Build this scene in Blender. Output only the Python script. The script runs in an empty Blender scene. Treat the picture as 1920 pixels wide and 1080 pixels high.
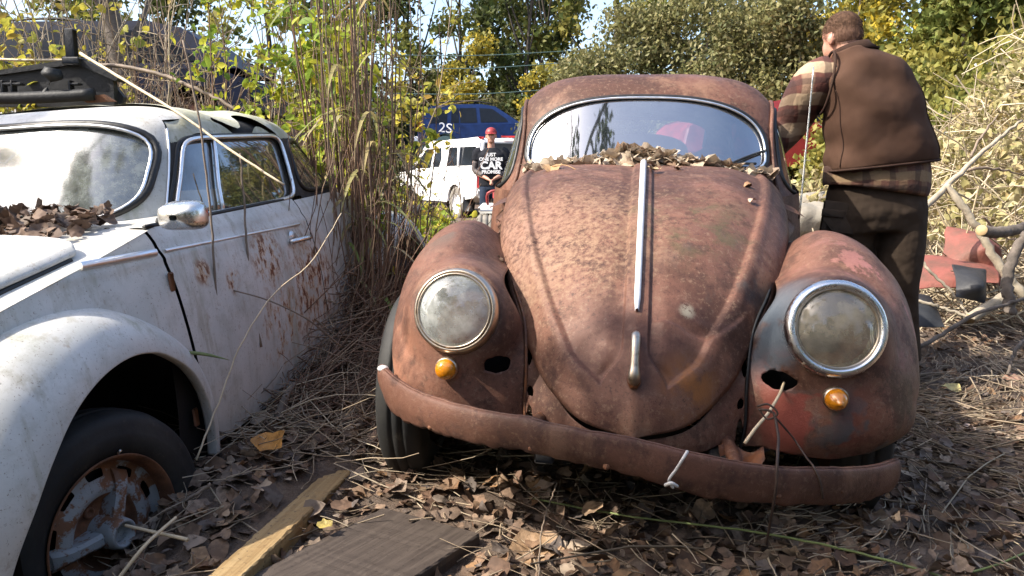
import bpy, math, random
import numpy as np
from mathutils import Matrix, Vector
sc = bpy.context.scene
COL = sc.collection
rng = np.random.default_rng(7)
random.seed(7)
rad = math.radians
A = np.array

# ------------------------------------------------------------ camera, sky, sun, exposure
CAM_H = 1.03; PITCH = rad(8.0); FPX = 1500.0
cam = bpy.data.cameras.new('camera'); cam.lens = 36.0*FPX/1920.0; cam.sensor_width = 36
cam.clip_start = 0.02; cam.clip_end = 2000
camo = bpy.data.objects.new('camera', cam); COL.objects.link(camo)
camo.location = (0, 0, CAM_H); camo.rotation_euler = (rad(90)-PITCH, 0, 0)
sc.camera = camo
SUN_EL, SUN_AZ = 44.0, -108.0      # azimuth of the sun as seen from above, measured from +Y towards +X
sd = Vector((math.sin(rad(SUN_AZ))*math.cos(rad(SUN_EL)), math.cos(rad(SUN_AZ))*math.cos(rad(SUN_EL)), math.sin(rad(SUN_EL))))
w = bpy.data.worlds.new('World'); sc.world = w; w.use_nodes = True
nt = w.node_tree; bg = nt.nodes['Background']; sk = nt.nodes.new('ShaderNodeTexSky')
sk.sky_type = 'NISHITA'; sk.sun_disc = False; sk.sun_elevation = rad(SUN_EL); sk.sun_rotation = rad(SUN_AZ)
sk.dust_density = 3.0; sk.air_density = 0.9; sk.ozone_density = 0.8
nt.links.new(sk.outputs[0], bg.inputs[0]); bg.inputs[1].default_value = 0.15
sl = bpy.data.lights.new('sun', 'SUN'); sl.energy = 3.0; sl.angle = rad(0.53); sl.color = (1, 0.93, 0.82)
slo = bpy.data.objects.new('sun', sl); COL.objects.link(slo)
slo.rotation_euler = sd.to_track_quat('Z', 'Y').to_euler(); slo.location = (0, 0, 30)
sc.view_settings.view_transform = 'Standard'; sc.view_settings.look = 'None'
sc.view_settings.exposure = 1.55; sc.view_settings.gamma = 1.0

def at(u, v, Y):
    """world point on the sight line of photo pixel (u, v) at world distance Y"""
    a = (u-960)/FPX; b = -(v-540)/FPX; c, s = math.cos(PITCH), math.sin(PITCH)
    d = A([a, c+b*s, b*c-s]); k = Y/d[1]
    return A([0, 0, CAM_H])+d*k

# ------------------------------------------------------------ node helpers
class NT:
    def __init__(s, name):
        s.m = bpy.data.materials.new(name); s.m.use_nodes = True; s.t = s.m.node_tree
        s.b = s.t.nodes['Principled BSDF']; s.o = s.t.nodes['Material Output']
        s.tc = s.n('ShaderNodeTexCoord')
    def n(s, k, **kw):
        n = s.t.nodes.new(k)
        for a, b in kw.items(): setattr(n, a, b)
        return n
    def l(s, a, b): s.t.links.new(a, b)
    def noise(s, scale, detail=4, rough=0.6, vec=None, dist=0):
        n = s.n('ShaderNodeTexNoise'); n.inputs['Scale'].default_value = scale
        n.inputs['Detail'].default_value = detail; n.inputs['Roughness'].default_value = rough
        n.inputs['Distortion'].default_value = dist
        s.l(vec or s.tc.outputs['Object'], n.inputs['Vector']); return n.outputs['Fac']
    def ramp(s, fac, lo, hi, a=0.0, b=1.0):
        n = s.n('ShaderNodeMapRange'); n.interpolation_type = 'SMOOTHSTEP'
        n.inputs['From Min'].default_value = lo; n.inputs['From Max'].default_value = hi
        n.inputs['To Min'].default_value = a; n.inputs['To Max'].default_value = b
        s.l(fac, n.inputs['Value']); return n.outputs['Result']
    def math(s, op, a, b=None):
        n = s.n('ShaderNodeMath', operation=op)
        for i, x in enumerate((a, b)):
            if x is None: continue
            if isinstance(x, (int, float)): n.inputs[i].default_value = x
            else: s.l(x, n.inputs[i])
        return n.outputs[0]
    def mix(s, fac, a, b):
        n = s.n('ShaderNodeMix', data_type='RGBA')
        for k, x in ((0, fac), (6, a), (7, b)):
            if isinstance(x, (int, float)): n.inputs[k].default_value = x
            elif isinstance(x, tuple): n.inputs[k].default_value = (*x[:3], 1)
            else: s.l(x, n.inputs[k])
        return n.outputs[2]
    def mapping(s, scale, vec=None, rot=(0,0,0)):
        n = s.n('ShaderNodeMapping'); n.inputs['Scale'].default_value = scale; n.inputs['Rotation'].default_value = rot
        s.l(vec or s.tc.outputs['Object'], n.inputs['Vector']); return n.outputs[0]
    def near(s, p, r0, r1):
        """1 within r0 of the object-space point p, 0 beyond r1"""
        n = s.n('ShaderNodeVectorMath', operation='DISTANCE'); s.l(s.tc.outputs['Object'], n.inputs[0]); n.inputs[1].default_value = p
        return s.ramp(n.outputs['Value'], r0, r1, 1.0, 0.0)
    def bump(s, fac, strength, dist=0.01):
        n = s.n('ShaderNodeBump'); n.inputs['Strength'].default_value = strength; n.inputs['Distance'].default_value = dist
        s.l(fac, n.inputs['Height'])
        if s.b.inputs['Normal'].is_linked: s.l(s.b.inputs['Normal'].links[0].from_socket, n.inputs['Normal'])
        s.l(n.outputs[0], s.b.inputs['Normal'])
    def set(s, rough=0.5, metal=0.0, col=None, **kw):
        for k, x in (('Roughness', rough), ('Metallic', metal), ('Base Color', col)):
            if x is None: continue
            if isinstance(x, (int, float)): s.b.inputs[k].default_value = x
            elif isinstance(x, tuple): s.b.inputs[k].default_value = (*x[:3], 1)
            else: s.l(x, s.b.inputs[k])
        for k, x in kw.items(): s.b.inputs[k.replace('_', ' ')].default_value = x

def simple(name, col, rough=0.5, metal=0.0, vary=0.35, scale=8, bump=0.2, bscale=40, col2=None, **kw):
    t = NT(name)
    f = t.ramp(t.noise(scale, 5, .65), .3, .7)
    c2 = col2 or tuple(x*(1-vary) for x in col)
    t.set(rough, metal, t.mix(f, c2, col), **kw)
    if bump: t.bump(t.noise(bscale, 4), bump)
    return t.m

M = {}
def rust_material(name, tint=1.0, speck=1.0):
    t = NT(name)
    big = t.noise(2.6, 5, .6, dist=.6); mid = t.noise(11, 8, .72); fine = t.noise(60, 8, .8); vf = t.noise(200, 4, .75)
    c = t.mix(t.ramp(big, .38, .62), (.082*tint, .038*tint, .025*tint), (.172*tint, .080*tint, .053*tint))
    c = t.mix(t.ramp(mid, .50, .62, 0, .7), c, (.060*tint, .030*tint, .023*tint))
    c = t.mix(t.ramp(t.noise(5, 6, .7, t.mapping((1, 1, .35))), .54, .68, 0, .65), c, (.235*tint, .130*tint, .082*tint))
    c = t.mix(t.ramp(fine, .54, .60, 0, .6*speck), c, (.235, .150, .10))
    c = t.mix(t.ramp(fine, .38, .44, .75*speck, 0), c, (.042, .020, .015))
    c = t.mix(t.ramp(vf, .60, .66, 0, .65*speck), c, (.036, .017, .012))
    return t, c, mid, fine, vf
def finish_rust(t, c, mid, fine, vf):
    r = t.ramp(mid, .3, .7, .42, .68)
    t.set(r, .0, c, Specular_IOR_Level=.28); t.bump(fine, .45, .004); t.bump(vf, .35, .002)
    return t.m
t, c, a1, a2, a3 = rust_material('rusty_hood_paint', .98)
c = t.mix(t.math('MULTIPLY', t.near((.03, -.53, .60), .05, .30), t.ramp(a1, .35, .6, .2, .8)), c, (.085, .037, .027))  # lower hood darkened in the colour to stand in for shade
c = t.mix(t.math('MULTIPLY', t.near((.155, -.61, .53), .02, .13), t.ramp(a1, .4, .6)), c, (.26, .105, .035))
c = t.mix(t.math('MULTIPLY', t.near((-.25, -.2, .9), .1, .45), t.ramp(a2, .42, .6, 0, .8)), c, (.30, .19, .115))
c = t.mix(t.math('MULTIPLY', t.near((.135, -.475, .70), .010, .034), t.ramp(a2, .42, .5)), c, (.42, .37, .27))
c = t.mix(t.math('MULTIPLY', t.near((.16, -.15, .88), .05, .30), t.ramp(t.noise(7, 6, .7), .45, .62, 0, .8)), c, (.085, .075, .035))
c = t.mix(t.math('MULTIPLY', t.near((.24, -.30, .78), .03, .22), t.ramp(t.noise(6, 6, .7, t.mapping((1, .4, 1))), .5, .62, 0, .8)), c, (.060, .058, .052))
c = t.mix(t.math('MULTIPLY', t.near((-.40, -.1, .82), .03, .35), t.ramp(a2, .45, .55, 0, .7)), c, (.25, .14, .10))
M['rust_hood'] = finish_rust(t, c, a1, a2, a3)
t, c, a1, a2, a3 = rust_material('rusty_body_paint', .98, .9)
M['rust_body'] = finish_rust(t, c, a1, a2, a3)
t, c, a1, a2, a3 = rust_material('rusty_right_fender_paint', .98, .8)
n1 = t.noise(6, 4, .6, dist=.5)
c = t.mix(t.math('MULTIPLY', t.near((.40, -.44, .64), .06, .19), t.ramp(n1, .38, .5)), c, (.085, .105, .125))
c = t.mix(t.math('MULTIPLY', t.near((.43, -.50, .45), .04, .20), t.ramp(n1, .48, .56)), c, (.20, .05, .035))
c = t.mix(t.math('MULTIPLY', t.near((.55, -.48, .40), .03, .18), t.ramp(t.noise(9, 3), .52, .6)), c, (.07, .08, .085))
c = t.mix(t.math('MULTIPLY', t.near((.62, -.38, .45), .03, .24), t.ramp(t.noise(4, 3), .45, .62)), c, (.11, .095, .05))
c = t.mix(t.math('MULTIPLY', t.near((.66, -.25, .68), .03, .30), t.ramp(t.noise(13, 5, .7, t.mapping((1, 1, .3))), .52, .60)), c, (.40, .17, .15))
M['rust_fender_r'] = finish_rust(t, c, a1, a2, a3)
t, c, a1, a2, a3 = rust_material('rusty_left_fender_paint', 1.0, .8)
n1 = t.noise(5, 4, .6, dist=.5)
c = t.mix(t.math('MULTIPLY', t.near((-.64, -.42, .50), .05, .22), t.ramp(n1, .4, .55, 0, .85)), c, (.34, .16, .10))
c = t.mix(t.math('MULTIPLY', t.near((-.60, -.15, .88), .05, .20), t.ramp(n1, .5, .58)), c, (.12, .08, .06))
M['rust_fender_l'] = finish_rust(t, c, a1, a2, a3)
t, c, a1, a2, a3 = rust_material('rusty_bumper_steel', .80, .45)
M['rust_bumper'] = finish_rust(t, c, a1, a2, a3)
t, c, a1, a2, a3 = rust_material('bare_rust', .8, 1.2)
c = t.mix(t.ramp(a1, .45, .6), c, (.20, .075, .03))
M['rust_dark'] = finish_rust(t, c, a1, a2, a3)

def white_paint():
    t = NT('weathered_white_paint')
    n1 = t.noise(4, 5, .6); sp = t.noise(120, 4, .8); bl = t.noise(24, 5, .7, t.mapping((1, 1, .5)))
    st = t.noise(16, 5, .7, t.mapping((1, 1, .12)))
    c = t.mix(t.ramp(n1, .35, .7), (.62, .60, .56), (.50, .50, .465))
    c = t.mix(t.ramp(t.noise(9, 7, .75), .48, .66, 0, .45), c, (.38, .36, .30))
    c = t.mix(t.ramp(st, .52, .70, 0, .60), c, (.33, .30, .22))
    c = t.mix(t.ramp(t.noise(7, 6, .7, t.mapping((1, 1, .2))), .56, .70, 0, .5), c, (.26, .27, .17))
    c = t.mix(t.ramp(sp, .60, .66, 0, .8), c, (.17, .12, .08))
    c = t.mix(t.ramp(bl, .60, .68, 0, .55), c, (.36, .29, .22))
    # rust eaten patches on the door
    for p, r, lo in (((.70, .95, .84), .16, .50), ((.71, 1.32, .66), .34, .50), ((.72, .98, .56), .22, .55), ((.70, .52, .86), .06, .45), ((.71, .68, .80), .06, .52), ((.6, .40, .96), .07, .42)):
        m = t.near(p, r*.3, r)
        nn = t.noise(38, 5, .7, t.mapping((1, 1, .55)))
        c = t.mix(t.math('MULTIPLY', m, t.ramp(nn, lo-.06, lo+.03, 0, .75)), c, (.50, .30, .15))
        c = t.mix(t.math('MULTIPLY', m, t.ramp(nn, lo+.03, lo+.07)), c, (.15, .045, .02))
    t.set(t.ramp(n1, .3, .7, .35, .55), 0, c, Specular_IOR_Level=.4); t.bump(sp, .08, .002); t.bump(t.noise(3, 2), .15, .02)
    return t.m
M['white'] = white_paint()
M['white_far'] = simple('dusty_white_paint', (.78, .78, .77), .4, vary=.08, bump=.05)
M['blue_far'] = simple('dark_blue_car_paint', (.010, .027, .105), .28, vary=.3, bump=.05, Specular_IOR_Level=.3)
M['navy_far'] = simple('navy_car_paint', (.003, .006, .022), .4, vary=.3, bump=.05, Specular_IOR_Level=.15)
M['red_far'] = simple('faded_red_car_paint', (.34, .035, .035), .5, vary=.5, scale=3)
M['teal'] = simple('teal_container_steel', (.05, .10, .11), .6, vary=.5, scale=3)
def tyre_mat():
    t = NT('cracked_tyre_rubber')
    c = t.mix(t.ramp(t.noise(6, 5), .35, .7), (.016, .017, .018), (.035, .034, .032))
    c = t.mix(t.ramp(t.noise(20, 5, .7), .6, .75, 0, .5), c, (.10, .085, .065))
    t.set(.62, 0, c, Specular_IOR_Level=.25); t.bump(t.noise(60, 4), .25, .004)
    return t.m
M['tyre'] = tyre_mat()
M['dusty_tyre'] = simple('dusty_tyre_rubber', (.22, .20, .17), .9, vary=.4)
M['black'] = simple('black_rubber_seal', (.012, .012, .012), .5, vary=.3)
M['dark'] = simple('dark_underbody', (.012, .010, .009), .9, vary=.4)
M['plastic'] = simple('dusty_black_plastic', (.035, .036, .038), .55, vary=.45, scale=5, bump=.3, Specular_IOR_Level=.25)
def chrome(name, base=(.75, .74, .72), r=.16, dirt=.35):
    t = NT(name); n = t.noise(22, 5, .7)
    c = t.mix(t.ramp(n, .52, .72, 0, dirt), base, (.22, .16, .10))
    t.set(t.ramp(n, .4, .7, r, .5), 1.0, c); t.bump(t.noise(50, 3), .06, .002); return t.m
M['chrome'] = chrome('pitted_chrome')
M['chrome_clean'] = chrome('dulled_chrome', (.72, .71, .68), .24, .35)
M['trim'] = chrome('aluminium_trim', (.85, .85, .85), .28, .15)
M['rusty_chrome'] = chrome('rust_spotted_chrome', (.55, .46, .36), .3, .95)
def glass_mat(name, tint=(.55, .62, .62), refl=.30, dirt=.14, dcol=(.42, .45, .43), rough=.03, dscale=7):
    t = NT(name); t.t.nodes.remove(t.b)
    tr = t.n('ShaderNodeBsdfTransparent'); tr.inputs[0].default_value = (*tint, 1)
    gl = t.n('ShaderNodeBsdfGlossy'); gl.inputs[0].default_value = (.95, .97, 1, 1); gl.inputs['Roughness'].default_value = rough
    df = t.n('ShaderNodeBsdfDiffuse'); df.inputs[0].default_value = (*dcol, 1)
    lw = t.n('ShaderNodeLayerWeight'); lw.inputs[0].default_value = .35
    f = t.ramp(lw.outputs['Facing'], 0.0, 1.0, refl, min(1, refl+.55))
    m1 = t.n('ShaderNodeMixShader'); t.l(f, m1.inputs[0]); t.l(tr.outputs[0], m1.inputs[1]); t.l(gl.outputs[0], m1.inputs[2])
    m2 = t.n('ShaderNodeMixShader'); d = t.ramp(t.noise(dscale, 6, .7), .3, .75, dirt*.4, dirt*1.8)
    t.l(d, m2.inputs[0]); t.l(m1.outputs[0], m2.inputs[1]); t.l(df.outputs[0], m2.inputs[2])
    t.l(m2.outputs[0], t.o.inputs[0]); return t.m
M['glass_rust'] = glass_mat('dusty_windscreen_glass', (.42, .48, .52), .34, .05, (.30, .36, .42))
M['glass_white'] = glass_mat('fogged_windscreen_glass', (.42, .47, .48), .17, .24, (.42, .46, .43), .10, 22)
M['glass_side'] = glass_mat('grimy_side_glass', (.30, .30, .26), .16, .25, (.16, .15, .12))
M['glass_dark'] = glass_mat('tinted_car_glass', (.05, .055, .06), .10, .03, (.1, .1, .1), .15)
def lens_mat(name, warm):
    t = NT(name)
    w_ = t.n('ShaderNodeTexWave'); w_.wave_type = 'BANDS'; w_.bands_direction = 'X'; w_.inputs['Scale'].default_value = 42
    t.l(t.tc.outputs['Object'], w_.inputs['Vector'])
    n = t.noise(9, 5, .7)
    c = t.mix(t.ramp(n, .4, .7), (.36, .38, .37), warm)
    t.set(.22, .55, c, Coat_Weight=1.0, Coat_Roughness=.04); t.bump(w_.outputs[0], .12, .003)
    return t.m
def reflector():
    t = NT('tarnished_headlight_reflector'); w_ = t.n('ShaderNodeTexWave'); w_.wave_type = 'BANDS'; w_.bands_direction = 'X'; w_.inputs['Scale'].default_value = 38; t.l(t.tc.outputs['Object'], w_.inputs['Vector'])
    n = t.noise(13, 6, .7); c = t.mix(t.ramp(n, .42, .68), (.92, .93, .90), (.60, .56, .44)); t.set(.26, .75, c); t.bump(w_.outputs[0], .9, .012); return t.m
M['reflector'] = reflector()
M['lens_l'] = lens_mat('clouded_headlight_glass', (.26, .26, .22))
M['lens_r'] = lens_mat('stained_headlight_glass', (.40, .31, .16))
t = NT('amber_lens'); t.set(.12, 0, (.85, .30, .01), Transmission_Weight=.35, Coat_Weight=1.0)
t.bump(t.noise(30, 2), .05); M['amber'] = t.m
M['red_lens'] = simple('red_lamp_lens', (.5, .02, .015), .2, vary=.2)
def vinyl():
    t = NT('stained_cream_vinyl'); n = t.noise(7, 6, .7); n2 = t.noise(30, 5, .7)
    c = t.mix(t.ramp(n, .35, .65), (.52, .50, .42), (.34, .33, .22))
    c = t.mix(t.ramp(n2, .55, .7, 0, .7), c, (.16, .16, .08)); t.set(.75, 0, c); t.bump(n2, .3, .006); return t.m
M['vinyl'] = vinyl()
M['seat'] = simple('pale_pink_dome', (.40, .31, .28), .7, vary=.3)
M['grey_int'] = simple('grey_interior', (.09, .09, .09), .8)
def rim_mat():
    t = NT('flaking_wheel_paint'); n = t.noise(14, 6, .75); f = t.noise(70, 4, .8)
    c = t.mix(t.ramp(n, .48, .56), (.27, .29, .30), (.17, .075, .035))
    c = t.mix(t.ramp(f, .6, .66, 0, .8), c, (.05, .03, .02)); t.set(.6, .1, c); t.bump(n, .4, .006); return t.m
M['rim'] = rim_mat()
M['rimrust'] = simple('rusted_wheel_rim', (.20, .085, .04), .8, vary=.6, scale=12, bump=.4)

# ------------------------------------------------------------ mesh helpers
def mesh_obj(name, V, F, mat, parent=None, smooth=True, mats=None, fm=None):
    me = bpy.data.meshes.new(name)
    V = np.asarray(V, dtype=np.float64)
    if isinstance(F, np.ndarray):
        n, k = F.shape
        me.vertices.add(len(V)); me.vertices.foreach_set('co', V.ravel())
        me.loops.add(n*k); me.loops.foreach_set('vertex_index', F.ravel().astype(np.int32))
        me.polygons.add(n); me.polygons.foreach_set('loop_start', np.arange(0, n*k, k, dtype=np.int32))
        me.polygons.foreach_set('loop_total', np.full(n, k, dtype=np.int32)); me.update(calc_edges=True)
    else:
        me.from_pydata([tuple(v) for v in V], [], [tuple(int(i) for i in f) for f in F]); me.update()
    for m_ in (mats or [mat]): me.materials.append(m_)
    if fm is not None: me.polygons.foreach_set('material_index', np.asarray(fm, dtype=np.int32))
    if smooth: me.polygons.foreach_set('use_smooth', np.ones(len(me.polygons), dtype=bool))
    o = bpy.data.objects.new(name, me); COL.objects.link(o)
    if parent is not None: o.parent = parent
    return o
def tag(o, label=None, cat=None, group=None, kind=None):
    if label: o['label'] = label
    if cat: o['category'] = cat
    if group: o['group'] = group
    if kind: o['kind'] = kind
    return o
def empty(name, M4=None, loc=None, rz=0, label=None, cat=None, group=None):
    o = bpy.data.objects.new(name, None); COL.objects.link(o); o.empty_display_size = .1
    o.matrix_world = M4 if M4 is not None else (Matrix.Translation(Vector([float(q) for q in loc])) @ Matrix.Rotation(rz, 4, 'Z'))
    return tag(o, label, cat, group)
class MB:
    def __init__(s): s.V = []; s.F = []; s.n = 0
    def add(s, V, F):
        V = np.asarray(V, float); s.V.append(V)
        if isinstance(F, np.ndarray): F = F.tolist()
        s.F += [[i+s.n for i in f] for f in F]; s.n += len(V); return s
    def build(s, name, mat, parent=None, smooth=True):
        return mesh_obj(name, np.concatenate(s.V), s.F, mat, parent, smooth)
def grid(P, closed_u=False, flip=False):
    """P: (nu, nv, 3) array -> verts, quads"""
    nu, nv = P.shape[:2]
    I = np.arange(nu*nv).reshape(nu, nv)
    if closed_u: I = np.vstack([I, I[:1]])
    F = np.stack([I[:-1, :-1], I[1:, :-1], I[1:, 1:], I[:-1, 1:]], -1).reshape(-1, 4)
    if flip: F = F[:, ::-1]
    return P.reshape(-1, 3), F
def interp(x, xs, ys):
    """monotone-ish smooth interpolation through keys (cubic hermite)"""
    xs = A(xs, dtype=float); ys = A(ys, dtype=float); x = np.clip(x, xs[0], xs[-1])
    if ys.ndim == 1: ys = ys[:, None]; flat = True
    else: flat = False
    h = np.diff(xs); dl = np.diff(ys, axis=0)/h[:, None]
    m = np.zeros_like(ys); m[0] = dl[0]; m[-1] = dl[-1]
    m[1:-1] = (dl[:-1]*h[1:, None]+dl[1:]*h[:-1, None])/(h[1:]+h[:-1])[:, None]
    i = np.clip(np.searchsorted(xs, x, side='right')-1, 0, len(xs)-2)
    t = ((x-xs[i])/h[i])[..., None]; hh = h[i][..., None]
    r = (2*t**3-3*t**2+1)*ys[i]+(t**3-2*t**2+t)*hh*m[i]+(-2*t**3+3*t**2)*ys[i+1]+(t**3-t**2)*hh*m[i+1]
    return r[..., 0] if flat else r
def sm(x, a, b):
    t = np.clip((np.asarray(x, float)-a)/(b-a), 0, 1); return t*t*(3-2*t)
def clip_mesh(V, F, val):
    """keep the part of a mesh where val >= 0, cutting faces exactly"""
    V = list(map(tuple, V)); out = []; cut = {}
    for f in F:
        s = [val[i] for i in f]
        if min(s) >= 0: out.append([int(i) for i in f]); continue
        if max(s) < 0: continue
        g = []
        n = len(f)
        for k in range(n):
            i, j = int(f[k]), int(f[(k+1) % n]); a, b = val[i], val[j]
            if a >= 0: g.append(i)
            if (a >= 0) != (b >= 0):
                e = (min(i, j), max(i, j))
                if e not in cut:
                    t = a/(a-b); p = A(V[i])*(1-t)+A(V[j])*t; cut[e] = len(V); V.append(tuple(p))
                g.append(cut[e])
        if len(g) >= 3: out.append(g)
    used = sorted({i for f in out for i in f}); mp = {i: k for k, i in enumerate(used)}
    return A([V[i] for i in used]), [[mp[i] for i in f] for f in out]
def resample(P, n):
    P = np.asarray(P, float); d = np.r_[0, np.cumsum(np.linalg.norm(np.diff(P, axis=0), axis=1))]
    return interp(np.linspace(0, d[-1], n), d+np.arange(len(d))*1e-9, P)
def tube(P, r, n=8, closed=False, caps=True, squash=None):
    """tube along a path; r scalar or per-point"""
    P = np.asarray(P, float); m = len(P); r = np.broadcast_to(np.asarray(r, float), (m,))
    if closed: T = np.roll(P, -1, 0)-np.roll(P, 1, 0)
    else:
        T = np.gradient(P, axis=0)
    T /= np.linalg.norm(T, axis=1)[:, None]+1e-12
    up = A([0, 0, 1.]) if abs(T[0][2]) < .9 else A([1., 0, 0])
    N = np.zeros_like(P); v = up-T[0]*T[0].dot(up); N[0] = v/np.linalg.norm(v)
    for i in range(1, m):
        v = N[i-1]-T[i]*T[i].dot(N[i-1]); N[i] = v/(np.linalg.norm(v)+1e-12)
    B = np.cross(T, N); a = np.arange(n)*2*np.pi/n
    ring = P[:, None]+r[:, None, None]*(np.cos(a)[None, :, None]*N[:, None]+np.sin(a)[None, :, None]*B[:, None]*(squash or 1))
    V = ring.reshape(-1, 3); I = np.arange(m*n).reshape(m, n); J = np.roll(I, -1, 1)
    if closed: F = np.stack([I, J, np.roll(J, -1, 0), np.roll(I, -1, 0)], -1).reshape(-1, 4).tolist()
    else:
        F = np.stack([I[:-1], J[:-1], J[1:], I[1:]], -1).reshape(-1, 4).tolist()
        if caps: F += [I[0][::-1].tolist(), I[-1].tolist()]
    return V, F
def lathe(prof, n=48, axis='x', close=False):
    """prof: (r, h) pairs; revolves round the axis"""
    prof = A(prof, dtype=float); a = np.arange(n)*2*np.pi/n
    r = prof[:, 0][None]*np.ones((n, 1)); h = prof[:, 1][None]*np.ones((n, 1))
    c = np.cos(a)[:, None]*r; s = np.sin(a)[:, None]*r
    if axis == 'x': P = np.stack([h, c, s], -1)
    elif axis == 'z': P = np.stack([c, s, h], -1)
    else: P = np.stack([s, h, c], -1)
    return grid(P, closed_u=True)
def box(c, s, rot=None, bev=0.0):
    """box with chamfered edges (a real bevel when bev > 0)"""
    c = A(c, dtype=float); s = A(s, dtype=float)/2
    if bev <= 0:
        V = A([[x, y, z] for x in (-1, 1) for y in (-1, 1) for z in (-1, 1)])*s
        F = [[0, 1, 3, 2], [4, 6, 7, 5], [0, 4, 5, 1], [2, 3, 7, 6], [0, 2, 6, 4], [1, 5, 7, 3]]
    else:
        V = []; idx = {}
        for x in (-1, 1):
            for y in (-1, 1):
                for z in (-1, 1):
                    for k in range(3):
                        p = A([x, y, z])*s; q = A([x, y, z])*bev
                        for j in range(3):
                            if j != k: p[j] -= q[j]
                        idx[(x, y, z, k)] = len(V); V.append(p)
        V = A(V); F = []
        for k in range(3):
            i, j = (k+1) % 3, (k+2) % 3
            for sg in (-1, 1):
                f = []
                for a_, b_ in ((-1, -1), (1, -1), (1, 1), (-1, 1)):
                    q = [0, 0, 0]; q[k] = sg; q[i] = a_; q[j] = b_; f.append(idx[(*q, k)])
                F.append(f if sg > 0 else f[::-1])
                f2 = sg
            for a_ in (-1, 1):
                for b_ in (-1, 1):
                    q0 = [0, 0, 0]; q1 = [0, 0, 0]
                    q0[i] = q1[i] = a_; q0[j] = q1[j] = b_; q0[k] = -1; q1[k] = 1
                    F.append([idx[(*q0, i)], idx[(*q1, i)], idx[(*q1, j)], idx[(*q0, j)]])
        for x in (-1, 1):
            for y in (-1, 1):
                for z in (-1, 1): F.append([idx[(x, y, z, k)] for k in range(3)])
    if rot is not None: V = V @ A(rot).T
    return V+c, F
def rotm(ax, ang):
    return A(Matrix.Rotation(ang, 3, ax))
def vnoise(P, scale, seed=0):
    """cheap smooth 3-D value noise in [-1, 1]"""
    P = np.asarray(P, float)*scale; i = np.floor(P).astype(np.int64); f = P-i; f = f*f*(3-2*f)
    def h(a):
        n = a[..., 0]*374761393+a[..., 1]*668265263+a[..., 2]*2147483647+seed*974711
        n = (n ^ (n >> 13))*1274126177; n = n & 0x7fffffff
        return ((n ^ (n >> 16)) & 0xffff)/32767.5-1
    r = 0
    for dx in (0, 1):
        for dy in (0, 1):
            for dz in (0, 1):
                wgt = (f[..., 0] if dx else 1-f[..., 0])*(f[..., 1] if dy else 1-f[..., 1])*(f[..., 2] if dz else 1-f[..., 2])
                r = r+wgt*h(i+A([dx, dy, dz]))
    return r
def pose(tx, ty, tz, yaw, pit, rol):
    m_ = Matrix.Rotation(rad(yaw), 4, 'Z') @ Matrix.Rotation(rad(pit), 4, 'X') @ Matrix.Rotation(rad(rol), 4, 'Y')
    return Matrix.Translation((tx, ty, tz)) @ m_
def text_obj(name, body, size, mat, parent, M4, extrude=.002, font_scale_x=1.0, bold=0.0):
    cu = bpy.data.curves.new(name, 'FONT'); cu.body = body; cu.size = size; cu.extrude = extrude
    cu.align_x = 'CENTER'; cu.align_y = 'CENTER'; cu.offset = bold
    tmp = bpy.data.objects.new(name+'_tmp', cu); COL.objects.link(tmp)
    me = bpy.data.meshes.new_from_object(tmp.evaluated_get(bpy.context.evaluated_depsgraph_get()))
    bpy.data.objects.remove(tmp); bpy.data.curves.remove(cu)
    me.materials.clear(); me.materials.append(mat); me.transform(Matrix.Scale(font_scale_x, 4, (1, 0, 0)))
    me.name = name
    o = bpy.data.objects.new(name, me); COL.objects.link(o); o.parent = parent; o.matrix_local = M4
    return o

M['strip'] = simple('weathered_white_metal_strip', (.72, .71, .70), .38, .25, vary=.15, scale=30, bump=.05)

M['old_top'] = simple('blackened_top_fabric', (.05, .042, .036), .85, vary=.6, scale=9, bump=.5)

M['lens_l'] = glass_mat('clouded_headlight_glass', (.80, .84, .82), .08, .30, (.66, .68, .64), .05, 9)
M['lens_r'] = glass_mat('stained_headlight_glass', (.82, .80, .70), .08, .30, (.66, .58, .42), .05, 9)
M['vine_dark'] = simple('dark_dry_vine', (.055, .032, .022), .7, vary=.4, scale=30, bump=.3)
M['mirror_bright_paint'] = simple('mirror_painted_reflection', (.75, .80, .72), .25, .2, vary=.3, scale=30, bump=0)  # pale green-white colour imitates the bright reflection in the inside mirror

M['glass_dark'] = simple('tinted_far_glass', (.010, .012, .016), .12, vary=.3, bump=0, Specular_IOR_Level=.25)
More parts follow.
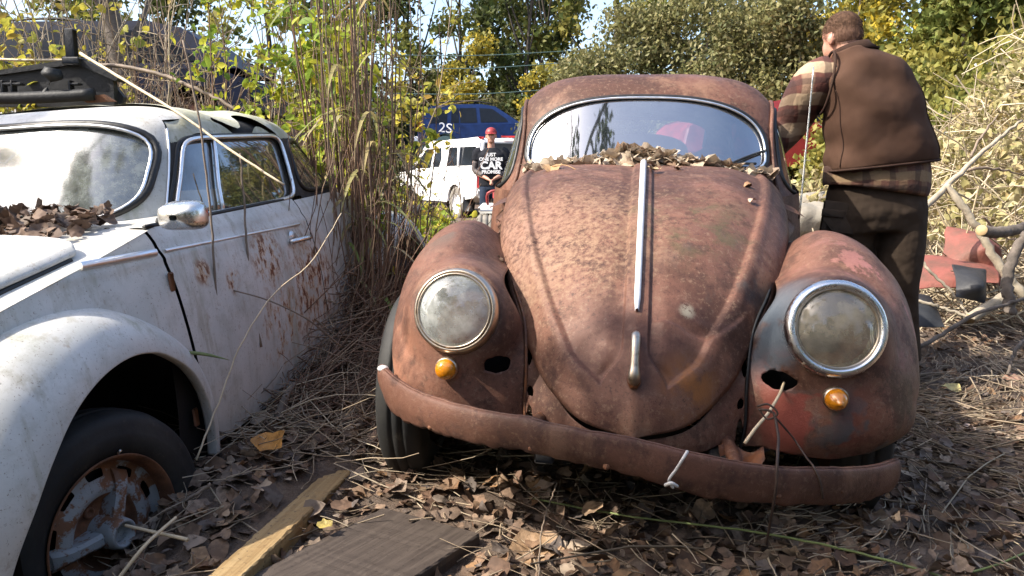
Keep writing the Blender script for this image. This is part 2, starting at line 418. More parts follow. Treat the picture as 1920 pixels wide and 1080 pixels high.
# ------------------------------------------------------------ beetle-shaped cars: x across (+ = car's left), y back, z up, origin under the front axle
class Cabin:
    def __init__(s, z, f, b, w_, yc, n, nb=2.6):
        s.k = A([z, f, b, w_]).T; s.yc = yc; s.n = n; s.nb = nb
    def lv(s, t): return interp(t, np.arange(len(s.k)), s.k)
    def surf(s, nu=220, nv=60):
        t = np.linspace(0, len(s.k)-1, nv); L = s.lv(t); a = np.arange(nu)*2*np.pi/nu
        ca, sa = np.cos(a)[:, None], np.sin(a)[:, None]
        n = np.where(ca > 0, s.n, s.nb)
        x = L[:, 3]*np.sign(sa)*np.abs(sa)**(2/n)
        y = np.where(ca > 0, s.yc-(s.yc-L[:, 1])*np.abs(ca)**(2/n), s.yc+(L[:, 2]-s.yc)*np.abs(ca)**(2/n))
        z = np.broadcast_to(L[:, 0], x.shape)
        return grid(np.stack([x, y, z], -1), closed_u=True, flip=True)
    def fy(s, x, z):
        z = np.asarray(z, float); L = interp(z, s.k[:, 0], s.k)
        return s.yc-(s.yc-L[..., 1])*np.clip(1-np.abs(x/L[..., 3])**s.n, 0, 1)**(1/s.n)
    def sx(s, y, z):
        z = np.asarray(z, float); L = interp(z, s.k[:, 0], s.k)
        d = np.where(y < s.yc, (s.yc-y)/(s.yc-L[..., 1]), (y-s.yc)/(L[..., 2]-s.yc)); n = np.where(y < s.yc, s.n, s.nb)
        return L[..., 3]*np.clip(1-np.abs(d)**n, 0, 1)**(1/n)
class Win:
    """window outline on a cabin: kind 'front' in (x, z), kind 'side' in (y, z)"""
    def __init__(s, kind, **k): s.kind = kind; s.__dict__.update(k)
    def lev(s, p, z):
        if s.kind == 'front':
            h = np.where(z > s.zc, s.hu, s.hd); n = np.where(z > s.zc, s.nu, s.nd)
            return 1-(np.abs(p/s.hw)**n+np.abs((z-s.zc)/h)**n)
        t = (z-s.z0)/(s.z1-s.z0); l = s.y0[0]+(s.y0[1]-s.y0[0])*t; r = s.y1[0]+(s.y1[1]-s.y1[0])*t
        return 1-(np.abs((2*p-l-r)/(r-l))**s.n+np.abs(2*t-1)**s.n)
    def out(s, a, k=1.0):
        c, q = np.cos(a), np.sin(a)
        if s.kind == 'front':
            n = np.where(q > 0, s.nu, s.nd); h = np.where(q > 0, s.hu, s.hd)
            return k*s.hw*np.sign(c)*np.abs(c)**(2/n), s.zc+k*h*np.sign(q)*np.abs(q)**(2/n)
        S = k*np.sign(c)*np.abs(c)**(2/s.n); t = (1+k*np.sign(q)*np.abs(q)**(2/s.n))/2
        l = s.y0[0]+(s.y0[1]-s.y0[0])*t; r = s.y1[0]+(s.y1[1]-s.y1[0])*t
        return (l+r)/2+S*(r-l)/2, s.z0+(s.z1-s.z0)*t
    def pts(s, cab, a, k=1.0, inset=0.0, side=1):
        p, z = s.out(a, k)
        if s.kind == 'front': return np.stack([p, cab.fy(p, z)+inset, z], -1)
        return np.stack([side*(cab.sx(p, z)-inset), p, z], -1)
def cut_windows(V, F, cab, wins):
    for wn in wins:
        if wn.kind == 'front': val = np.where(V[:, 1] < cab.yc-.12, -wn.lev(V[:, 0], V[:, 2]), 1.)
        else: val = np.where(np.abs(V[:, 0]) > .22, -wn.lev(V[:, 1], V[:, 2]), 1.)
        V, F = clip_mesh(V, F, val)
    return V, F
def glass_pane(wn, cab, inset, side=1, n=64):
    a = np.arange(n)*2*np.pi/n
    P = np.stack([wn.pts(cab, a, k, inset, side) for k in np.linspace(1.0, .02, 12)], 1)
    if wn.kind == 'front':      # the pane is one smooth curve, fitted to its opening
        B = lambda q: np.stack([np.ones(len(q)), q[:, 2], q[:, 2]**2, q[:, 0]**2, q[:, 0]**4, q[:, 0]**2*q[:, 2]], -1)
        E_ = P[:, :1].reshape(-1, 3); cf = np.linalg.lstsq(np.vstack([B(E_)]*3+[B(P.reshape(-1, 3))]), np.concatenate([E_[:, 1]]*3+[P.reshape(-1, 3)[:, 1]]), rcond=None)[0]
        Q = P.reshape(-1, 3).copy(); Q[:, 1] = B(Q)@cf; P = Q.reshape(P.shape)
    return grid(P, closed_u=True, flip=side < 0)
def seal(wn, cab, r, side=1, n=96, inset=0., k=1.0):
    P = wn.pts(cab, np.arange(n)*2*np.pi/n, k, inset, side)
    P = resample(np.vstack([P, P[:1]]), n+1)[:-1]
    return tube(P, r, 8, closed=True)

class Fender:
    def __init__(s, th, xin, rin, R, xc, xo, rl, n=2.3, zc=.32, yc=0.):
        s.th = A(th, float) if False else np.array(th, float); s.k = np.array([xin, rin, R, xc, xo, rl], float).T; s.n = n; s.zc = zc; s.yc = yc
    def surf(s, side, nth=150, nu=90, lamp=None, dents=None, seed=0):
        th = np.linspace(s.th[0], s.th[-1], nth); K = interp(th, s.th, s.k)
        xin, rin, R, xc, xo, rl = [K[:, i][:, None] for i in range(6)]
        t = np.linspace(0, 1, nu)[None]
        a = np.clip(t/.28, 0, 1); ph = np.clip((t-.28)/.64, 0, 1)*np.pi/2; li = np.clip((t-.92)/.08, 0, 1)
        x1 = xin+(xc-xin)*np.sin(a*np.pi/2)**.9*1.0; r1 = rin+(R-rin)*np.sin(a*np.pi/2)**1.1
        x = np.where(t < .28, xin+(xc-xin)*a, xc+(xo-xc)*np.sin(ph)**(2/s.n))
        r = np.where(t < .28, r1, rl+(R-rl)*np.cos(ph)**(2/s.n))
        x = x-.035*li**1.5; r = r-.004*np.sin(li*np.pi)
        T = np.radians(th)[:, None]
        P = np.stack([x*side, s.yc-r*np.cos(T), s.zc+r*np.sin(T)], -1)
        if lamp is not None:
            o, d, r0, r1_ = lamp; o = A(o)*A([side, 1, 1]); d = A(d)*A([side, 1, 1])
            q = P-o; ax = q@d; rho = np.linalg.norm(q-ax[..., None]*d, axis=-1)
            wgt = (1-sm(rho, r0, r1_))*(P[..., 1] < -.1)
            P = P+d*((-.012-ax)*wgt)[..., None]
        nz = vnoise(P, 5, seed)*.004+vnoise(P, 14, seed+3)*.0015
        C = A([side*.5, s.yc, s.zc]); D = P-C; D /= np.linalg.norm(D, axis=-1)[..., None]
        for (p, rr, amp) in (dents or []):
            nz = nz+amp*np.exp(-((P-A(p))**2).sum(-1)/rr**2)
        return P+D*nz[..., None]
def to_dir(V, o, d, up=(0, 0, 1)):
    """maps lathe axis +x to direction d at origin o"""
    d = A(d, dtype=float); d /= np.linalg.norm(d); z = A(up, dtype=float); y = np.cross(z, d); y /= np.linalg.norm(y); z = np.cross(d, y)
    return V@np.stack([d, y, z])+A(o)

def ell_(c, r_, n=10):
    th = np.linspace(.02, np.pi-.02, n); V, F = lathe(np.stack([np.sin(th), -np.cos(th)], -1), 2*n, 'z'); return V*A(r_)+A(c), F
# ------------------------------------------------------------ the rusty car
def rusty_car():
    root = empty('vintage_car', pose(.393, 2.55, 0, -9.3, 1.0, 1.1), label='rust brown vintage beetle-shaped car facing the camera with chrome strip on its hood', cat='car')
    cab = Cabin([.66, .86, .95, 1.0, 1.10, 1.20, 1.30, 1.355, 1.395, 1.425, 1.445, 1.452],
                [.42, .44, .535, .58, .650, .712, .775, .825, .875, .935, 1.03, 1.14],
                [2.75, 2.7, 2.55, 2.5, 2.38, 2.25, 2.05, 1.9, 1.75, 1.6, 1.42, 1.25],
                [.665, .645, .635, .625, .600, .575, .540, .500, .450, .375, .25, .05], 1.15, 3.0)
    ws = Win('front', zc=1.10, hw=.478, hu=.232, hd=.085, nu=2.55, nd=2.8)
    sw1 = Win('side', z0=.955, z1=1.30, y0=(.72, .93), y1=(1.42, 1.42), n=5.)
    sw2 = Win('side', z0=.965, z1=1.29, y0=(1.49, 1.49), y1=(2.12, 1.90), n=3.5)
    rw = Win('front', zc=1.2, hw=.32, hu=.09, hd=.09, nu=3, nd=3)
    V, F = cab.surf(320, 100)
    V = V+(vnoise(V, 6, 5)*.0022)[:, None]*np.array([1, 1, 1])
    V, F = cut_windows(V, F, cab, [ws, sw1, sw2])
    val = np.where(V[:, 1] > 1.6, -(1-np.abs(V[:, 0]/.34)**3-np.abs((V[:, 2]-1.2)/.10)**3), 1.)
    V, F = clip_mesh(V, F, val)
    mesh_obj('cabin', V, F, M['rust_body'], root)
    # lining of the roof seen through the glass
    V2, F2 = cab.surf(90, 30); V2 = (V2-A([0, 1.15, 1.0]))*A([.955, .95, .94])+A([0, 1.15, 1.0]); V2 = V2
    ok = [f for f in F2 if V2[f][:, 2].min() > 1.36]
    mesh_obj('headlining', V2, ok, M['grey_int'], root)
    V, F = glass_pane(ws, cab, .006); g = mesh_obj('windshield', V, F, M['glass_rust'], root)
    V, F = seal(ws, cab, .011); mesh_obj('seal', V, F, M['black'], g)
    V, F = seal(ws, cab, .0045, inset=-.009, k=.985); mesh_obj('trim', V, F, M['trim'], g)
    for sd_ in (-1, 1):
        for wn in (sw1, sw2):
            V, F = glass_pane(wn, cab, .006, sd_); g = mesh_obj('side_window', V, F, M['glass_side'], root)
            V, F = seal(wn, cab, .010, sd_); mesh_obj('seal', V, F, M['black'], g)
        # drip rail over the doors
        yy = np.linspace(.66, 2.1, 30); zz = interp(yy, [.66, .9, 1.2, 1.6, 2.1], [.93, 1.27, 1.335, 1.33, 1.12])
        P = np.stack([sd_*(cab.sx(yy, zz)+.006), yy, zz], -1); V, F = tube(P, .009, 6); mesh_obj('drip_rail', V, F, M['rust_body'], root)
    # hood
    Cy = [(.60, 1.068), (.45, 1.062), (.2, 1.025), (-.05, .955), (-.25, .87), (-.42, .765), (-.545, .65), (-.62, .54), (-.655, .455), (-.665, .405)]
    Ee = [(.505, .46, .93), (.48, .2, .885), (.452, 0, .815), (.412, -.17, .74), (.35, -.33, .65), (.296, -.435, .575), (.225, -.54, .49), (.13, -.625, .43), (0, -.665, .405)]
    nv, nu = 230, 301
    tv = 1-(1-np.linspace(0, 1, nv))**1.5
    Cc = resample(A(Cy), 200); Ec = resample(A(Ee), 200)
    ci = interp(tv, np.linspace(0, 1, 200), Cc); ei = interp(tv, np.linspace(0, 1, 200), Ec)
    # spread: keep the edge well sampled near the tip
    u = np.linspace(-1, 1, nu)
    pe = (2.5+2.6*(1-sm(tv, .15, .62)))[:, None]; s_ = 1-(1-np.abs(u[None])**pe)**(1/1.75)
    X = ei[:, 0][:, None]*u[None]
    Y = ci[:, 0][:, None]+(ei[:, 1]-ci[:, 0])[:, None]*s_
    Z = ci[:, 1][:, None]+(ei[:, 2]-ci[:, 1])[:, None]*s_
    Y[:40] += (.05*(1-sm(np.arange(40)/40., 0, 1))[:, None]*0)
    P = np.stack([X, Y, Z], -1)
    def hood_disp(P):
        ax = np.abs(P[..., 0]); z = P[..., 2]; y = P[..., 1]
        L = np.clip((.62-y)/1.28, 0, 1)
        B = interp(L, [0, .2, .4, .6, .72, .82, .88, .93, .965, 1], [.425, .42, .385, .33, .285, .235, .195, .15, .09, .02])
        sp = .030+.05*sm(L, .925, .97)**2
        ins = sm(B-ax, -.002, .009)*(.50+.50*(1-sm(B-ax, .015, .12)))*sm(ax-sp, -.002, .007)*(.6+.4*(1-sm(ax-sp, .01, .05)))*(1-sm(L, .952, .976))
        ridge = np.exp(-((ax-B-.012)/.016)**2)*(1-sm(L, .94, .97))
        d = -.020*ins+.005*ridge
        d = d+.006*np.exp(-(ax/.02)**2)
        return d
    N = np.cross(np.gradient(P, axis=0), np.gradient(P, axis=1)); N /= np.linalg.norm(N, axis=-1)[..., None]+1e-12
    if N[60, nu//2, 2] < 0: N = -N
    N[-1] = A([0, -.8, -.2])
    d = hood_disp(P)
    for (p, r_, amp) in (((.20, -.50, .62), .10, -.020), ((.12, -.40, .74), .06, -.008), ((.24, -.50, .55), .05, .008), ((-.10, -.47, .70), .07, -.012), ((-.2, -.3, .8), .12, -.005), ((.33, -.30, .68), .06, -.010), ((.10, -.58, .58), .05, .006)):
        d = d+amp*np.exp(-((P-A(p))**2).sum(-1)/r_**2)
    zl = P[..., 2]-.655-.02*np.sin(P[..., 0]*25); d = d+.011*(1-sm(zl, -.006, .008))*sm(zl, -.11, -.01)*sm(P[..., 0], .03, .07)*(1-sm(P[..., 0], .24, .30))*(P[..., 1] < -.2)
    cr = np.abs((P[..., 2]-.66)+.35*(P[..., 0]-.2)); d = d+.004*np.exp(-(cr/.012)**2)*np.exp(-((P[..., 0]-.19)/.08)**2)*(P[..., 1] < -.2)
    d = d+vnoise(P, 4, 2)*.003+vnoise(P, 11, 9)*.0012
    P = P+N*d[..., None]
    Vh, Fh = grid(P)
    hood = mesh_obj('hood', Vh, Fh, M['rust_hood'], root)
    so = hood.modifiers.new('thickness', 'SOLIDIFY'); so.thickness = .006; so.offset = -1
    def hood_at(t, off):      # point on the centre line at fraction t
        i = int(np.argmin(np.abs(tv-t))); return P[i, nu//2]+N[i, nu//2]*off
    pts = [hood_at(t, .003) for t in np.linspace(.02, .785, 30)]
    pts = A([p for p in pts]); V, F = tube(pts, .011, 8, squash=None); V = V.copy()
    st = MB(); 
    pr = []
    for i, p in enumerate(pts):
        wd = (.0115-.003*i/29) if 0 < i < 29 else .005
        pr.append([(p[0]+wd*c, p[1]-.3*h, p[2]+h) for c, h in ((-1, 0), (-.85, .006), (-.35, .009), (.35, .009), (.85, .006), (1, 0))])
    V, F = grid(A(pr)); mesh_obj('hood_strip', V, F.tolist()+[list(range(6))], M['strip'], hood)
    # hood handle
    hp = A([hood_at(t, o) for t, o in ((.832, .004), (.838, .024), (.848, .030), (.868, .031), (.888, .027), (.903, .021), (.912, .006))])
    V, F = tube(resample(hp, 24), interp(np.linspace(0, 1, 24), [0, .15, .7, .9, 1], [.010, .012, .012, .016, .013]), 10); mesh_obj('hood_handle', V, F, M['rusty_chrome'], hood)
    V, F = tube(resample(A([hood_at(.895, .004), hood_at(.922, .004)]), 4), [.012, .019, .019, .010], 12, squash=.9); mesh_obj('handle_base', V, F, M['rust_dark'], hood)
    # dark seam strip + apron between hood and fenders
    Sx = [(.54, .42, .86), (.53, .35, .855), (.46, .10, .82), (.41, -.10, .775), (.36, -.28, .70), (.31, -.40, .615), (.295, -.46, .50), (.292, -.475, .41), (.26, -.515, .345), (.14, -.59, .335), (0, -.625, .345)]
    E2 = [(.505, .46, .90), (.48, .2, .86), (.447, .02, .79), (.405, -.15, .72), (.343, -.31, .63), (.285, -.42, .555), (.215, -.525, .47), (.125, -.615, .41), (0, -.65, .39)]
    s1 = resample(A(E2), 120); s2 = resample(A(Sx), 120); tt = np.linspace(-.02, 1, 26)[:, None, None]
    G = s1[None]+(s2-s1)[None]*tt
    G[..., 1] -= (np.sin(np.clip(tt[..., 0], 0, 1)*np.pi)*.012)
    mb = MB()
    for sd_ in (-1, 1):
        V, F = grid(G*A([sd_, 1, 1]), flip=sd_ > 0)
        V = V+(vnoise(V, 9, 4)*.004)[:, None]*A([0, 1, .4])
        rag = .338+.022*sm(V[:, 0], .0, .15)+.018*vnoise(V*A([1, 0, 0]), 9, 3)+.008*vnoise(V*A([1, 0, 0]), 40, 8)
        V, F = clip_mesh(V, F, V[:, 2]-rag)
        for (cx, cz, rx, rz) in ((.277, .455, .012, .013), (.276, .385, .011, .030), (.285, .545, .006, .030)):
            wob = 1+.12*np.sin(5*np.arctan2(V[:, 2]-cz, sd_*V[:, 0]-cx))
            V, F = clip_mesh(V, F, np.hypot((sd_*V[:, 0]-cx)/rx, (V[:, 2]-cz)/rz)-wob)
        mb.add(V, F)
    ap = mb.build('front_apron', M['rust_body'], root); so = ap.modifiers.new('thickness', 'SOLIDIFY'); so.thickness = .003
    # torn flap of sheet metal
    a = np.linspace(0, 1, 14); b = np.linspace(0, 1, 10); Aa, Bb = np.meshgrid(a, b, indexing='ij')
    Pf = np.stack([.215+.11*Aa, -.56-.05*Bb-.01*np.sin(Aa*9), .365-.045*Bb*np.sin(Aa*np.pi)**.6+.012*np.sin(Aa*7+Bb*3)], -1)
    V, F = grid(Pf); fl = mesh_obj('torn_flap', V, F, M['rust_dark'], root)
    # fenders
    fk = dict(th=[-1, 8, 21, 37, 54, 78, 101, 123, 150, 178],
              xin=[.285, .295, .295, .31, .36, .41, .46, .53, .60, .64], rin=[.47, .478, .494, .50, .475, .466, .505, .56, .60, .60],
              R=[.50, .545, .572, .583, .578, .560, .553, .560, .59, .62], xc=[.44, .48, .50, .51, .53, .545, .56, .60, .64, .67],
              xo=[.54, .69, .735, .755, .762, .765, .765, .78, .78, .75], rl=[.485, .43, .39, .37, .36, .36, .36, .37, .42, .56], n=1.9)
    fen = Fender(**fk)
    fk2 = dict(fk); fk2['xo'] = [.52, .645, .69, .712, .722, .730, .735, .76, .77, .75]; fenl = Fender(**fk2)
    lo = A([.488, -.512, .672]); ld = A([.03, -.965, .26]); ld /= np.linalg.norm(ld)
    for sd_ in (-1, 1):
        dn = [((sd_*.62, -.42, .5), .12, .008), ((sd_*.70, -.1, .78), .09, -.010), ((sd_*.42, -.5, .47), .06, -.006)]
        lo = A([.488 if sd_ > 0 else .478, -.512, .672]); Pg = (fen if sd_ > 0 else fenl).surf(sd_, 190, 110, (lo, ld, .118, .185), dn, 11+sd_)
        V, F = grid(Pg, flip=sd_ > 0)
        cx, cz = .366*sd_, .527
        an = np.arctan2(V[:, 2]-cz, V[:, 0]-cx); wob = 1+.05*np.sin(6*an+sd_)+.03*np.sin(11*an)
        val = np.hypot((V[:, 0]-cx)/(.034 if sd_ < 0 else .040), (V[:, 2]-cz)/.024)-wob
        val = np.where(V[:, 1] < -.2, val, 1.); V, F = clip_mesh(V, F, val)
        edge = V[:, 2]-(.338 if sd_ > 0 else .325)-.010*vnoise(V, 12, 8)-6*np.maximum(0, np.abs(V[:, 0])-.62)**2; V, F = clip_mesh(V, F, np.where(V[:, 1] < -.22, edge, 1.))
        fo = mesh_obj('fender', V, F, M['rust_fender_r'] if sd_ > 0 else M['rust_fender_l'], root)
        so = fo.modifiers.new('thickness', 'SOLIDIFY'); so.thickness = .003
        fo['label'] = 'fender with grey-blue and red paint patches' if sd_ > 0 else 'fender with a pale orange worn patch at its outer edge'
        # piping in the fender joint
        th = np.linspace(-3, 118, 60); K = interp(th, fen.th, fen.k); T = np.radians(th)
        pp = np.stack([sd_*(K[:, 0]-.004), -K[:, 1]*np.cos(T)-.003, .32+K[:, 1]*np.sin(T)+.004], -1)
        V, F = tube(pp, .0045, 6); mesh_obj('fender_piping', V, F, M['black'] if sd_ > 0 else M['rust_dark'], root)
        # headlight
        o = lo*A([sd_, 1, 1]); dd = ld*A([sd_, 1, 1])
        if sd_ < 0: prof = [(.100, .012), (.104, .020), (.109, .017), (.114, .006), (.117, -.012), (.118, -.03)]
        else: prof = [(.098, .016), (.101, .026), (.108, .030), (.116, .026), (.122, .012), (.124, -.006), (.123, -.03)]
        V, F = lathe(prof, 64); hl = mesh_obj('headlight', to_dir(V, o, dd), F, M['chrome'] if sd_ > 0 else M['rusty_chrome'], root)
        V, F = lathe([(.098, .010), (.088, -.012), (.065, -.035), (.035, -.050), (.016, -.054), (.015, -.02), (.0001, -.016)], 56); mesh_obj('reflector', to_dir(V, o, dd), F, M['reflector'], hl)
        V, F = lathe([(.0001, .046), (.03, .044), (.06, .037), (.085, .026), (.098, .015), (.101, .012)], 64); mesh_obj('lens', to_dir(V, o, dd), F, M['lens_r' if sd_ > 0 else 'lens_l'], hl)
        V, F = lathe([(.094, .016), (.097, .024), (.1, .022), (.101, .014)], 64); mesh_obj('inner_ring', to_dir(V, o, dd), F, M['rusty_chrome'], hl)
        V, F = box((0, 0, 0), (.02, .014, .016), bev=.003); mesh_obj('retaining_screw', to_dir(V, o+A([0.02*sd_, -.005, -.121]), dd), F, M['rusty_chrome'], hl)
        # amber signal
        so_ = A([.492*sd_, -.555, .505 if sd_ > 0 else .524]); sdir = A([.05*sd_, -1, -.02])
        cone = sd_ > 0
        V, F = lathe([(.030, -.012), (.031, .004), (.028, .007)], 40); ts = mesh_obj('turn_signal', to_dir(V, so_, sdir), F, M['rusty_chrome'], root)
        prof = ([(.028, .004), (.027, .014), (.021, .028), (.012, .037), (.007, .040), (.006, .046), (.0001, .048)] if cone else [(.028, .004), (.0275, .014), (.024, .024), (.016, .031), (.008, .034), (.0001, .035)])
        V, F = lathe(prof, 40); mesh_obj('lens', to_dir(V, so_, sdir), F, M['amber'], ts)
        V, F = lathe([(.045, -.05), (.045, -.004), (.031, .0), (.03, .002)], 24)
        # wheels
        for yy in (0, 2.4):
            wx = .650 if sd_ > 0 else -.708
            prof = [(.20, -.05), (.215, -.066), (.26, -.073), (.30, -.07), (.32, -.055), (.326, -.03), (.326, -.022), (.320, -.020), (.320, -.014), (.327, -.012), (.327, .012), (.320, .014), (.320, .020), (.326, .022), (.326, .03), (.32, .055), (.30, .07), (.26, .073), (.215, .066), (.20, .05)]
            V, F = lathe(prof, 64); wh = mesh_obj('wheel', V+A([wx, yy, .325]), F, M['tyre'], root)
            V, F = lathe([(.20, -.055), (.195, .05), (.16, .03), (.10, .035), (.05, .05), (.001, .052)], 40); mesh_obj('rim', V*A([sd_, 1, 1])+A([wx, yy, .325]), F, M['rimrust'], wh)
        V, F = lathe([(.40, .36), (.42, .62)], 40); 
        V, F = lathe([(.375, .70), (.39, .50), (.385, .34), (.02, .33)], 60); V, F = clip_mesh(V, F, V[:, 2]+.02); mesh_obj('wheel_well', V*A([sd_, 1, 1])+A([0, .0, .36]), F, M['dark'], root)
    # side skins, sills, cowl, rear body
    yy = np.linspace(.52, 3.2, 60); hw = interp(yy, [.52, .6, .75, 1.1, 1.8, 2.3, 2.8, 3.1, 3.2], [.45, .53, .61, .66, .66, .63, .5, .28, .05])
    zt = interp(yy, [.52, 2.3, 2.8, 3.1, 3.2], [.95, .95, .80, .6, .45])
    for sd_ in (-1, 1):
        zz = np.linspace(0, 1, 16)[None]; Z = .27+(zt[:, None]-.27)*zz
        Xs = hw[:, None]*(1+.03*np.sin(zz*np.pi)-.06*(1-zz)**4)-.012*zz
        V, F = grid(np.stack([Xs*sd_, np.broadcast_to(yy[:, None], Xs.shape), Z], -1), flip=sd_ < 0); mesh_obj('body_side', V, F, M['rust_body'], root)
        Pq = fen.surf(sd_, 60, 40); V, F = grid(Pq*A([1, -1, 1.02])+A([0, 2.42, .02]), flip=sd_ < 0); mesh_obj('fender', V, F, M['rust_body'], root)
        V, F = box((sd_*.70, 1.1, .27), (.12, 1.0, .03), bev=.008); mesh_obj('running_board', V, F, M['rust_dark'], root)
    # cowl and gutter below the windscreen
    u = np.linspace(-1, 1, 50); v = np.linspace(0, 1, 12); U_, V_ = np.meshgrid(u, v, indexing='ij')
    y0 = .44; Pc = np.stack([U_*.57, .38+V_*(.30)-.0*U_, 1.0-.10*np.abs(U_)**2.6+V_*.025-.012], -1)
    V, F = grid(Pc); mesh_obj('cowl', V, F, M['rust_body'], root)
    V, F = box((0, .35, .52), (.60, 1.3, .20), bev=.02); mesh_obj("underbody", V, F, M["dark"], root)
    mb = MB(); mb.add(*tube(A([(-.6, 0, .30), (.6, 0, .30)]), .035, 12)); mb.add(*tube(A([(-.6, -.02, .40), (.6, -.02, .40)]), .03, 12)); mb.add(*box((0, .2, .30), (.32, 1.2, .12), bev=.01))
    mb.add(*box((-.22, -.45, .33), (.05, .35, .05), bev=.005)); mb.add(*box((.22, -.45, .33), (.05, .35, .05), bev=.005)); mb.build('front_axle', M['dark'], root)
    V, F = box((0, 1.3, .33), (1.2, 2.2, .05), bev=.01); mesh_obj('floor_pan', V, F, M['dark'], root)
    V, F = box((0, .74, .86), (.86, .06, .22), bev=.02); mesh_obj('dashboard', V, F, M['grey_int'], root)
    for cx in (-.30, .30):
        V, F = box((cx, 1.35, .75), (.46, .14, .62), bev=.05); mesh_obj('seat', V, F, M['grey_int'], root)
    a = np.linspace(0, 1, 40); P0 = np.stack([-.02+.225*np.cos(np.pi*a)*-1, 1.36+0*a, 1.09+.115*np.sin(np.pi*a)**.55], -1)
    Pg = np.stack([P0, P0*A([1, 1, 0])+A([0, 0, .95])], 1); V, F = grid(np.concatenate([Pg, (Pg+A([0, .06, 0]))[:, ::-1]], 1)); mesh_obj('pink_dome', V, F, M['seat'], root)  # low pale pink dome shape behind the windscreen
    # mirror, steering wheel
    V, F = box((-.045, .88, 1.285), (.155, .015, .055), bev=.012); mi = mesh_obj('rear_view_mirror', V, F, M['mirror_bright_paint'], root)
    V, F = tube(A([(-.045, .88, 1.30), (-.045, .89, 1.36)]), .006); mesh_obj('mirror_stem', V, F, M['rusty_chrome'], mi)
    a = np.arange(40)*2*np.pi/40; rg = np.stack([.30+.19*np.cos(a), .98+.07*np.sin(a), .93+.17*np.sin(a)], -1); mb = MB(); mb.add(*tube(rg, .010, 6, closed=True)); mb.add(*tube(A([(.30, .98, .93), (.30, .68, .86)]), .015)); mb.add(*tube(A([(.11, .98, .93), (.49, .98, .93)]), .007)); mb.build('steering_wheel', M['black'], root)
    # wipers
    for pth in ([(-.47, 1.055), (-.30, 1.062), (-.10, 1.068), (0.06, 1.06)], [(.20, 1.035), (.30, 1.06), (.40, 1.10), (.475, 1.125)], [(.04, 1.063), (.18, 1.068), (.32, 1.072), (.43, 1.072)]):
        P_ = A([(x, float(cab.fy(x, z))-.016, z) for x, z in pth]); V, F = tube(resample(P_, 12), .005, 6); mesh_obj('wiper', V, F, M['black'], root)
    # antenna
    V, F = tube(resample(A([(.555, .42, .88), (.56, .43, 1.0), (.572, .45, 1.41)]), 12), np.linspace(.0038, .0022, 12), 6); an = mesh_obj('antenna', V, F, M['chrome_clean'], root)
    # bumper
    top = A([(-.705, -.47, .497), (-.67, -.515, .492), (-.54, -.63, .476), (-.362, -.746, .478), (-.186, -.815, .482), (-.04, -.839, .466), (.113, -.831, .440), (.257, -.792, .410), (.465, -.684, .372), (.60, -.585, .352), (.66, -.525, .348)])
    bot = A([(-.690, -.48, .425), (-.655, -.525, .395), (-.522, -.644, .388), (-.361, -.746, .397), (-.185, -.815, .410), (-.037, -.839, .388), (.118, -.83, .350), (.263, -.79, .321), (.473, -.679, .284), (.60, -.58, .268), (.645, -.54, .278)])
    n = 140; tp = resample(top, n); bt = resample(bot, n); fwd = np.gradient((tp+bt)/2, axis=0); fwd = np.cross(fwd, A([0, 0, 1.])); fwd /= np.linalg.norm(fwd, axis=1)[:, None]
    if fwd[70, 1] > 0: fwd = -fwd
    prof = []
    for k, (sv, ho) in enumerate([(.03, -.012), (.0, -.008), (.0, .0), (.06, .004), (.16, .007), (.32, .009), (.5, .010), (.68, .009), (.85, .006), (.95, .003), (1.0, .0), (.99, -.012)]):
        prof.append(tp+(bt-tp)*sv+fwd*ho)
    Pb = np.stack(prof, 1)
    kx = np.exp(-((np.arange(n)-50)/2.2)**2)[:, None]*np.linspace(1, .2, Pb.shape[1])[None]; Pb = Pb+fwd[:, None]*(-.010*kx+.008*np.exp(-((np.arange(n)-56)/4.)**2)[:, None])[..., None]; Pb[:, -4:, 2] += (vnoise(Pb, 60, 5)*.006)[:, -4:]; Pb = Pb+(vnoise(Pb, 7, 21)*.0035+vnoise(Pb, 30, 22)*.0012)[..., None]
    V, F = grid(Pb); F = F.tolist(); k = len(prof); F += [list(range(k)), list(range((n-1)*k, n*k))[::-1]]
    bu = mesh_obj('bumper', V, F, M['rust_bumper'], root); es = bu.modifiers.new('edges', 'EDGE_SPLIT'); es.split_angle = rad(24); so = bu.modifiers.new('thickness', 'SOLIDIFY'); so.thickness = .003
    for i, off in ((24, .9), (52, .92), (57, .93), (68, .9), (120, .6), (104, .75)):
        V, F = lathe([(.0001, .007), (.005, .006), (.008, .001)], 12); q = tp[i]+(bt[i]-tp[i])*off+fwd[i]*.006; mesh_obj('bolt', to_dir(V, q, fwd[i]), F, M['rimrust'], bu)
    i = 0; V, F = ell_(tp[1]*.5+bt[1]*.5+A([0, 0, .035]), (.016, .014, .010)); mesh_obj('paint_flake', V, F, M['strip'], bu)
    for sx_ in (-.25, .25):
        V, F = tube(resample(A([(sx_, -.76, .42 if sx_ < 0 else .36), (sx_, -.65, .41 if sx_ < 0 else .36), (sx_*.9, -.4, .38)]), 8), .018, 6); mesh_obj('bumper_bracket', V, F, M['rust_dark'], root)
    return root, cab, P, N, tv
RUST = rusty_car()
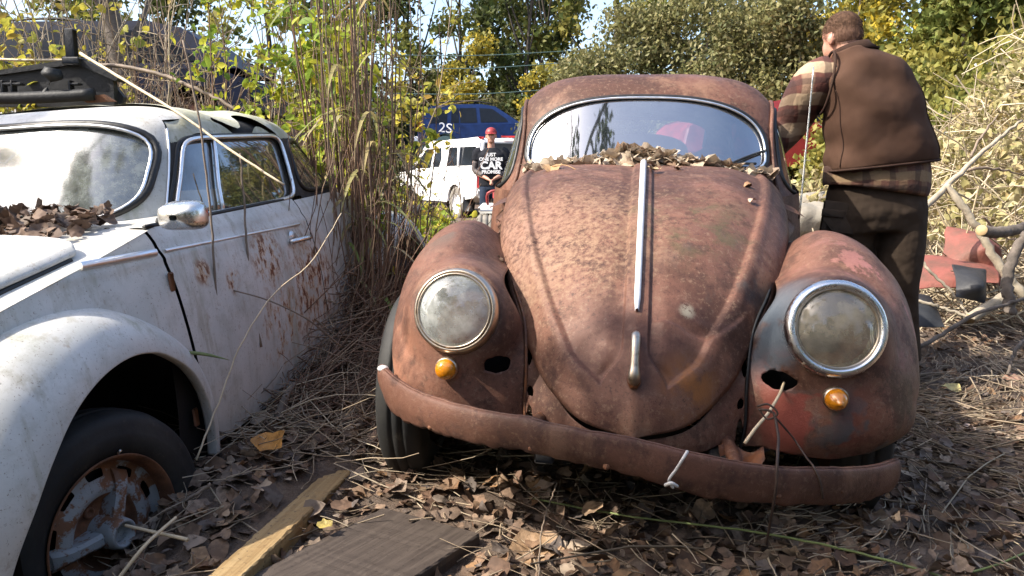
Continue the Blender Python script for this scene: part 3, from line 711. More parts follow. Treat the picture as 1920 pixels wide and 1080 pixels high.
# ------------------------------------------------------------ the white soft-top car
def white_car():
    root = empty('convertible_car', pose(-1.745, 2.27, -.21, -10, 3.5, -3), label='weathered white soft-top beetle-shaped convertible with rust patches on its door and chrome mirror', cat='car')
    cab = Cabin([.93, 1.0, 1.10, 1.20, 1.30, 1.36, 1.40, 1.425, 1.44],
                [.37, .405, .455, .505, .565, .61, .67, .76, .98],
                [2.36, 2.31, 2.21, 2.08, 1.92, 1.78, 1.64, 1.48, 1.2],
                [.645, .630, .608, .585, .555, .525, .47, .36, .10], 1.1, 4.0, 3.6)
    ws = Win('front', zc=1.19, hw=.512, hu=.180, hd=.155, nu=3.6, nd=3.6)
    sw = Win('side', z0=1.025, z1=1.305, y0=(.575, .755), y1=(1.45, 1.50), n=9.)
    qw = Win('side', z0=1.045, z1=1.275, y0=(1.515, 1.55), y1=(2.16, 1.86), n=4.5)
    V, F = cab.surf(360, 90)
    V, F = cut_windows(V, F, cab, [ws, sw, qw])
    spl = V[:, 1]-(.555+.54*(V[:, 2]-1.0))
    Vf, Ff = clip_mesh(V, F, np.where(V[:, 2] > 1.37, .86-V[:, 1], -spl)); mesh_obj('windscreen_frame', Vf, Ff, M['white'], root)
    V2 = V.copy(); n_ = vnoise(V2, 5, 3)*.010+vnoise(V2, 14, 5)*.004
    n_ = n_-.028*np.exp(-((V2[:, 1]-1.20)/.16)**2)*sm(V2[:, 2], 1.30, 1.40)
    V2[:, 2] += n_+.012*np.exp(-((V2[:, 1]-.86)/.05)**2)
    Vs, Fs = clip_mesh(V2, F, np.where(V[:, 2] > 1.37, V[:, 1]-.855, spl-.006))
    # torn-away strip over the door, low edge gone behind the pillar
    keep = np.where(Vs[:, 2] < 1.03, -1, 1.)
    Vs, Fs = clip_mesh(Vs, Fs, np.where(Vs[:, 1] < 1.5, keep, 1.))
    tear = 1-(np.abs((Vs[:, 1]-1.25)/.24)**2+np.abs((Vs[:, 2]-1.335-.03*np.sin(Vs[:, 1]*20))/.028)**2); tear = np.where(Vs[:, 0] > .2, -tear, 1.)
    Vs, Fs = clip_mesh(Vs, Fs, tear)
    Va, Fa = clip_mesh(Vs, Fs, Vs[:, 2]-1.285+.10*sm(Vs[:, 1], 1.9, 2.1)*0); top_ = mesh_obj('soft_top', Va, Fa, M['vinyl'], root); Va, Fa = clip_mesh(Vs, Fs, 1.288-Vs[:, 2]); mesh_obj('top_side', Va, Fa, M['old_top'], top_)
    Vd = (cab.surf(120, 40)[0]-A([0, 1.1, 1.0]))*A([.95, .95, .93])+A([0, 1.1, 1.0]); Fd = cab.surf(120, 40)[1]
    Vd, Fd = clip_mesh(Vd, Fd, np.minimum(Vd[:, 2]-1.30, Vd[:, 1]-.62)); mesh_obj('headlining', Vd, Fd, M['dark'], root)
    V, F = glass_pane(ws, cab, .008); g = mesh_obj('windshield', V, F, M['glass_white'], root)
    V, F = seal(ws, cab, .015); mesh_obj('seal', V, F, M['black'], g)
    V, F = seal(ws, cab, .006, inset=-.012, k=.985); mesh_obj('trim', V, F, M['trim'], g)
    for sd_ in (-1, 1):
        V, F = glass_pane(sw, cab, .012, sd_); g = mesh_obj('side_window', V, F, M['glass_side'], root)
        V, F = seal(sw, cab, .008, sd_, k=1.0); mesh_obj('seal', V, F, M['black'], g)
        V, F = seal(sw, cab, .0085, sd_, inset=-.006, k=.955); mesh_obj('window_frame', V, F, M['trim'], g)
        P = A([(sd_*(cab.sx(y, z)+.002), y, z) for y, z in ((.835, 1.03), (.86, 1.12), (.905, 1.22), (.945, 1.298))]); V, F = tube(resample(P, 10), .009, 6); mesh_obj('vent_window_post', V, F, M['trim'], g)
        V, F = glass_pane(qw, cab, .012, sd_); g = mesh_obj('quarter_window', V, F, M['glass_side'], root)
        V, F = seal(qw, cab, .011, sd_); mesh_obj('seal', V, F, M['black'], g)
        # chrome strip up the pillar
        z = np.linspace(1.02, 1.335, 16); y = .556+.54*(z-1.0); P = np.stack([sd_*(cab.sx(y, z)+.003), y, z], -1); V, F = tube(P, .0045, 6); mesh_obj('pillar_trim', V, F, M['trim'], root)
    # body sides
    def xs(y): return interp(y, [-.95, -.85, -.7, -.5, -.2, .1, .35, .9, 1.4, 2.0, 2.6, 3.0, 3.12], [.04, .30, .43, .53, .605, .650, .678, .690, .682, .64, .52, .30, .04])
    def sh(z): return interp(z, [.25, .4, .6, .75, .9, .965, 1.0, 1.03], [1.015, 1.045, 1.055, 1.045, 1.01, .98, .955, .925])
    def side(y, z): return xs(y)*sh(z)
    def zs(y): return interp(y, [-.95, -.7, -.3, .1, .4, 2.0, 2.5, 3.0], [.55, .72, .87, .965, 1.025, 1.0, .86, .55])
    def panel(y0, y1, z0, z1, off, ny=60, nz=40, sd_=1, zcap=True, lean=0.0):
        y = np.linspace(y0, y1, ny)[:, None]+0*np.zeros((1, nz)); t = np.linspace(0, 1, nz)[None]
        zt = np.minimum(z1, zs(y)); Z = z0+(zt-z0)*t
        yl = y+lean*(Z-.9)
        X = side(yl, Z)+off
        return np.stack([X*sd_, yl, Z], -1)
    for sd_ in (-1, 1):
        dents = lambda P: P+A([sd_, 0, 0])*(vnoise(P, 4, 8)*.004+.004*np.exp(-((P[..., 2]-.935)/.012)**2)-.003*np.exp(-((P[..., 2]-.965)/.010)**2))[..., None]
        V, F = grid(dents(panel(-.95, .355, .30, 1.03, 0, 120, 70, sd_, lean=-.09)), flip=sd_ < 0); V, F = clip_mesh(V, F, np.hypot(V[:, 1], V[:, 2]-.32)-.455); mesh_obj('front_quarter_panel', V, F, M['white'], root)
        V, F = grid(dents(panel(.367, 1.385, .29, 1.027, .002, 90, 60, sd_, lean=-.09)), flip=sd_ < 0); dr = mesh_obj('door', V, F, M['white'], root)
        V, F = grid(dents(panel(1.397, 3.12, .29, 1.02, 0, 90, 40, sd_, lean=-.09)), flip=sd_ < 0); mesh_obj('rear_quarter_panel', V, F, M['white'], root)
        V, F = grid(panel(.30, 3.1, .27, 1.015, -.018, 60, 20, sd_), flip=sd_ < 0); mesh_obj('inner_panel', V, F, M['dark'], root)
        # door top shelf under the glass
        y = np.linspace(.372, 1.385, 30)[:, None]; t = np.linspace(0, 1, 6)[None]
        Pq = np.stack([sd_*(side(y, 1.027+0*y)-.065*t), y-.01+0*t, 1.027+.004*np.sin(t*3)+0*y], -1); V, F = grid(Pq, flip=sd_ > 0); mesh_obj('sill_ledge', V, F, M['white'], dr)
        yy = np.linspace(.375, 1.38, 24); V, F = tube(np.stack([sd_*(side(yy, 1.03+0*yy)-.004), yy-.012, 1.031+0*yy], -1), .008, 6); mesh_obj('window_rubber', V, F, M['black'], dr)
        # belt trim
        for (a0, a1, par) in ((.05, .335, root), (.372, 1.30, dr)):
            yy = np.linspace(a0, a1, 30); zz = interp(yy, [.05, .35, 1.3], [.963, .955, .925])
            P = np.stack([sd_*(side(yy, zz)+.006), yy, zz], -1)
            pr = np.stack([P+A([sd_*a_, 0, b_]) for a_, b_ in ((-.004, .012), (.003, .010), (.006, 0), (.003, -.010), (-.004, -.012))], 1)*1.0
            if a0 > .3: pr = P[:, None]+(pr-P[:, None])*A([1, 1, .5])
            V, F = grid(pr); mesh_obj('belt_trim', V, F, M['trim'], par)
        # handle
        P = A([(sd_*(side(1.16, .865)+.012), 1.15, .868), (sd_*(side(1.2, .865)+.034), 1.18, .872), (sd_*(side(1.28, .865)+.034), 1.29, .868), (sd_*(side(1.33, .865)+.010), 1.315, .864)])
        V, F = tube(resample(P, 16), .011, 8); hd = mesh_obj('door_handle', V, F, M['chrome'], dr)
        V, F = lathe([(.0001, .012), (.02, .010), (.026, .002)], 20); mesh_obj('escutcheon', to_dir(V, (sd_*side(1.19, .88), 1.195, .885), (sd_, 0, 0)), F, M['chrome'], hd)
        # hinge
        for hz in (.86, .42):
            V, F = box((sd_*(side(.352, hz)+.004), .352, hz), (.012, .022, .06), bev=.004); mesh_obj('hinge', V, F, M['rimrust'], dr)
    # top deck: cowl and hood
    def zc(y): return interp(y, [-.95, -.88, -.75, -.5, -.2, .1, .3, .5], [.50, .62, .75, .88, .965, 1.02, 1.04, 1.045])
    def ztop(x, y): 
        a_ = np.clip(np.abs(x)/side(y, zs(y)), 0, 1); return zc(y)-(zc(y)-zs(y)-.002)*a_**3.2
    y = np.linspace(-.94, .60, 80)[:, None]; u = np.linspace(-1, 1, 90)[None]
    X = side(np.minimum(y, .5), zs(np.minimum(y, .5)))*u; Yg = np.broadcast_to(y, X.shape)
    P = np.stack([X, Yg, ztop(X, Yg)+.0], -1); V, F = grid(P); mesh_obj('cowl', V, F, M['white'], root)
    hx = lambda y: interp(y, [-.95, -.7, -.4, -.14, .125, .3], [.04, .40, .50, .555, .585, .60])
    y = np.linspace(-.92, .30, 120)[:, None]; X = hx(y)*np.linspace(-1, 1, 160)[None]; Yg = np.broadcast_to(y, X.shape)
    e = np.minimum(1, (1-np.abs(np.linspace(-1, 1, 160))[None])/.04)
    P = np.stack([X, Yg, ztop(X, Yg)+.020-.016*(1-e)**2-.006*sm(Yg, .22, .30)+vnoise(np.stack([X, Yg, 0*X], -1), 4, 6)*.003], -1)
    V, F = grid(P)
    rx = .17; yr = .13+.13*(1-(np.abs(V[:, 0])/.6)**2)
    val = np.minimum(yr-V[:, 1], 1.)
    cx, cy = .585-.07, .135-.07
    dd = np.hypot(np.maximum(np.abs(V[:, 0])-cx, 0), np.maximum(V[:, 1]-cy, 0)); val = np.minimum(val, .074-dd)
    V, F = clip_mesh(V, F, np.where(V[:, 1] > -.2, val, 1.))
    hd = mesh_obj('hood', V, F, M['white'], root); so = hd.modifiers.new('thickness', 'SOLIDIFY'); so.thickness = .012; so.offset = -1
    for sd_ in (-1, 1):
        yy = np.linspace(-.9, .08, 60); xx = hx(yy)+.004; V, F = tube(np.stack([xx*sd_, yy, ztop(xx, yy)+.000], -1), .0085, 6); mesh_obj('hood_gap_shade', V, F, M['black'], root)  # black tube stands in for the shadow gap under the hood edge
    # wiper pivot / washer loop on the cowl
    V, F = lathe([(.0001, .022), (.012, .02), (.02, .006), (.022, 0)], 20); mesh_obj('wiper_pivot', to_dir(V, (.50, .36, 1.012), (.2, -.6, 1)), F, M['chrome'], root)
    V, F = tube(resample(A([(.535, .33, .998), (.56, .30, 1.0), (.60, .31, .99), (.61, .35, .985)]), 14), .012, 8); mesh_obj('hose_stub', V, F, M['chrome'], root)
    P_ = A([(x, float(cab.fy(x, z))-.02, z) for x, z in ((-.2, 1.06), (.0, 1.055), (.25, 1.055), (.40, 1.06))]); V, F = tube(resample(P_, 12), .006, 6); mesh_obj('wiper', V, F, M['black'], root)
    # fenders
    fk = dict(th=[-22, -8, 8, 21, 37, 54, 78, 101, 123, 155, 186],
              xin=[.35, .36, .38, .41, .45, .49, .54, .58, .62, .655, .665], rin=[.52, .53, .55, .57, .57, .545, .52, .51, .49, .46, .44],
              R=[.56, .585, .60, .61, .61, .59, .553, .525, .50, .465, .445], xc=[.46, .50, .53, .55, .57, .59, .61, .63, .655, .69, .70],
              xo=[.66, .72, .76, .785, .79, .79, .785, .78, .775, .765, .75], rl=[.50, .48, .45, .43, .41, .405, .400, .40, .395, .39, .385], n=2.0)
    fen = Fender(**fk)
    for sd_ in (-1, 1):
        lo = A([.53, -.56, .66]); ld = A([.02, -1., .08]); ld /= np.linalg.norm(ld)
        Pg = fen.surf(sd_, 170, 100, (lo, ld, .118, .185), [((sd_*.7, .2, .75), .1, -.006)], 31+sd_)
        V, F = grid(Pg, flip=sd_ > 0)
        fo = mesh_obj('front_fender', V, F, M['white'], root); so = fo.modifiers.new('thickness', 'SOLIDIFY'); so.thickness = .004
        th = np.linspace(25, 168, 60); K = interp(th, fen.th, fen.k); T = np.radians(th)
        pp = np.stack([sd_*(K[:, 0]-.002), -K[:, 1]*np.cos(T)+.0, .32+K[:, 1]*np.sin(T)+.003], -1); V, F = tube(pp, .005, 6); mesh_obj('fender_piping', V, F, M['dark'], root)
        o = lo*A([sd_, 1, 1]); dd = ld*A([sd_, 1, 1])
        V, F = lathe([(.098, .016), (.101, .026), (.108, .030), (.116, .026), (.122, .012), (.124, -.006), (.123, -.03)], 48); hl = mesh_obj('headlight', to_dir(V, o, dd), F, M['chrome'], root)
        V, F = lathe([(.098, .010), (.088, -.012), (.065, -.035), (.035, -.050), (.0001, -.054)], 40); mesh_obj('reflector', to_dir(V, o, dd), F, M['reflector'], hl)
        V, F = lathe([(.0001, .046), (.03, .044), (.06, .037), (.085, .026), (.098, .015), (.101, .012)], 48); mesh_obj('lens', to_dir(V, o, dd), F, M['lens_l'], hl)
        V, F = lathe([(.41, .73), (.425, .50), (.42, .34), (.02, .33)], 60); V, F = clip_mesh(V, F, V[:, 2]+.12); mesh_obj('wheel_well', V*A([sd_, 1, 1])+A([0, 0, .34]), F, M['dark'], root)
        rk = dict(fk); Pq = fen.surf(sd_, 80, 50); V, F = grid(Pq*A([1.02, -1, 1.0])+A([0, 2.40, .0]), flip=sd_ < 0); mesh_obj('rear_fender', V, F, M['white'], root)
        for yy, wz in ((-.075, .256), (2.4, .30)):
            prof = [(.198, -.045), (.206, -.066), (.235, -.078), (.262, -.083), (.266, -.081), (.29, -.078), (.306, -.071), (.318, -.06), (.326, -.045), (.328, -.03), (.328, -.022), (.321, -.020), (.321, -.014), (.329, -.012), (.329, .012), (.321, .014), (.321, .020), (.328, .022), (.328, .03), (.318, .06), (.306, .071), (.29, .078), (.266, .081), (.262, .083), (.235, .078), (.206, .066), (.198, .045)]
            steer = rotm('Z', rad(-11)) if yy < 1 else np.eye(3)
            c = A([(.655 if yy < 1 else .685)*sd_, yy, wz])
            V, F = lathe(prof, 96); wh = mesh_obj('wheel', V@steer.T+c, F, M['tyre'], root)
            # rim with raised lip, slots ring and dished centre; +x is outwards
            rp = [(.200, -.05), (.200, .05), (.207, .068), (.211, .072), (.209, .076), (.203, .072), (.196, .062), (.190, .040), (.183, .026), (.175, .022), (.150, .028), (.135, .036), (.120, .040), (.105, .036), (.088, .018), (.075, .012), (.045, .012), (.0001, .012)]
            V, F = lathe(resample(A(rp), 90), 180)
            an = np.degrees(np.arctan2(V[:, 2], V[:, 1])) % 36; rr = np.hypot(V[:, 1], V[:, 2])
            slot = 1-(np.abs((an-18)/9.5)**5+np.abs((rr-.162)/.0125)**5); V, F = clip_mesh(V, F, np.where((V[:, 0] > .0) & (rr < .19), -slot, 1.))
            rr = np.hypot(V[:, 1], V[:, 2]); Vc, Fc = clip_mesh(V, F, .104-rr); mesh_obj('wheel_centre', (Vc*A([sd_, 1, 1]))@steer.T+c, Fc, M['rimrust'], wh); Vc, Fc = clip_mesh(V, F, rr-.1885); mesh_obj('rim_lip', (Vc*A([sd_, 1, 1]))@steer.T+c, Fc, M['rimrust'], wh); V, F = clip_mesh(V, F, np.minimum(rr-.104, .1885-rr))
            rim = mesh_obj('rim', (V*A([sd_, 1, 1]))@steer.T+c, F, M['rim'], wh); es = rim.modifiers.new('edges', 'EDGE_SPLIT'); es.split_angle = rad(28)
            V, F = lathe([(.196, .0), (.15, -.01), (.02, -.01)], 40); mesh_obj('brake_drum', (V*A([sd_, 1, 1]))@steer.T+c, F, M['dark'], wh)
            for k in range(3):
                a = rad(62+120*k); d_ = A([0, math.cos(a), math.sin(a)]); s_ = A([0, -math.sin(a), math.cos(a)])
                L = []
                for r_, wd, h in ((.02, .020, .075), (.05, .020, .073), (.09, .018, .066), (.125, .020, .058), (.150, .026, .048), (.165, .030, .034)):
                    L.append([A([h0, 0, 0])+d_*r_+s_*w0 for w0, h0 in ((-wd, .012), (-wd*.95, h-.010), (-wd*.5, h), (wd*.5, h), (wd*.95, h-.010), (wd, .012))])
                V, F = grid(A(L)); F = F.tolist()+[[30, 31, 32, 33, 34, 35]]; sp_ = mesh_obj('spoke', (V*A([sd_, 1, 1]))@steer.T+c, F, M['rim'], wh); es = sp_.modifiers.new('edges', 'EDGE_SPLIT'); es.split_angle = rad(28)
            V, F = lathe([(.045, .012), (.044, .075), (.040, .098), (.034, .102), (.030, .098), (.028, .070), (.0001, .068)], 32); mesh_obj('hub', (V*A([sd_, 1, 1]))@steer.T+c, F, M['rim'], wh)
            for k in range(4):
                a = rad(25+90*k); V, F = lathe([(.016, .010), (.016, .020), (.010, .024), (.009, .018), (.0001, .018)], 16); mesh_obj('lug_hole', ((V+A([0, .072*math.cos(a), .072*math.sin(a)]))*A([sd_, 1, 1]))@steer.T+c, F, M['rimrust'], wh)
            a = rad(80); V, F = tube(A([(.078, .215*math.cos(a), .215*math.sin(a)), (.088, .225*math.cos(a), .225*math.sin(a))]), .004, 6); mesh_obj('valve', (V*A([sd_, 1, 1]))@steer.T+c, F, M['trim'], wh)
    # mirror on the door
    c = A([.80, .30, 1.065]); n = 28; a = np.arange(n)*2*np.pi/n
    sec = lambda k, sx_, sz: np.stack([c[0]+sx_*np.sign(np.cos(a))*np.abs(np.cos(a))**.55, c[1]+k+0*a, c[2]+sz*np.sign(np.sin(a))*np.abs(np.sin(a))**.6], -1)
    P = np.stack([sec(-.050, .012, .008), sec(-.045, .045, .026), sec(-.030, .062, .036), sec(0, .070, .042), sec(.02, .072, .044), sec(.022, .066, .038), sec(.018, .001, .001)], 1)
    V, F = grid(P, closed_u=True); mi = mesh_obj('door_mirror', V, F, M['chrome_clean'], root)
    V, F = tube(resample(A([(.735, .315, 1.062), (.69, .36, 1.05), (.655, .40, 1.045)]), 8), .013, 8); mesh_obj('mirror_arm', V, F, M['black'], mi)
    # floor, inside
    V, F = box((0, 1.1, .33), (1.1, 3.4, .05), bev=.01); mesh_obj('floor_pan', V, F, M['dark'], root)
    V, F = box((0, -.15, .60), (.66, .9, .40), bev=.03); mesh_obj('underbody', V, F, M['dark'], root)
    V, F = box((0, .60, .90), (1.14, .08, .22), bev=.03); mesh_obj('dashboard', V, F, M['grey_int'], root)
    for cx in (-.30, .30):
        V, F = box((cx, 1.30, .76), (.46, .14, .66), bev=.05); mesh_obj('seat', V, F, M['grey_int'], root)
    return root, cab, ztop
WHITE = white_car()
# ------------------------------------------------------------ ground, litter, boards
def gz(x, y):
    x = np.asarray(x, float); y = np.asarray(y, float); P = np.stack([x, y, 0*x], -1)
    z = .055+vnoise(P, .9, 1)*.018+vnoise(P, 3.1, 2)*.009
    z = z+.07*np.exp(-((x+.85)/.22)**2-((y-2.4)/.5)**2)-.17*np.exp(-((x+1.18)/.20)**2-((y-1.8)/.32)**2)+.16*np.exp(-((x+.95)/.5)**2-((y-3.9)/.9)**2)
    z = z+.55*sm(y, 7, 26)*sm(-x, -12, 10)*0+.25*sm(x, 2.2, 4.5)*sm(y, 4.2, 7)*(1-sm(y, 12, 20))
    z = z+.05*np.exp(-((x+.35)/.45)**2-((y-2.75)/.35)**2)-.04*np.exp(-((x+.1)/.8)**2-((y-1.8)/.45)**2)
    return z
def leaf_protos(k=10, lobed=.5, seed=3, flat=1.0):
    g = np.random.default_rng(seed); out = []
    for i in range(k):
        n = 15; a = np.linspace(0, 2*np.pi, n, endpoint=False)
        if g.random() < lobed:
            r = .60+.28*np.abs(np.cos(2.5*a))**1.4+.10*g.standard_normal(n)*.6; r[n//2:n//2+1] *= .8
        else:
            r = 1/np.sqrt((np.cos(a)/1.0)**2+(np.sin(a)/(.42+.2*g.random()))**2); r *= 1+.05*g.standard_normal(n)
        x, y = r*np.cos(a), r*np.sin(a)
        ring = np.stack([x, y, 0*x], -1); mid = ring*.52
        V = np.vstack([[0, 0, 0], mid, ring])
        c = g.uniform(-1.4, 1.4, 4)*flat
        V[:, 2] = .30*c[0]*V[:, 0]**2+.55*c[1]*V[:, 1]**2+.25*c[2]*V[:, 0]*V[:, 1]+.16*np.abs(V[:, 1])*c[3]+.05*g.standard_normal(len(V))*flat
        F = []
        for j in range(n):
            k_ = (j+1) % n; F.append([0, 1+j, 1+k_]); F.append([1+j, 1+n+j, 1+n+k_]); F.append([1+j, 1+n+k_, 1+k_])
        out.append((V*.5, A(F)))
    return out
def scatter(protos, pos, size, tilt=.5, seed=0, nrm=None, smallz=None):
    """copies of small meshes with random rotation, merged (numpy)"""
    g = np.random.default_rng(seed); n = len(pos); size = np.broadcast_to(size, (n,))
    pick = g.integers(0, len(protos), n); Vs = []; Fs = []; off = 0
    yaw = g.uniform(0, 2*np.pi, n); tx = g.normal(0, tilt, n); ty = g.normal(0, tilt, n)
    cy, sy = np.cos(yaw), np.sin(yaw); cx, sx = np.cos(tx), np.sin(tx); c2, s2 = np.cos(ty), np.sin(ty)
    Z = np.zeros(n); O = np.ones(n)
    Rz = np.stack([np.stack([cy, -sy, Z], -1), np.stack([sy, cy, Z], -1), np.stack([Z, Z, O], -1)], 1)
    Rx = np.stack([np.stack([O, Z, Z], -1), np.stack([Z, cx, -sx], -1), np.stack([Z, sx, cx], -1)], 1)
    Ry = np.stack([np.stack([c2, Z, s2], -1), np.stack([Z, O, Z], -1), np.stack([-s2, Z, c2], -1)], 1)
    R_ = Rx@Ry@Rz
    for k, (V, F) in enumerate(protos):
        m = np.where(pick == k)[0]
        if not len(m): continue
        W = np.einsum('nij,vj->nvi', R_[m], V)*size[m][:, None, None]+pos[m][:, None]
        Vs.append(W.reshape(-1, 3)); Fs.append((F[None]+(np.arange(len(m))*len(V))[:, None, None]+off).reshape(-1, F.shape[1])); off += len(m)*len(V)
    return np.concatenate(Vs), np.concatenate(Fs)
def stems(P0, P1, r0, r1, sag=.1, seg=6, seed=0, sides=3, wob=.03):
    """many thin bent stems at once: arrays of start and end points"""
    g = np.random.default_rng(seed); n = len(P0); t = np.linspace(0, 1, seg)
    L = np.linalg.norm(P1-P0, axis=1)[:, None, None]; b = g.standard_normal((n, 1, 3)); b[..., 2] -= .3
    C = P0[:, None]+(P1-P0)[:, None]*t[None, :, None]+b*L*(sag*4*(t*(1-t))[None, :, None])*.5+g.standard_normal((n, seg, 3))*L*wob*.3
    T = np.gradient(C, axis=1); T /= np.linalg.norm(T, axis=-1)[..., None]+1e-9
    ref = np.where(np.abs(T[..., 2:3]) > .8, A([1., 0, 0]), A([0, 0, 1.])); N = np.cross(T, ref); N /= np.linalg.norm(N, axis=-1)[..., None]+1e-9; B = np.cross(T, N)
    r = (np.broadcast_to(r0, (n,))[:, None]*(1-t)+np.broadcast_to(r1, (n,))[:, None]*t)[..., None, None]
    a = np.arange(sides)*2*np.pi/sides
    V = C[:, :, None]+r*(np.cos(a)[:, None]*N[:, :, None]+np.sin(a)[:, None]*B[:, :, None])
    I = np.arange(n*seg*sides).reshape(n, seg, sides); J = np.roll(I, -1, 2)
    F = np.stack([I[:, :-1], J[:, :-1], J[:, 1:], I[:, 1:]], -1).reshape(-1, 4)
    return V.reshape(-1, 3), F, C
def island_mat(name, cols, rough=.8, transl=0.0, spec=.3, patch=None, bump=None):
    t = NT(name); ge = t.n('ShaderNodeNewGeometry'); r = t.n('ShaderNodeValToRGB'); r.color_ramp.interpolation = 'LINEAR'
    e = r.color_ramp.elements; k = len(cols)
    while len(e) < k: e.new(.5)
    for i, c in enumerate(cols): e[i].position = i/(k-1); e[i].color = (*c, 1)
    t.l(ge.outputs['Random Per Island'], r.inputs[0]); c = r.outputs[0]
    if patch: c = t.mix(t.ramp(t.noise(patch[0], 3, .6), .42, .6, 0, patch[2]), c, patch[1])
    t.set(rough, 0, c, Specular_IOR_Level=spec)
    if bump: t.bump(t.noise(bump[0], 4), bump[1])
    if transl:
        tr = t.n('ShaderNodeBsdfTranslucent'); t.l(c, tr.inputs[0]); m = t.n('ShaderNodeMixShader'); m.inputs[0].default_value = transl
        t.l(t.b.outputs[0], m.inputs[1]); t.l(tr.outputs[0], m.inputs[2]); t.l(m.outputs[0], t.o.inputs[0])
    return t.m
M['litter'] = island_mat('dead_leaves', [(.075, .045, .031), (.19, .115, .076), (.29, .20, .135), (.14, .088, .060), (.34, .26, .195), (.23, .13, .07), (.12, .085, .063), (.43, .34, .25), (.30, .17, .08), (.13, .11, .10), (.22, .17, .13)], .72, .12, .25, patch=(30, (.06, .04, .03), .5))
M['cowl_litter'] = island_mat('dry_pale_leaves', [(.34, .26, .18), (.48, .40, .30), (.18, .11, .07), (.55, .47, .37), (.38, .28, .18)], .7, .15)
M['brown_litter'] = island_mat('wet_brown_leaves', [(.06, .035, .025), (.13, .085, .06), (.22, .15, .11), (.09, .055, .04), (.17, .13, .10)], .7, .1)
M['straw'] = island_mat('dry_straw', [(.13, .10, .07), (.29, .22, .15), (.42, .35, .25), (.20, .15, .10), (.36, .28, .19), (.09, .065, .05)], .7)
M['stalk'] = island_mat('dry_reddish_stalks', [(.09, .05, .033), (.19, .12, .08), (.28, .21, .14), (.13, .075, .05), (.17, .10, .065)], .65)
M['bark'] = simple('grey_brown_bark', (.16, .13, .105), .9, vary=.55, scale=14, bump=.6, bscale=30)
M['bark_pale'] = simple('pale_dry_bark', (.40, .34, .25), .85, vary=.4, scale=12, bump=.5, bscale=40)
M['bark_dark'] = simple('dark_bark', (.065, .052, .04), .9, vary=.5, scale=9, bump=.6, bscale=20)
M['wood_cut'] = simple('fresh_cut_wood', (.50, .34, .17), .7, vary=.25, scale=20, bump=.1)
def soil():
    t = NT('leaf_strewn_soil'); n1 = t.noise(3, 5, .6); n2 = t.noise(22, 6, .75); n3 = t.noise(90, 5, .7)
    c = t.mix(t.ramp(n1, .35, .7), (.085, .056, .039), (.165, .115, .080)); c = t.mix(t.ramp(n2, .5, .65, 0, .7), c, (.17, .13, .10)); c = t.mix(t.ramp(n3, .55, .7, 0, .6), c, (.03, .022, .018))
    t.set(.9, 0, c); t.bump(n2, .9, .03); t.bump(n3, .6, .01); return t.m
M['soil'] = soil()
xs_ = np.r_[np.linspace(-80, -4, 20), np.linspace(-3.8, 6, 110), np.linspace(6.5, 90, 24)]
ys_ = np.r_[np.linspace(-40, .4, 12), np.linspace(.6, 9, 110), np.linspace(9.5, 150, 40)]
GX, GY = np.meshgrid(xs_, ys_, indexing='ij'); V, F = grid(np.stack([GX, GY, gz(GX, GY)], -1), flip=True)
tag(mesh_obj('ground', V, F, M['soil']), kind='structure')

LP = leaf_protos(12, .55, 5, 1.0)
def litter_pts(n, x0, x1, y0, y1, seed, lift=.012, avoid=None):
    g = np.random.default_rng(seed); x = g.uniform(x0, x1, n); y = g.uniform(y0, y1, n)
    z = gz(x, y)+np.abs(g.normal(0, lift, n))+.004
    P = np.stack([x, y, z], -1)
    return P[avoid(P)] if avoid is not None else P
def off_board(P):
    """keep litter clear of the two boards' tops (a few land on them later)"""
    q = P[:, :2]; ok = np.ones(len(P), bool)
    for (a, b, wd) in (((-.715, 1.80), (-.555, 2.53), .06), ((-.76, 1.27), (-.235, 2.155), .185)):
        a = A(a); b = A(b); d = b-a; L = np.linalg.norm(d); d /= L; s_ = (q-a)@d; t_ = np.abs((q-a)@A([-d[1], d[0]])); ok &= ~((s_ > -.02) & (s_ < L+.02) & (t_ < wd))
    return ok
parts = []
for (n, bx, sz, sd_) in ((8200, (-1.7, 2.7, 1.15, 3.3), (.025, .085), 1), (6000, (-2.6, 4.2, 3.3, 6.0), (.03, .085), 2), (2400, (-5, 8, 6, 12), (.05, .12), 3)):
    P = litter_pts(n, *bx, sd_, .014, off_board); g = np.random.default_rng(sd_+50)
    s_ = sz[0]+(sz[1]-sz[0])*g.random(len(P))**1.6*1.15*(1-.35*sm(P[:, 0], 1.0, 2.0))
    parts.append(scatter(LP, P, s_, .42, sd_))
V = np.concatenate([p[0] for p in parts]); o_ = np.cumsum([0]+[len(p[0]) for p in parts]); F = np.concatenate([p[1]+o for p, o in zip(parts, o_)])
tag(mesh_obj('leaf_litter', V, F, M['litter']), 'brown and grey fallen leaves covering the ground around the cars', 'fallen leaves', kind='stuff')
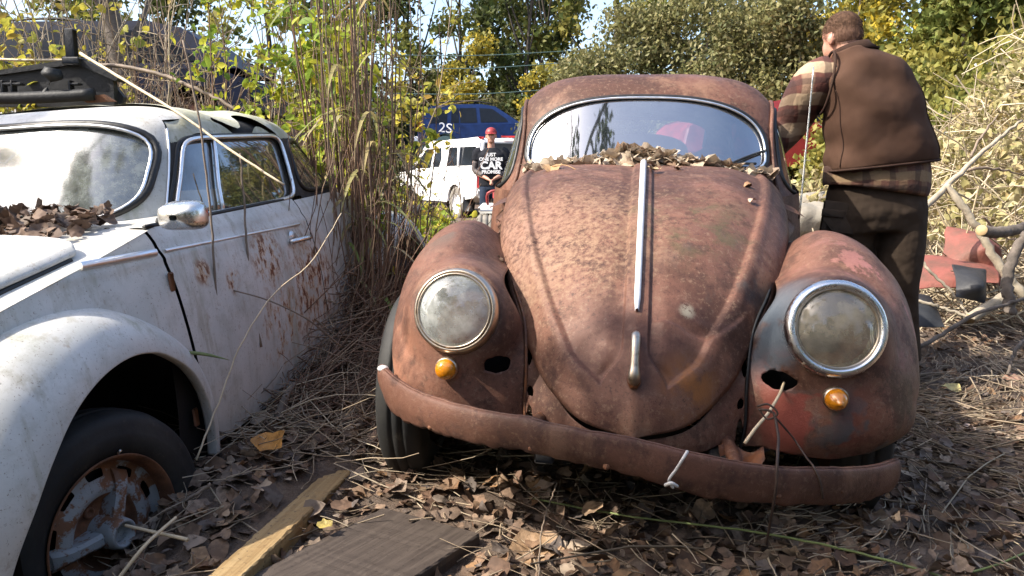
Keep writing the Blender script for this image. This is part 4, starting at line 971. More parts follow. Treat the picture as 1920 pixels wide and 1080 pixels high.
# broken straw and twigs on the ground
def straw_bits(n, bx, L, r, seed, zl=.02):
    g = np.random.default_rng(seed); P = litter_pts(n, *bx, seed, zl, off_board); n = len(P); a = g.uniform(0, 2*np.pi, n); l = g.uniform(L[0], L[1], n)
    D = np.stack([np.cos(a)*l, np.sin(a)*l, g.normal(0, .10, n)*l], -1)
    return stems(P-D/2+A([0, 0, .008]), P+D/2+A([0, 0, .008]), g.uniform(r*.6, r*1.5, n), g.uniform(r*.4, r, n), .10, 5, seed, 3, .02)[:2]
def merge(L):
    o = np.cumsum([0]+[len(p[0]) for p in L]); return np.concatenate([p[0] for p in L]), np.concatenate([p[1]+q for p, q in zip(L, o)])
V, F = merge([straw_bits(900, (-1.6, .9, 1.2, 3.2), (.06, .28), .0020, 11), straw_bits(3600, (.7, 3.0, 1.2, 4.2), (.04, .20), .0020, 12), straw_bits(3200, (-2.5, 4.5, 3.0, 7), (.08, .4), .0028, 13), straw_bits(260, (-1.6, 2.6, 1.2, 4), (.3, .7), .0030, 14)])
tag(mesh_obj('straw_litter', V, F, M['straw']), 'dry straw, grass stems and twig bits strewn over the fallen leaves', 'straw', kind='stuff')

# boards
def wood(name, c1, c2, c3):
    t = NT(name); v = t.mapping((30, 1.6, 30)); n = t.noise(1.5, 6, .6, v, 1.2); n2 = t.noise(60, 4, .7)
    c = t.mix(t.ramp(n, .35, .65), c1, c2); c = t.mix(t.ramp(n2, .58, .66, 0, .85), c, c3); t.set(.75, 0, c); t.bump(n, .5, .004); t.bump(n2, .3, .002); return t.m
M['lumber'] = wood('weathered_yellow_lumber', (.24, .15, .06), (.34, .235, .11), (.07, .042, .025))
M['old_board'] = wood('dirty_grey_board', (.040, .028, .021), (.070, .052, .040), (.022, .013, .009))
def board(name, a, b, wd, th, mat, label, cat):
    a = A(a, dtype=float); b = A(b, dtype=float); d = b-a; L = np.linalg.norm(d)
    g = np.random.default_rng(5); n = 60; y = np.linspace(0, L, n)
    sec = []
    for yy in y:
        j = g.normal(0, .0012, 8)
        pts = [(-wd/2, 0), (-wd/2, -th), (wd/2, -th), (wd/2, 0)]
        bev = .004; ring = [(-wd/2, -bev), (-wd/2, -th+bev), (-wd/2+bev, -th), (wd/2-bev, -th), (wd/2, -th+bev), (wd/2, -bev), (wd/2-bev, 0), (-wd/2+bev, 0)]
        sec.append([(px+j[i], yy, pz+j[(i+3) % 8]*.6) for i, (px, pz) in enumerate(ring)])
    V, F = grid(A(sec).transpose(1, 0, 2), closed_u=True, flip=True); F = F.tolist(); m_ = A(range(8))*n; F += [m_.tolist(), (m_+n-1).tolist()[::-1]]
    o = mesh_obj(name, V, F, mat, smooth=False); o.location = a; o.rotation_euler = (math.asin(d[2]/L), 0, math.atan2(-d[0], d[1]))
    return tag(o, label, cat)
board('lumber_beam', (-.678, 1.74, .100), (-.550, 2.53, .085), .082, .085, M['lumber'], 'narrow squared yellow timber lying on the leaves beside the dark board', 'timber')
board('wide_board', (-.76, 1.27, .085), (-.235, 2.155, .062), .34, .055, M['old_board'], 'wide dirty grey-brown board with a dark red stain, lying flat before the rusty car', 'board')
# single bright leaves
def one_leaf(name, u, v, Y, size, col, label, k=0, z=None, group=None, tilt=.3):
    p = at(u, v, Y); 
    if z is not None: p[2] = z
    V, F = LP[k % len(LP)]; rr = A(Matrix.Rotation(random.uniform(0, 6), 3, 'Z')); t_ = A(Matrix.Rotation(tilt, 3, 'X'))
    nm = 'leaf_'+'_'.join(str(int(c*100)) for c in col)
    if nm not in M: M[nm] = simple(nm, col, .6, vary=.45, scale=25, bump=.4, bscale=60)
    o = mesh_obj(name, V@rr.T@t_.T*size*A([1.15, 1, 1]), F, M[nm]); o.location = p
    tag(o, label, 'leaf', group); return o
one_leaf('fallen_leaf', 505, 832, 2.48, .12, (.52, .23, .04), 'large orange-yellow leaf lying on stems between the two cars', 2, tilt=.45)
one_leaf('fallen_leaf', 1008, 1030, 2.02, .15, (.36, .23, .13), 'large curled tan leaf on the ground below the middle of the bumper', 4)
one_leaf('fallen_leaf', 1820, 812, 2.98, .16, (.38, .29, .24), 'pale pinkish crumpled leaf on the mulch to the right of the bumper', 6)
one_leaf('fallen_leaf', 1785, 725, 3.5, .09, (.45, .38, .15), 'small yellowish leaf on the mulch right of the rusty fender', 1)
one_leaf('fallen_leaf', 610, 985, 2.05, .05, (.42, .32, .08), 'small yellow leaf tucked between the timber and the board', 3)
one_leaf('fallen_leaf', 755, 865, 2.62, .09, (.22, .20, .07), 'olive-green leaf standing by the front tyre of the rusty car', 5)
one_leaf('fallen_leaf', 858, 870, 2.60, .09, (.33, .17, .08), 'orange-brown leaf just in front of the rusty car tyre', 7)
one_leaf('fallen_leaf', 1905, 705, 3.7, .10, (.33, .19, .13), 'reddish tan leaf at the right edge of the picture', 8)
# ------------------------------------------------------------ vehicles further off
def extrude(pts, hw_bot, hw_top, zb, zt, edge=.06, sub=1):
    """side outline (x along, z up) given a width that tapers with height; rounded long edges"""
    pts = A(pts, dtype=float); n = len(pts)
    def w_(z): return hw_bot+(hw_top-hw_bot)*np.clip((z-zb)/(zt-zb+1e-9), 0, 1)
    V = []; c = pts.mean(0)
    ins = pts+(c-pts)/np.linalg.norm(c-pts, axis=1)[:, None]*edge
    for s_ in (-1, 1):
        V += [(p[0], s_*(w_(p[1])), p[1]) for p in ins]
    for s_ in (-1, 1):
        V += [(p[0], s_*(w_(p[1])-edge), p[1]) for p in pts]
    F = []; a, b, c_, d = 0, n, 2*n, 3*n
    F.append(list(range(n))[::-1]); F.append(list(range(n, 2*n)))
    for i in range(n):
        j = (i+1) % n
        F += [[a+i, a+j, c_+j, c_+i][::-1], [b+i, b+j, d+j, d+i], [c_+i, c_+j, d+j, d+i][::-1]]
    return A(V), F
def arch(cx, cz, r, n=10): return [(cx+r*math.cos(t), cz+r*math.sin(t)) for t in np.linspace(0, math.pi, n)]
def sidepoly(pts, y, th=.012):
    n = len(pts); V = [(p[0], y(p[1])-0.0, p[1]) for p in pts]+[(p[0], y(p[1])+th, p[1]) for p in pts]
    return A(V), [list(range(n))[::-1], list(range(n, 2*n))]+[[i, (i+1) % n, n+(i+1) % n, n+i] for i in range(n)]
def far_car(name, M4, L, lower, upper, wins, wheels, hw, paint, label, cat, wheel_r=.36, group=None, tail=None, front=None, zb=.95, zt=1.7, top_in=.20, tyre='tyre', rimm='chrome', glass='glass_dark', extra=None, windows_front=None):
    root = empty(name, M4, label=label, cat=cat, group=group)
    V, F = extrude(lower, hw, hw*.97, .3, zb, .05); o = mesh_obj('body', V, F, paint, root, smooth=False)
    bv = o.modifiers.new('bevel', 'BEVEL'); bv.width = .035; bv.segments = 2; bv.limit_method = 'ANGLE'; bv.angle_limit = rad(25)
    V, F = extrude(upper, hw-.03, hw-top_in, zb, zt, .06); o = mesh_obj('cabin', V, F, paint, root, smooth=False)
    bv = o.modifiers.new('bevel', 'BEVEL'); bv.width = .03; bv.segments = 2; bv.limit_method = 'ANGLE'; bv.angle_limit = rad(25)
    yw = lambda z: (hw-.03)+(-top_in+.03)*np.clip((z-zb)/(zt-zb), 0, 1)+.002
    for s_ in (-1, 1):
        for p in wins:
            V, F = sidepoly(p, yw, .010); mesh_obj('window', V*A([1, s_, 1]), F, M[glass], root, smooth=False)
    for (x, z) in wheels:
        for s_ in (-1, 1):
            r = wheel_r; prof = [(r*.62, -.09), (r*.8, -.11), (r*.95, -.10), (r, -.07), (r, .07), (r*.95, .10), (r*.8, .11), (r*.62, .09)]
            V, F = lathe(prof, 32, 'y'); wh = mesh_obj('wheel', V+A([x, s_*(hw-.12), z]), F, M[tyre], root)
            V, F = lathe([(r*.62, .09), (r*.60, .05), (r*.40, .03), (r*.30, .06), (r*.12, .07), (.001, .07)], 24, 'y')
            an = np.degrees(np.arctan2(V[:, 2], V[:, 0])) % 72; rr = np.hypot(V[:, 0], V[:, 2])
            V, F = clip_mesh(V, F, np.hypot((an-36)/14, (rr-r*.47)/(r*.10))-1)
            mesh_obj('rim', V*A([1, s_, 1])+A([x, s_*(hw-.12), z]), F, M[rimm], wh)
            V, F = lathe([(r*1.13, .02), (r*1.16, -.25), (.01, -.25)], 24, 'y'); mesh_obj('wheel_well', V*A([1, s_, 1])+A([x, s_*(hw-.06), z+.03]), F, M['dark'], root)
    if extra: extra(root, yw)
    return root
def suv_spec(L=4.6):
    lower = [(0, .55), (0, .95), (.05, 1.02), (3.25, 1.03), (4.25, .95), (4.52, .82), (4.6, .55), (4.58, .38)]+[(x, z) for x, z in arch(3.75, .38, .43)]+[(3.2, .33), (1.35, .33)]+[(x, z) for x, z in arch(.88, .38, .43)]+[(.3, .42)]
    upper = [(.02, 1.02), (.28, 1.55), (.45, 1.66), (1.2, 1.72), (2.2, 1.70), (2.65, 1.60), (3.45, 1.03)]
    wins = [[(.42, 1.10), (.60, 1.52), (1.02, 1.56), (.98, 1.10)], [(1.12, 1.10), (1.16, 1.57), (1.38, 1.585), (1.38, 1.10)], [(1.42, 1.10), (1.42, 1.585), (1.95, 1.59), (1.98, 1.10)], [(2.10, 1.10), (2.07, 1.58), (2.50, 1.54), (2.95, 1.20), (3.0, 1.10)]]
    return lower, upper, wins
lo_, up_, wn_ = suv_spec()
def suv_extra(text):
    def f(root, yw):
        for s_ in (-1, 1):
            V, F = box((.06, s_*.80, .98), (.14, .16, .28), bev=.02); mesh_obj('tail_light', V, F, M['red_lens'], root)
            P = A([(.5, s_*.66, 1.75), (1.0, s_*.66, 1.79), (2.2, s_*.66, 1.77), (2.5, s_*.66, 1.70)]); V, F = tube(resample(P, 12), .02, 6); mesh_obj('roof_rail', V, F, M['plastic'], root)
            V, F = tube(A([(1.40, s_*.90, .5), (1.38, s_*.885, .95)]), .006, 4); mesh_obj('door_gap', V, F, M['black'], root)
        V, F = box((-.04, 0, .58), (.22, 1.66, .24), bev=.05); mesh_obj('rear_bumper', V, F, M['white_far'], root)
        V, F = box((4.60, 0, .55), (.16, 1.6, .24), bev=.05); mesh_obj('front_bumper', V, F, M['plastic'], root)
        if text:
            for k, (a, b) in enumerate((((0, 0), 0), )):
                m4 = Matrix.Translation((.92, -.906, .93)) @ Matrix.Rotation(rad(90), 4, 'X') @ Matrix.Rotation(rad(-8), 4, 'Z')
                text_obj('painted_number', text, .44, M['paint_white'], root, m4, .004, 1.1)
    return f
M['paint_white'] = simple('white_paint_mark', (.8, .8, .8), .7, vary=.1, bump=0)
# blue sport wagon standing on a mound behind the pickup
p0 = at(787, 262, 27.5)
far_car('blue_suv', Matrix.Translation((p0[0]-.05, p0[1], p0[2]-.62)) @ Matrix.Rotation(rad(6), 4, 'Z') @ Matrix.Rotation(rad(-1.5), 4, 'Y'), 4.6, lo_, up_, wn_, [(3.75, .38)], .86, M['blue_far'], 'dark blue sport utility car painted with a white 2S, raised behind the pickup', 'car', group=None, extra=suv_extra('2S'), glass='glass_dark')
# flattened wreck that carries it
def wreck(name, M4, L, H, W, paint, label, group=None, seed=1):
    root = empty(name, M4, label=label, cat='wrecked car', group=group)
    lower = [(0, .1), (.02, .5*H), (.1, .62*H), (L*.25, .7*H), (L*.72, .7*H), (L*.97, .58*H), (L, .3*H), (L*.98, .08)]+arch(L*.80, .12, .34)+arch(L*.2, .12, .34)
    V, F = extrude(lower, W, W*.95, .1, H*.6, .05); o = mesh_obj('body', V, F, paint, root, smooth=False)
    bv = o.modifiers.new('bevel', 'BEVEL'); bv.width = .04; bv.segments = 2; bv.limit_method = 'ANGLE'
    up = [(L*.22, .68*H), (L*.30, .9*H), (L*.42, H), (L*.66, .95*H), (L*.76, .68*H)]
    V, F = extrude(up, W-.04, W-.18, H*.68, H, .05); o = mesh_obj('crushed_roof', V, F, paint, root, smooth=False)
    for s_ in (-1, 1):
        V, F = sidepoly([(L*.30, .72*H), (L*.35, .88*H), (L*.62, .87*H), (L*.68, .72*H)], lambda z: W-.05-.10*np.clip((z-H*.68)/(H*.32), 0, 1), .01); mesh_obj('window_opening', V*A([1, s_, 1]), F, M['dark'], root, smooth=False)
    return root
wreck('crushed_car', Matrix.Translation((p0[0]-.4, p0[1]+.3, .5)) @ Matrix.Rotation(rad(4), 4, 'Z'), 4.8, 1.42, .88, M['navy_far'], 'crushed dark car under the blue sport utility car', seed=3)

# dark SUV on a stack, behind the bushes at the left
q = at(128, 165, 14)
far_car('navy_suv', Matrix.Translation((q[0]-1.35, q[1]-.2, q[2]-.85)) @ Matrix.Rotation(rad(-3), 4, 'Z'), 4.6, [(x*1.08, z) for x, z in lo_], [(x*1.08, z) for x, z in [(.02, 1.02), (.10, 1.55), (.25, 1.70), (1.2, 1.76), (3.1, 1.74), (3.6, 1.62), (4.35, 1.03)]],
        [[(x*1.08, z) for x, z in w_] for w_ in ([(.3, 1.12), (.34, 1.58), (1.2, 1.62), (1.2, 1.12)], [(1.3, 1.12), (1.3, 1.62), (2.1, 1.62), (2.1, 1.12)], [(2.2, 1.12), (2.2, 1.62), (3.1, 1.60), (3.75, 1.20), (3.8, 1.12)])],
        [(.95, .36)], .92, M['navy_far'], 'dark navy sport utility car with roof rails, topmost of the stack behind leafy twigs', 'car', extra=suv_extra(None), zt=1.76)
wreck('stacked_wreck', Matrix.Translation((q[0]-.9, q[1]-.2, 1.15)) @ Matrix.Rotation(rad(-2), 4, 'Z'), 4.9, 1.25, .9, M['rust_dark'], 'rust-brown crushed car below the navy sport utility car', seed=2)
wreck('bottom_wreck', Matrix.Translation((q[0]+.2, q[1]-.1, .0)) @ Matrix.Rotation(rad(3), 4, 'Z'), 4.7, 1.22, .9, M['blue_far'], 'blue crushed car at the foot of the stack, glimpsed through reeds', seed=4)

# roll-off container
def container():
    a = at(792, 222, 30.0); b = at(676, 252, 40); a[2] = b[2] = 0; d = b-a; L = float(np.linalg.norm(d)); ang = math.atan2(d[1], d[0])
    root = empty('scrap_container', Matrix.Translation(a) @ Matrix.Rotation(ang, 4, 'Z'), label='dark teal steel scrap container with white letters on its ribbed side', cat='container')
    V, F = box((L/2, -1.0, 1.35), (L, .06, 2.1)); V2, F2 = box((L/2, 1.0, 1.35), (L, .06, 2.1))
    H = 2.42
    for y, nm in ((0, 'side_panel'), (-2.2, 'side_panel')):
        V, F = box((L/2, y, 1.62), (L, .05, 2.7), bev=.01); mesh_obj(nm, V, F, M['teal'], root)
    for x in (.03, L-.03):
        V, F = box((x, -1.1, 1.62), (.05, 2.12, 2.7), bev=.01); mesh_obj('end_panel', V, F, M['teal'], root)
    for y in (.02, -2.22):
        V, F = box((L/2, y, 3.02), (L+.1, .14, .12), bev=.02); mesh_obj('top_rail', V, F, M['teal'], root)
        for x in np.linspace(.1, L-.1, 9):
            V, F = box((x, y+(.05 if y > -1 else -.05), 1.62), (.12, .09, 2.65), bev=.015); mesh_obj('rib', V, F, M['teal'], root)
    V, F = box((L/2, -1.1, .30), (L, 2.2, .08), bev=.01); mesh_obj('floor', V, F, M['dark'], root)
    xs2 = np.linspace(.1, L-.1, 9)
    for ch, x in (('A', .6), ('Y', 2.6), ('M', 4.6), ('I', 6.4)):
        xx = interp(x+.5, np.arange(9), xs2); m4 = Matrix.Translation((float(xx), .030, 2.25)) @ Matrix.Rotation(rad(180), 4, 'Z') @ Matrix.Rotation(rad(90), 4, 'X')
        text_obj('painted_letter', ch, 1.0, M['paint_white'], root, m4, .003, 1.0, .01)
container()

# white pickup with a cap
def pickup():
    rw = A([-1.24, 19.0]); f = A([-.475, .88]); f /= np.linalg.norm(f); ang = math.atan2(f[1], f[0])
    lower = [(0, .62), (0, 1.12), (.03, 1.16), (3.9, 1.16), (4.9, 1.10), (5.25, .95), (5.3, .60), (5.2, .45)]+arch(4.45, .42, .44)+[(3.9, .42), (1.65, .42)]+arch(1.15, .42, .44)+[(.6, .50), (.1, .55)]
    upper = [(.02, 1.15), (.10, 1.80), (.25, 1.87), (1.9, 1.90), (3.0, 1.88), (3.35, 1.80), (4.1, 1.15)]
    wins = [[(.22, 1.26), (.28, 1.68), (1.75, 1.70), (1.72, 1.26)], [(2.18, 1.24), (2.12, 1.45), (2.25, 1.70), (2.50, 1.70), (2.52, 1.24)], [(2.72, 1.22), (2.72, 1.70), (3.20, 1.70), (3.75, 1.26), (3.75, 1.22)]]
    left = A([-f[1], f[0]])
    o = rw-f*1.15-left*(.86-.12)
    def ex(root, yw):
        V, F = box((-.08, 0, .62), (.16, 1.66, .20), bev=.03); mesh_obj('rear_bumper', V, F, M['white_far'], root)
        V, F = box((.03, 0, 1.52), (.04, 1.25, .46), bev=.02); mesh_obj('rear_window', V, F, M['black'], root)
        V, F = box((.10, 0, 1.90), (.08, .34, .05), bev=.01); mesh_obj('brake_light', V, F, M['red_lens'], root)
        V, F = box((.30, .62, 1.87), (.34, .08, .05), bev=.01); mesh_obj('brake_light', V, F, M['red_lens'], root)
        for s_ in (-1, 1):
            V, F = box((-.005, s_*.76, .92), (.04, .14, .34), bev=.01); mesh_obj('tail_light', V, F, M['red_lens'], root)
            V, F = box((.62, s_*.76, .38), (.03, .26, .34), bev=.008); mesh_obj('mud_flap', V, F, M['black'], root)
            V, F = box((3.55, s_*1.0, 1.26), (.10, .22, .18), bev=.03); mesh_obj('door_mirror', V, F, M['black'], root)
            V, F = tube(A([(.98, s_*.84, 1.22), (1.10, s_*.76, 1.72)]), .035, 6); mesh_obj('window_bar', V, F, M['white_far'], root)
            for x in (2.62, 3.9):
                V, F = tube(A([(x, s_*.868, .5), (x, s_*.862, 1.14)]), .006, 4); mesh_obj('door_gap', V, F, M['plastic'], root)
            V, F = box((5.26, s_*.62, .85), (.08, .3, .18), bev=.03); mesh_obj('headlight', V, F, M['chrome'], root)
            V, F = tube(A([(.5, s_*.70, .42), (1.15, s_*.7, .42)]), .05, 6)
    far_car('pickup_truck', Matrix.Translation((o[0], o[1], .0)) @ Matrix.Rotation(ang, 4, 'Z'), 5.3, lower, upper, wins, [(1.15, .385), (4.45, .385)], .86, M['white_far'], 'white pickup truck with a canopy parked behind the man in the cap', 'pickup truck', wheel_r=.385, zb=1.15, zt=1.9, top_in=.20, tyre='dusty_tyre', rimm='white_far', extra=ex)
pickup()

# small utility cart beside the man in the cap
def cart():
    p = at(930, 395, 10.5); root = empty('utility_cart', Matrix.Translation((p[0], p[1], 0)), label='pale four-wheeled utility cart with red cap, just behind the hood of the rusty car', cat='cart')
    for x in (-.13, .42):
        for y in (-.2, .7):
            V, F = lathe([(.10, -.09), (.2, -.11), (.235, -.08), (.24, -.05), (.225, -.045), (.225, -.03), (.24, -.025), (.24, .025), (.225, .03), (.225, .045), (.24, .05), (.235, .08), (.2, .11), (.10, .09)], 28); wh = mesh_obj('wheel', V+A([x, y, .30]), F, M['dusty_tyre'], root)
            V, F = lathe([(.10, -.09), (.05, -.05), (.001, -.05)], 16); mesh_obj('rim', V+A([x, y, .30]), F, M['white_far'], wh)
    V, F = box((.15, .25, .60), (.75, 1.0, .10), bev=.03); mesh_obj('body', V, F, M['white_far'], root)
    V, F = box((.15, .25, .70), (.35, .5, .12), bev=.04); mesh_obj('tank', V, F, M['trim'], root)
    V, F = lathe([(.001, .10), (.05, .10), (.06, .07), (.06, 0)], 20, 'z'); mesh_obj('tank_cap', V+A([.02, -.08, .74]), F, M['red_far'], root)
    V, F = tube(resample(A([(-.10, -.22, .66), (-.10, -.26, .80), (.1, -.26, .84), (.2, -.2, .8)]), 10), .02, 8); mesh_obj('handlebar', V, F, M['red_far'], root)
cart()

# red car behind the man's arm
q = at(1440, 300, 14)
far_car('red_car', Matrix.Translation((q[0]-1.6, q[1]+.5, q[2]-.78)) @ Matrix.Rotation(rad(14), 4, 'Z') @ Matrix.Rotation(rad(-12), 4, 'Y'), 4.4, [(x, z*.85) for x, z in lo_], [(x, (z-1.02)*.8+.86) for x, z in up_], [[(x, (z-1.02)*.8+.86) for x, z in w_] for w_ in wn_], [(3.75, .33), (.88, .33)], .83, M['red_far'], 'faded bright red car tilted nose up, under the arm of the vested man', 'car', zb=.87, zt=1.42, wheel_r=.31)
# white car lying tipped on its side at the right
q = at(1762, 222, 24)
far_car('overturned_car', Matrix.Translation((q[0]-.2, q[1]+.4, q[2]-.8)) @ Matrix.Rotation(rad(12), 4, 'Z') @ Matrix.Rotation(rad(-38), 4, 'Y') @ Matrix.Rotation(rad(12), 4, 'X'), 4.4, [(x*.9, z*.85) for x, z in lo_], [(x*.9, (z-1.02)*.8+.86) for x, z in up_], [[(x*.9, (z-1.02)*.8+.86) for x, z in w_] for w_ in wn_], [(3.75*.9, .33), (.88*.9, .33)], .80, M['white_far'], 'small white car thrown up on its tail behind the pale vines at right', 'car', zb=.87, zt=1.42, wheel_r=.31)
M['wreck_pale'] = simple('pale_grey_rock', (.30, .27, .22), .9, vary=.4, scale=5, bump=.5)

# black hopper-like scrap behind the white car's roof
def black_scrap():
    Y = 4.75; P = lambda u, v, dy=0: at(u, v, Y+dy)
    o = P(60, 190); root = empty('black_scrap_carrier', Matrix.Translation((o[0], o[1], 0)), label='black scrap carrier with pipe and upright post behind the white car roof', cat='scrap metal')
    def L(u, v, dy=0): return P(u, v, dy)-A([o[0], o[1], 0])
    def slab(name, pts, th, mat):
        a = [L(*p) for p in pts]; b = [q+A([0, th, 0]) for q in a]; n = len(a); V = A(a+b)
        return mesh_obj(name, V, [list(range(n)), list(range(n, 2*n))[::-1]]+[[i, n+i, n+(i+1) % n, (i+1) % n] for i in range(n)], mat, root, smooth=False)
    slab('back_panel', [(-160, 200), (-160, 150), (0, 138), (128, 118), (150, 118), (212, 148), (215, 200)], .05, M['plastic'])
    slab('top_flange', [(-160, 152, -.02), (-160, 143, -.02), (0, 131, -.02), (128, 111, -.02), (160, 113, -.02), (222, 146, -.02), (216, 152, -.02), (150, 122, -.02), (128, 122, -.02), (0, 140, -.02)], .12, M['plastic'])
    slab('side_wing', [(150, 150, .05), (208, 152, .05), (232, 182, .05), (228, 200, .05), (150, 200, .05)], .04, M['plastic'])
    V, F = box(L(134, 88), (.055, .05, .20), bev=.006); mesh_obj('post', V, F, M['plastic'], root)
    V, F = box(L(140, 116), (.10, .10, .045), bev=.008); mesh_obj('post_foot', V, F, M['plastic'], root)
    V, F = tube(resample(A([L(-160, 184, -.12), L(60, 183, -.12), L(175, 177, -.12)]), 20), .034, 14); mesh_obj('cross_pipe', V, F, M['plastic'], root)
    V, F = tube(resample(A([L(86, 178, -.12), L(88, 166, -.12), L(96, 150, -.12), L(99, 128, -.12)]), 14), interp(np.linspace(0, 1, 14), [0, .60, .64, 1], [.026, .026, .040, .042]), 16); mesh_obj('pipe_stub', V, F, M['plastic'], root)
    for u in (-60, 8, 26, 134):
        V, F = box(L(u, 164, -.10), (.012, .05, .075), bev=.003); mesh_obj('bracket', V, F, M['plastic'], root)
        V, F = box(L(u+9, 158, -.10), (.05, .05, .012), bev=.003); mesh_obj('bracket', V, F, M['plastic'], root)
    slab('rusty_plate', [(150, 180, -.10), (195, 177, -.10), (215, 190, -.10), (160, 192, -.10)], .03, M['rimrust'])
    for u in (-120, 190):
        q = L(u, 200); V, F = box((q[0], .06, q[2]/2), (.07, .07, q[2]), bev=.01); mesh_obj('leg', V, F, M['plastic'], root)
black_scrap()

# ------------------------------------------------------------ people
def blob(name, prims, mat, parent, vox=.012, smooth=4):
    """closed tubes / ellipsoids fused into one continuous surface"""
    mb = MB()
    for p in prims: mb.add(*p)
    o = mb.build(name, mat, parent)
    r = o.modifiers.new('fuse', 'REMESH'); r.mode = 'VOXEL'; r.voxel_size = vox; r.use_smooth_shade = True
    s_ = o.modifiers.new('soften', 'SMOOTH'); s_.iterations = smooth; s_.factor = .5
    me = bpy.data.meshes.new_from_object(o.evaluated_get(bpy.context.evaluated_depsgraph_get())); o.modifiers.clear()
    old = o.data; o.data = me; me.name = name; bpy.data.meshes.remove(old)
    me.polygons.foreach_set('use_smooth', np.ones(len(me.polygons), dtype=bool))
    return o
def etube(pts, rx, ry, ax=(1, 0, 0), n=24, p=2.0):
    """loft with elliptical sections; ax = direction of the rx radius"""
    pts = A(pts, dtype=float); m = len(pts); T = np.gradient(pts, axis=0); T /= np.linalg.norm(T, axis=1)[:, None]
    rx = np.broadcast_to(rx, (m,)); ry = np.broadcast_to(ry, (m,)); a = np.arange(n)*2*np.pi/n
    X = A(ax, dtype=float)-T*(T@A(ax, dtype=float))[:, None]; X /= np.linalg.norm(X, axis=1)[:, None]; Yv = np.cross(T, X)
    c = np.sign(np.cos(a))*np.abs(np.cos(a))**(2/p); s = np.sign(np.sin(a))*np.abs(np.sin(a))**(2/p)
    V = pts[:, None]+rx[:, None, None]*c[None, :, None]*X[:, None]+ry[:, None, None]*s[None, :, None]*Yv[:, None]
    I = np.arange(m*n).reshape(m, n); J = np.roll(I, -1, 1)
    return V.reshape(-1, 3), np.stack([I[:-1], J[:-1], J[1:], I[1:]], -1).reshape(-1, 4).tolist()+[I[0][::-1].tolist(), I[-1].tolist()]
def ell(c, r, R_=None, n=20):
    th = np.linspace(.02, np.pi-.02, n); V, F = lathe(np.stack([np.sin(th), -np.cos(th)], -1), 2*n, 'z'); F = F.tolist()+[[i*n for i in range(2*n)][::-1], [i*n+n-1 for i in range(2*n)]]
    V = V*A(r); V = V if R_ is None else V@A(R_).T
    return V+A(c), F
def head(c, R_, s, skin, hairm, parent, hair=True, face=True, cap=None):
    """c centre of skull, R_ columns: right, forward, up"""
    R_ = A(R_); P = lambda x, y, z: A(c)+R_@(A([x, y, z])*s)
    E = lambda x, y, z, a, b, d: ell(P(x, y, z), (a*s, b*s, d*s), R_)
    skin_pr = [E(0, -.01, .02, .076, .095, .088), E(0, .025, -.045, .060, .070, .075), E(0, .055, -.085, .038, .035, .030), E(0, .095, -.025, .012, .018, .022), E(0, .085, .0, .010, .014, .03), E(.078, -.012, -.02, .010, .020, .032), E(-.078, -.012, -.02, .010, .020, .032), E(0, .078, -.068, .022, .014, .008), E(0, .075, .016, .05, .016, .010)]
    return skin_pr, P, E
SKIN = NT('skin'); SKIN.set(.5, 0, SKIN.mix(SKIN.ramp(SKIN.noise(20, 4), .4, .65), (.50, .27, .19), (.38, .18, .125)), Subsurface_Weight=.08); M['skin'] = SKIN.m
def hair_mat():
    t = NT('short_brown_hair'); n = t.noise(60, 5, .7, t.mapping((1, 1, .4))); c = t.mix(t.ramp(n, .35, .65), (.055, .028, .016), (.15, .085, .05)); t.set(.7, 0, c); t.bump(n, .7, .006); return t.m
M['hair'] = hair_mat()
def plaid(name, base=(.10, .032, .022), light=(.44, .33, .21), dark=(.03, .012, .010), sc=7.5, axes='XZ'):
    t = NT(name); sep = t.n('ShaderNodeSeparateXYZ'); t.l(t.tc.outputs['Object'], sep.inputs[0])
    wob = t.noise(6, 2); c = base
    def band(sock, f, ph, w_):
        v = t.math('ADD', t.math('MULTIPLY', sock, f), t.math('MULTIPLY', wob, .5)); v = t.math('ADD', v, ph); v = t.math('FRACT', v)
        return t.ramp(t.math('ABSOLUTE', t.math('SUBTRACT', v, .5)), w_, w_+.05, 1, 0)
    z, x = sep.outputs['Z'], sep.outputs['X']
    bz, bx = band(z, sc, 0, .15), band(x, sc, .1, .13); dz = band(z, sc, .45, .08); dx = band(x, sc, .5, .10)
    c = t.mix(t.math('MULTIPLY', bz, .75), base, light); c = t.mix(t.math('MULTIPLY', bx, .35), c, light); c = t.mix(t.math('MULTIPLY', dz, .6), c, dark); c = t.mix(t.math('MULTIPLY', dx, .6), c, dark)
    t.set(.85, 0, c); t.bump(t.noise(200, 2), .2, .002); t.bump(t.noise(14, 4), .5, .02); return t.m
M['plaid'] = plaid('brown_plaid_flannel')
M['plaid_hem'] = plaid('dark_plaid_flannel', (.085, .035, .022), (.22, .15, .08), (.03, .016, .012), 9)
def cloth(name, c1, c2, wr=9, st=.5):
    t = NT(name); n = t.noise(wr, 2, .45); f = t.noise(250, 3); c = t.mix(t.ramp(t.noise(4, 4), .35, .65), c1, c2)
    t.set(.9, 0, c, Specular_IOR_Level=.12); t.bump(n, st, .03); t.bump(f, .15, .001); return t.m
M['vest'] = cloth('brown_work_vest_cloth', (.056, .030, .020), (.078, .043, .029), 6, .7)
M['vest_trim'] = cloth('dark_brown_binding', (.04, .022, .017), (.05, .03, .022))
M['pants'] = cloth('dark_brown_work_trousers', (.034, .024, .017), (.052, .037, .027), 10, .8)
M['boots'] = cloth('worn_leather_boots', (.07, .04, .02), (.05, .03, .018), 14, .4)
M['black_shirt'] = cloth('black_cotton', (.012, .013, .017), (.022, .023, .028), 9, .5)
M['jeans'] = cloth('dark_jeans', (.02, .03, .05), (.03, .04, .065), 9, .5)
M['sleeve_ink'] = simple('inked_forearm_sleeve', (.10, .08, .075), .7, vary=.7, scale=26, bump=.1)
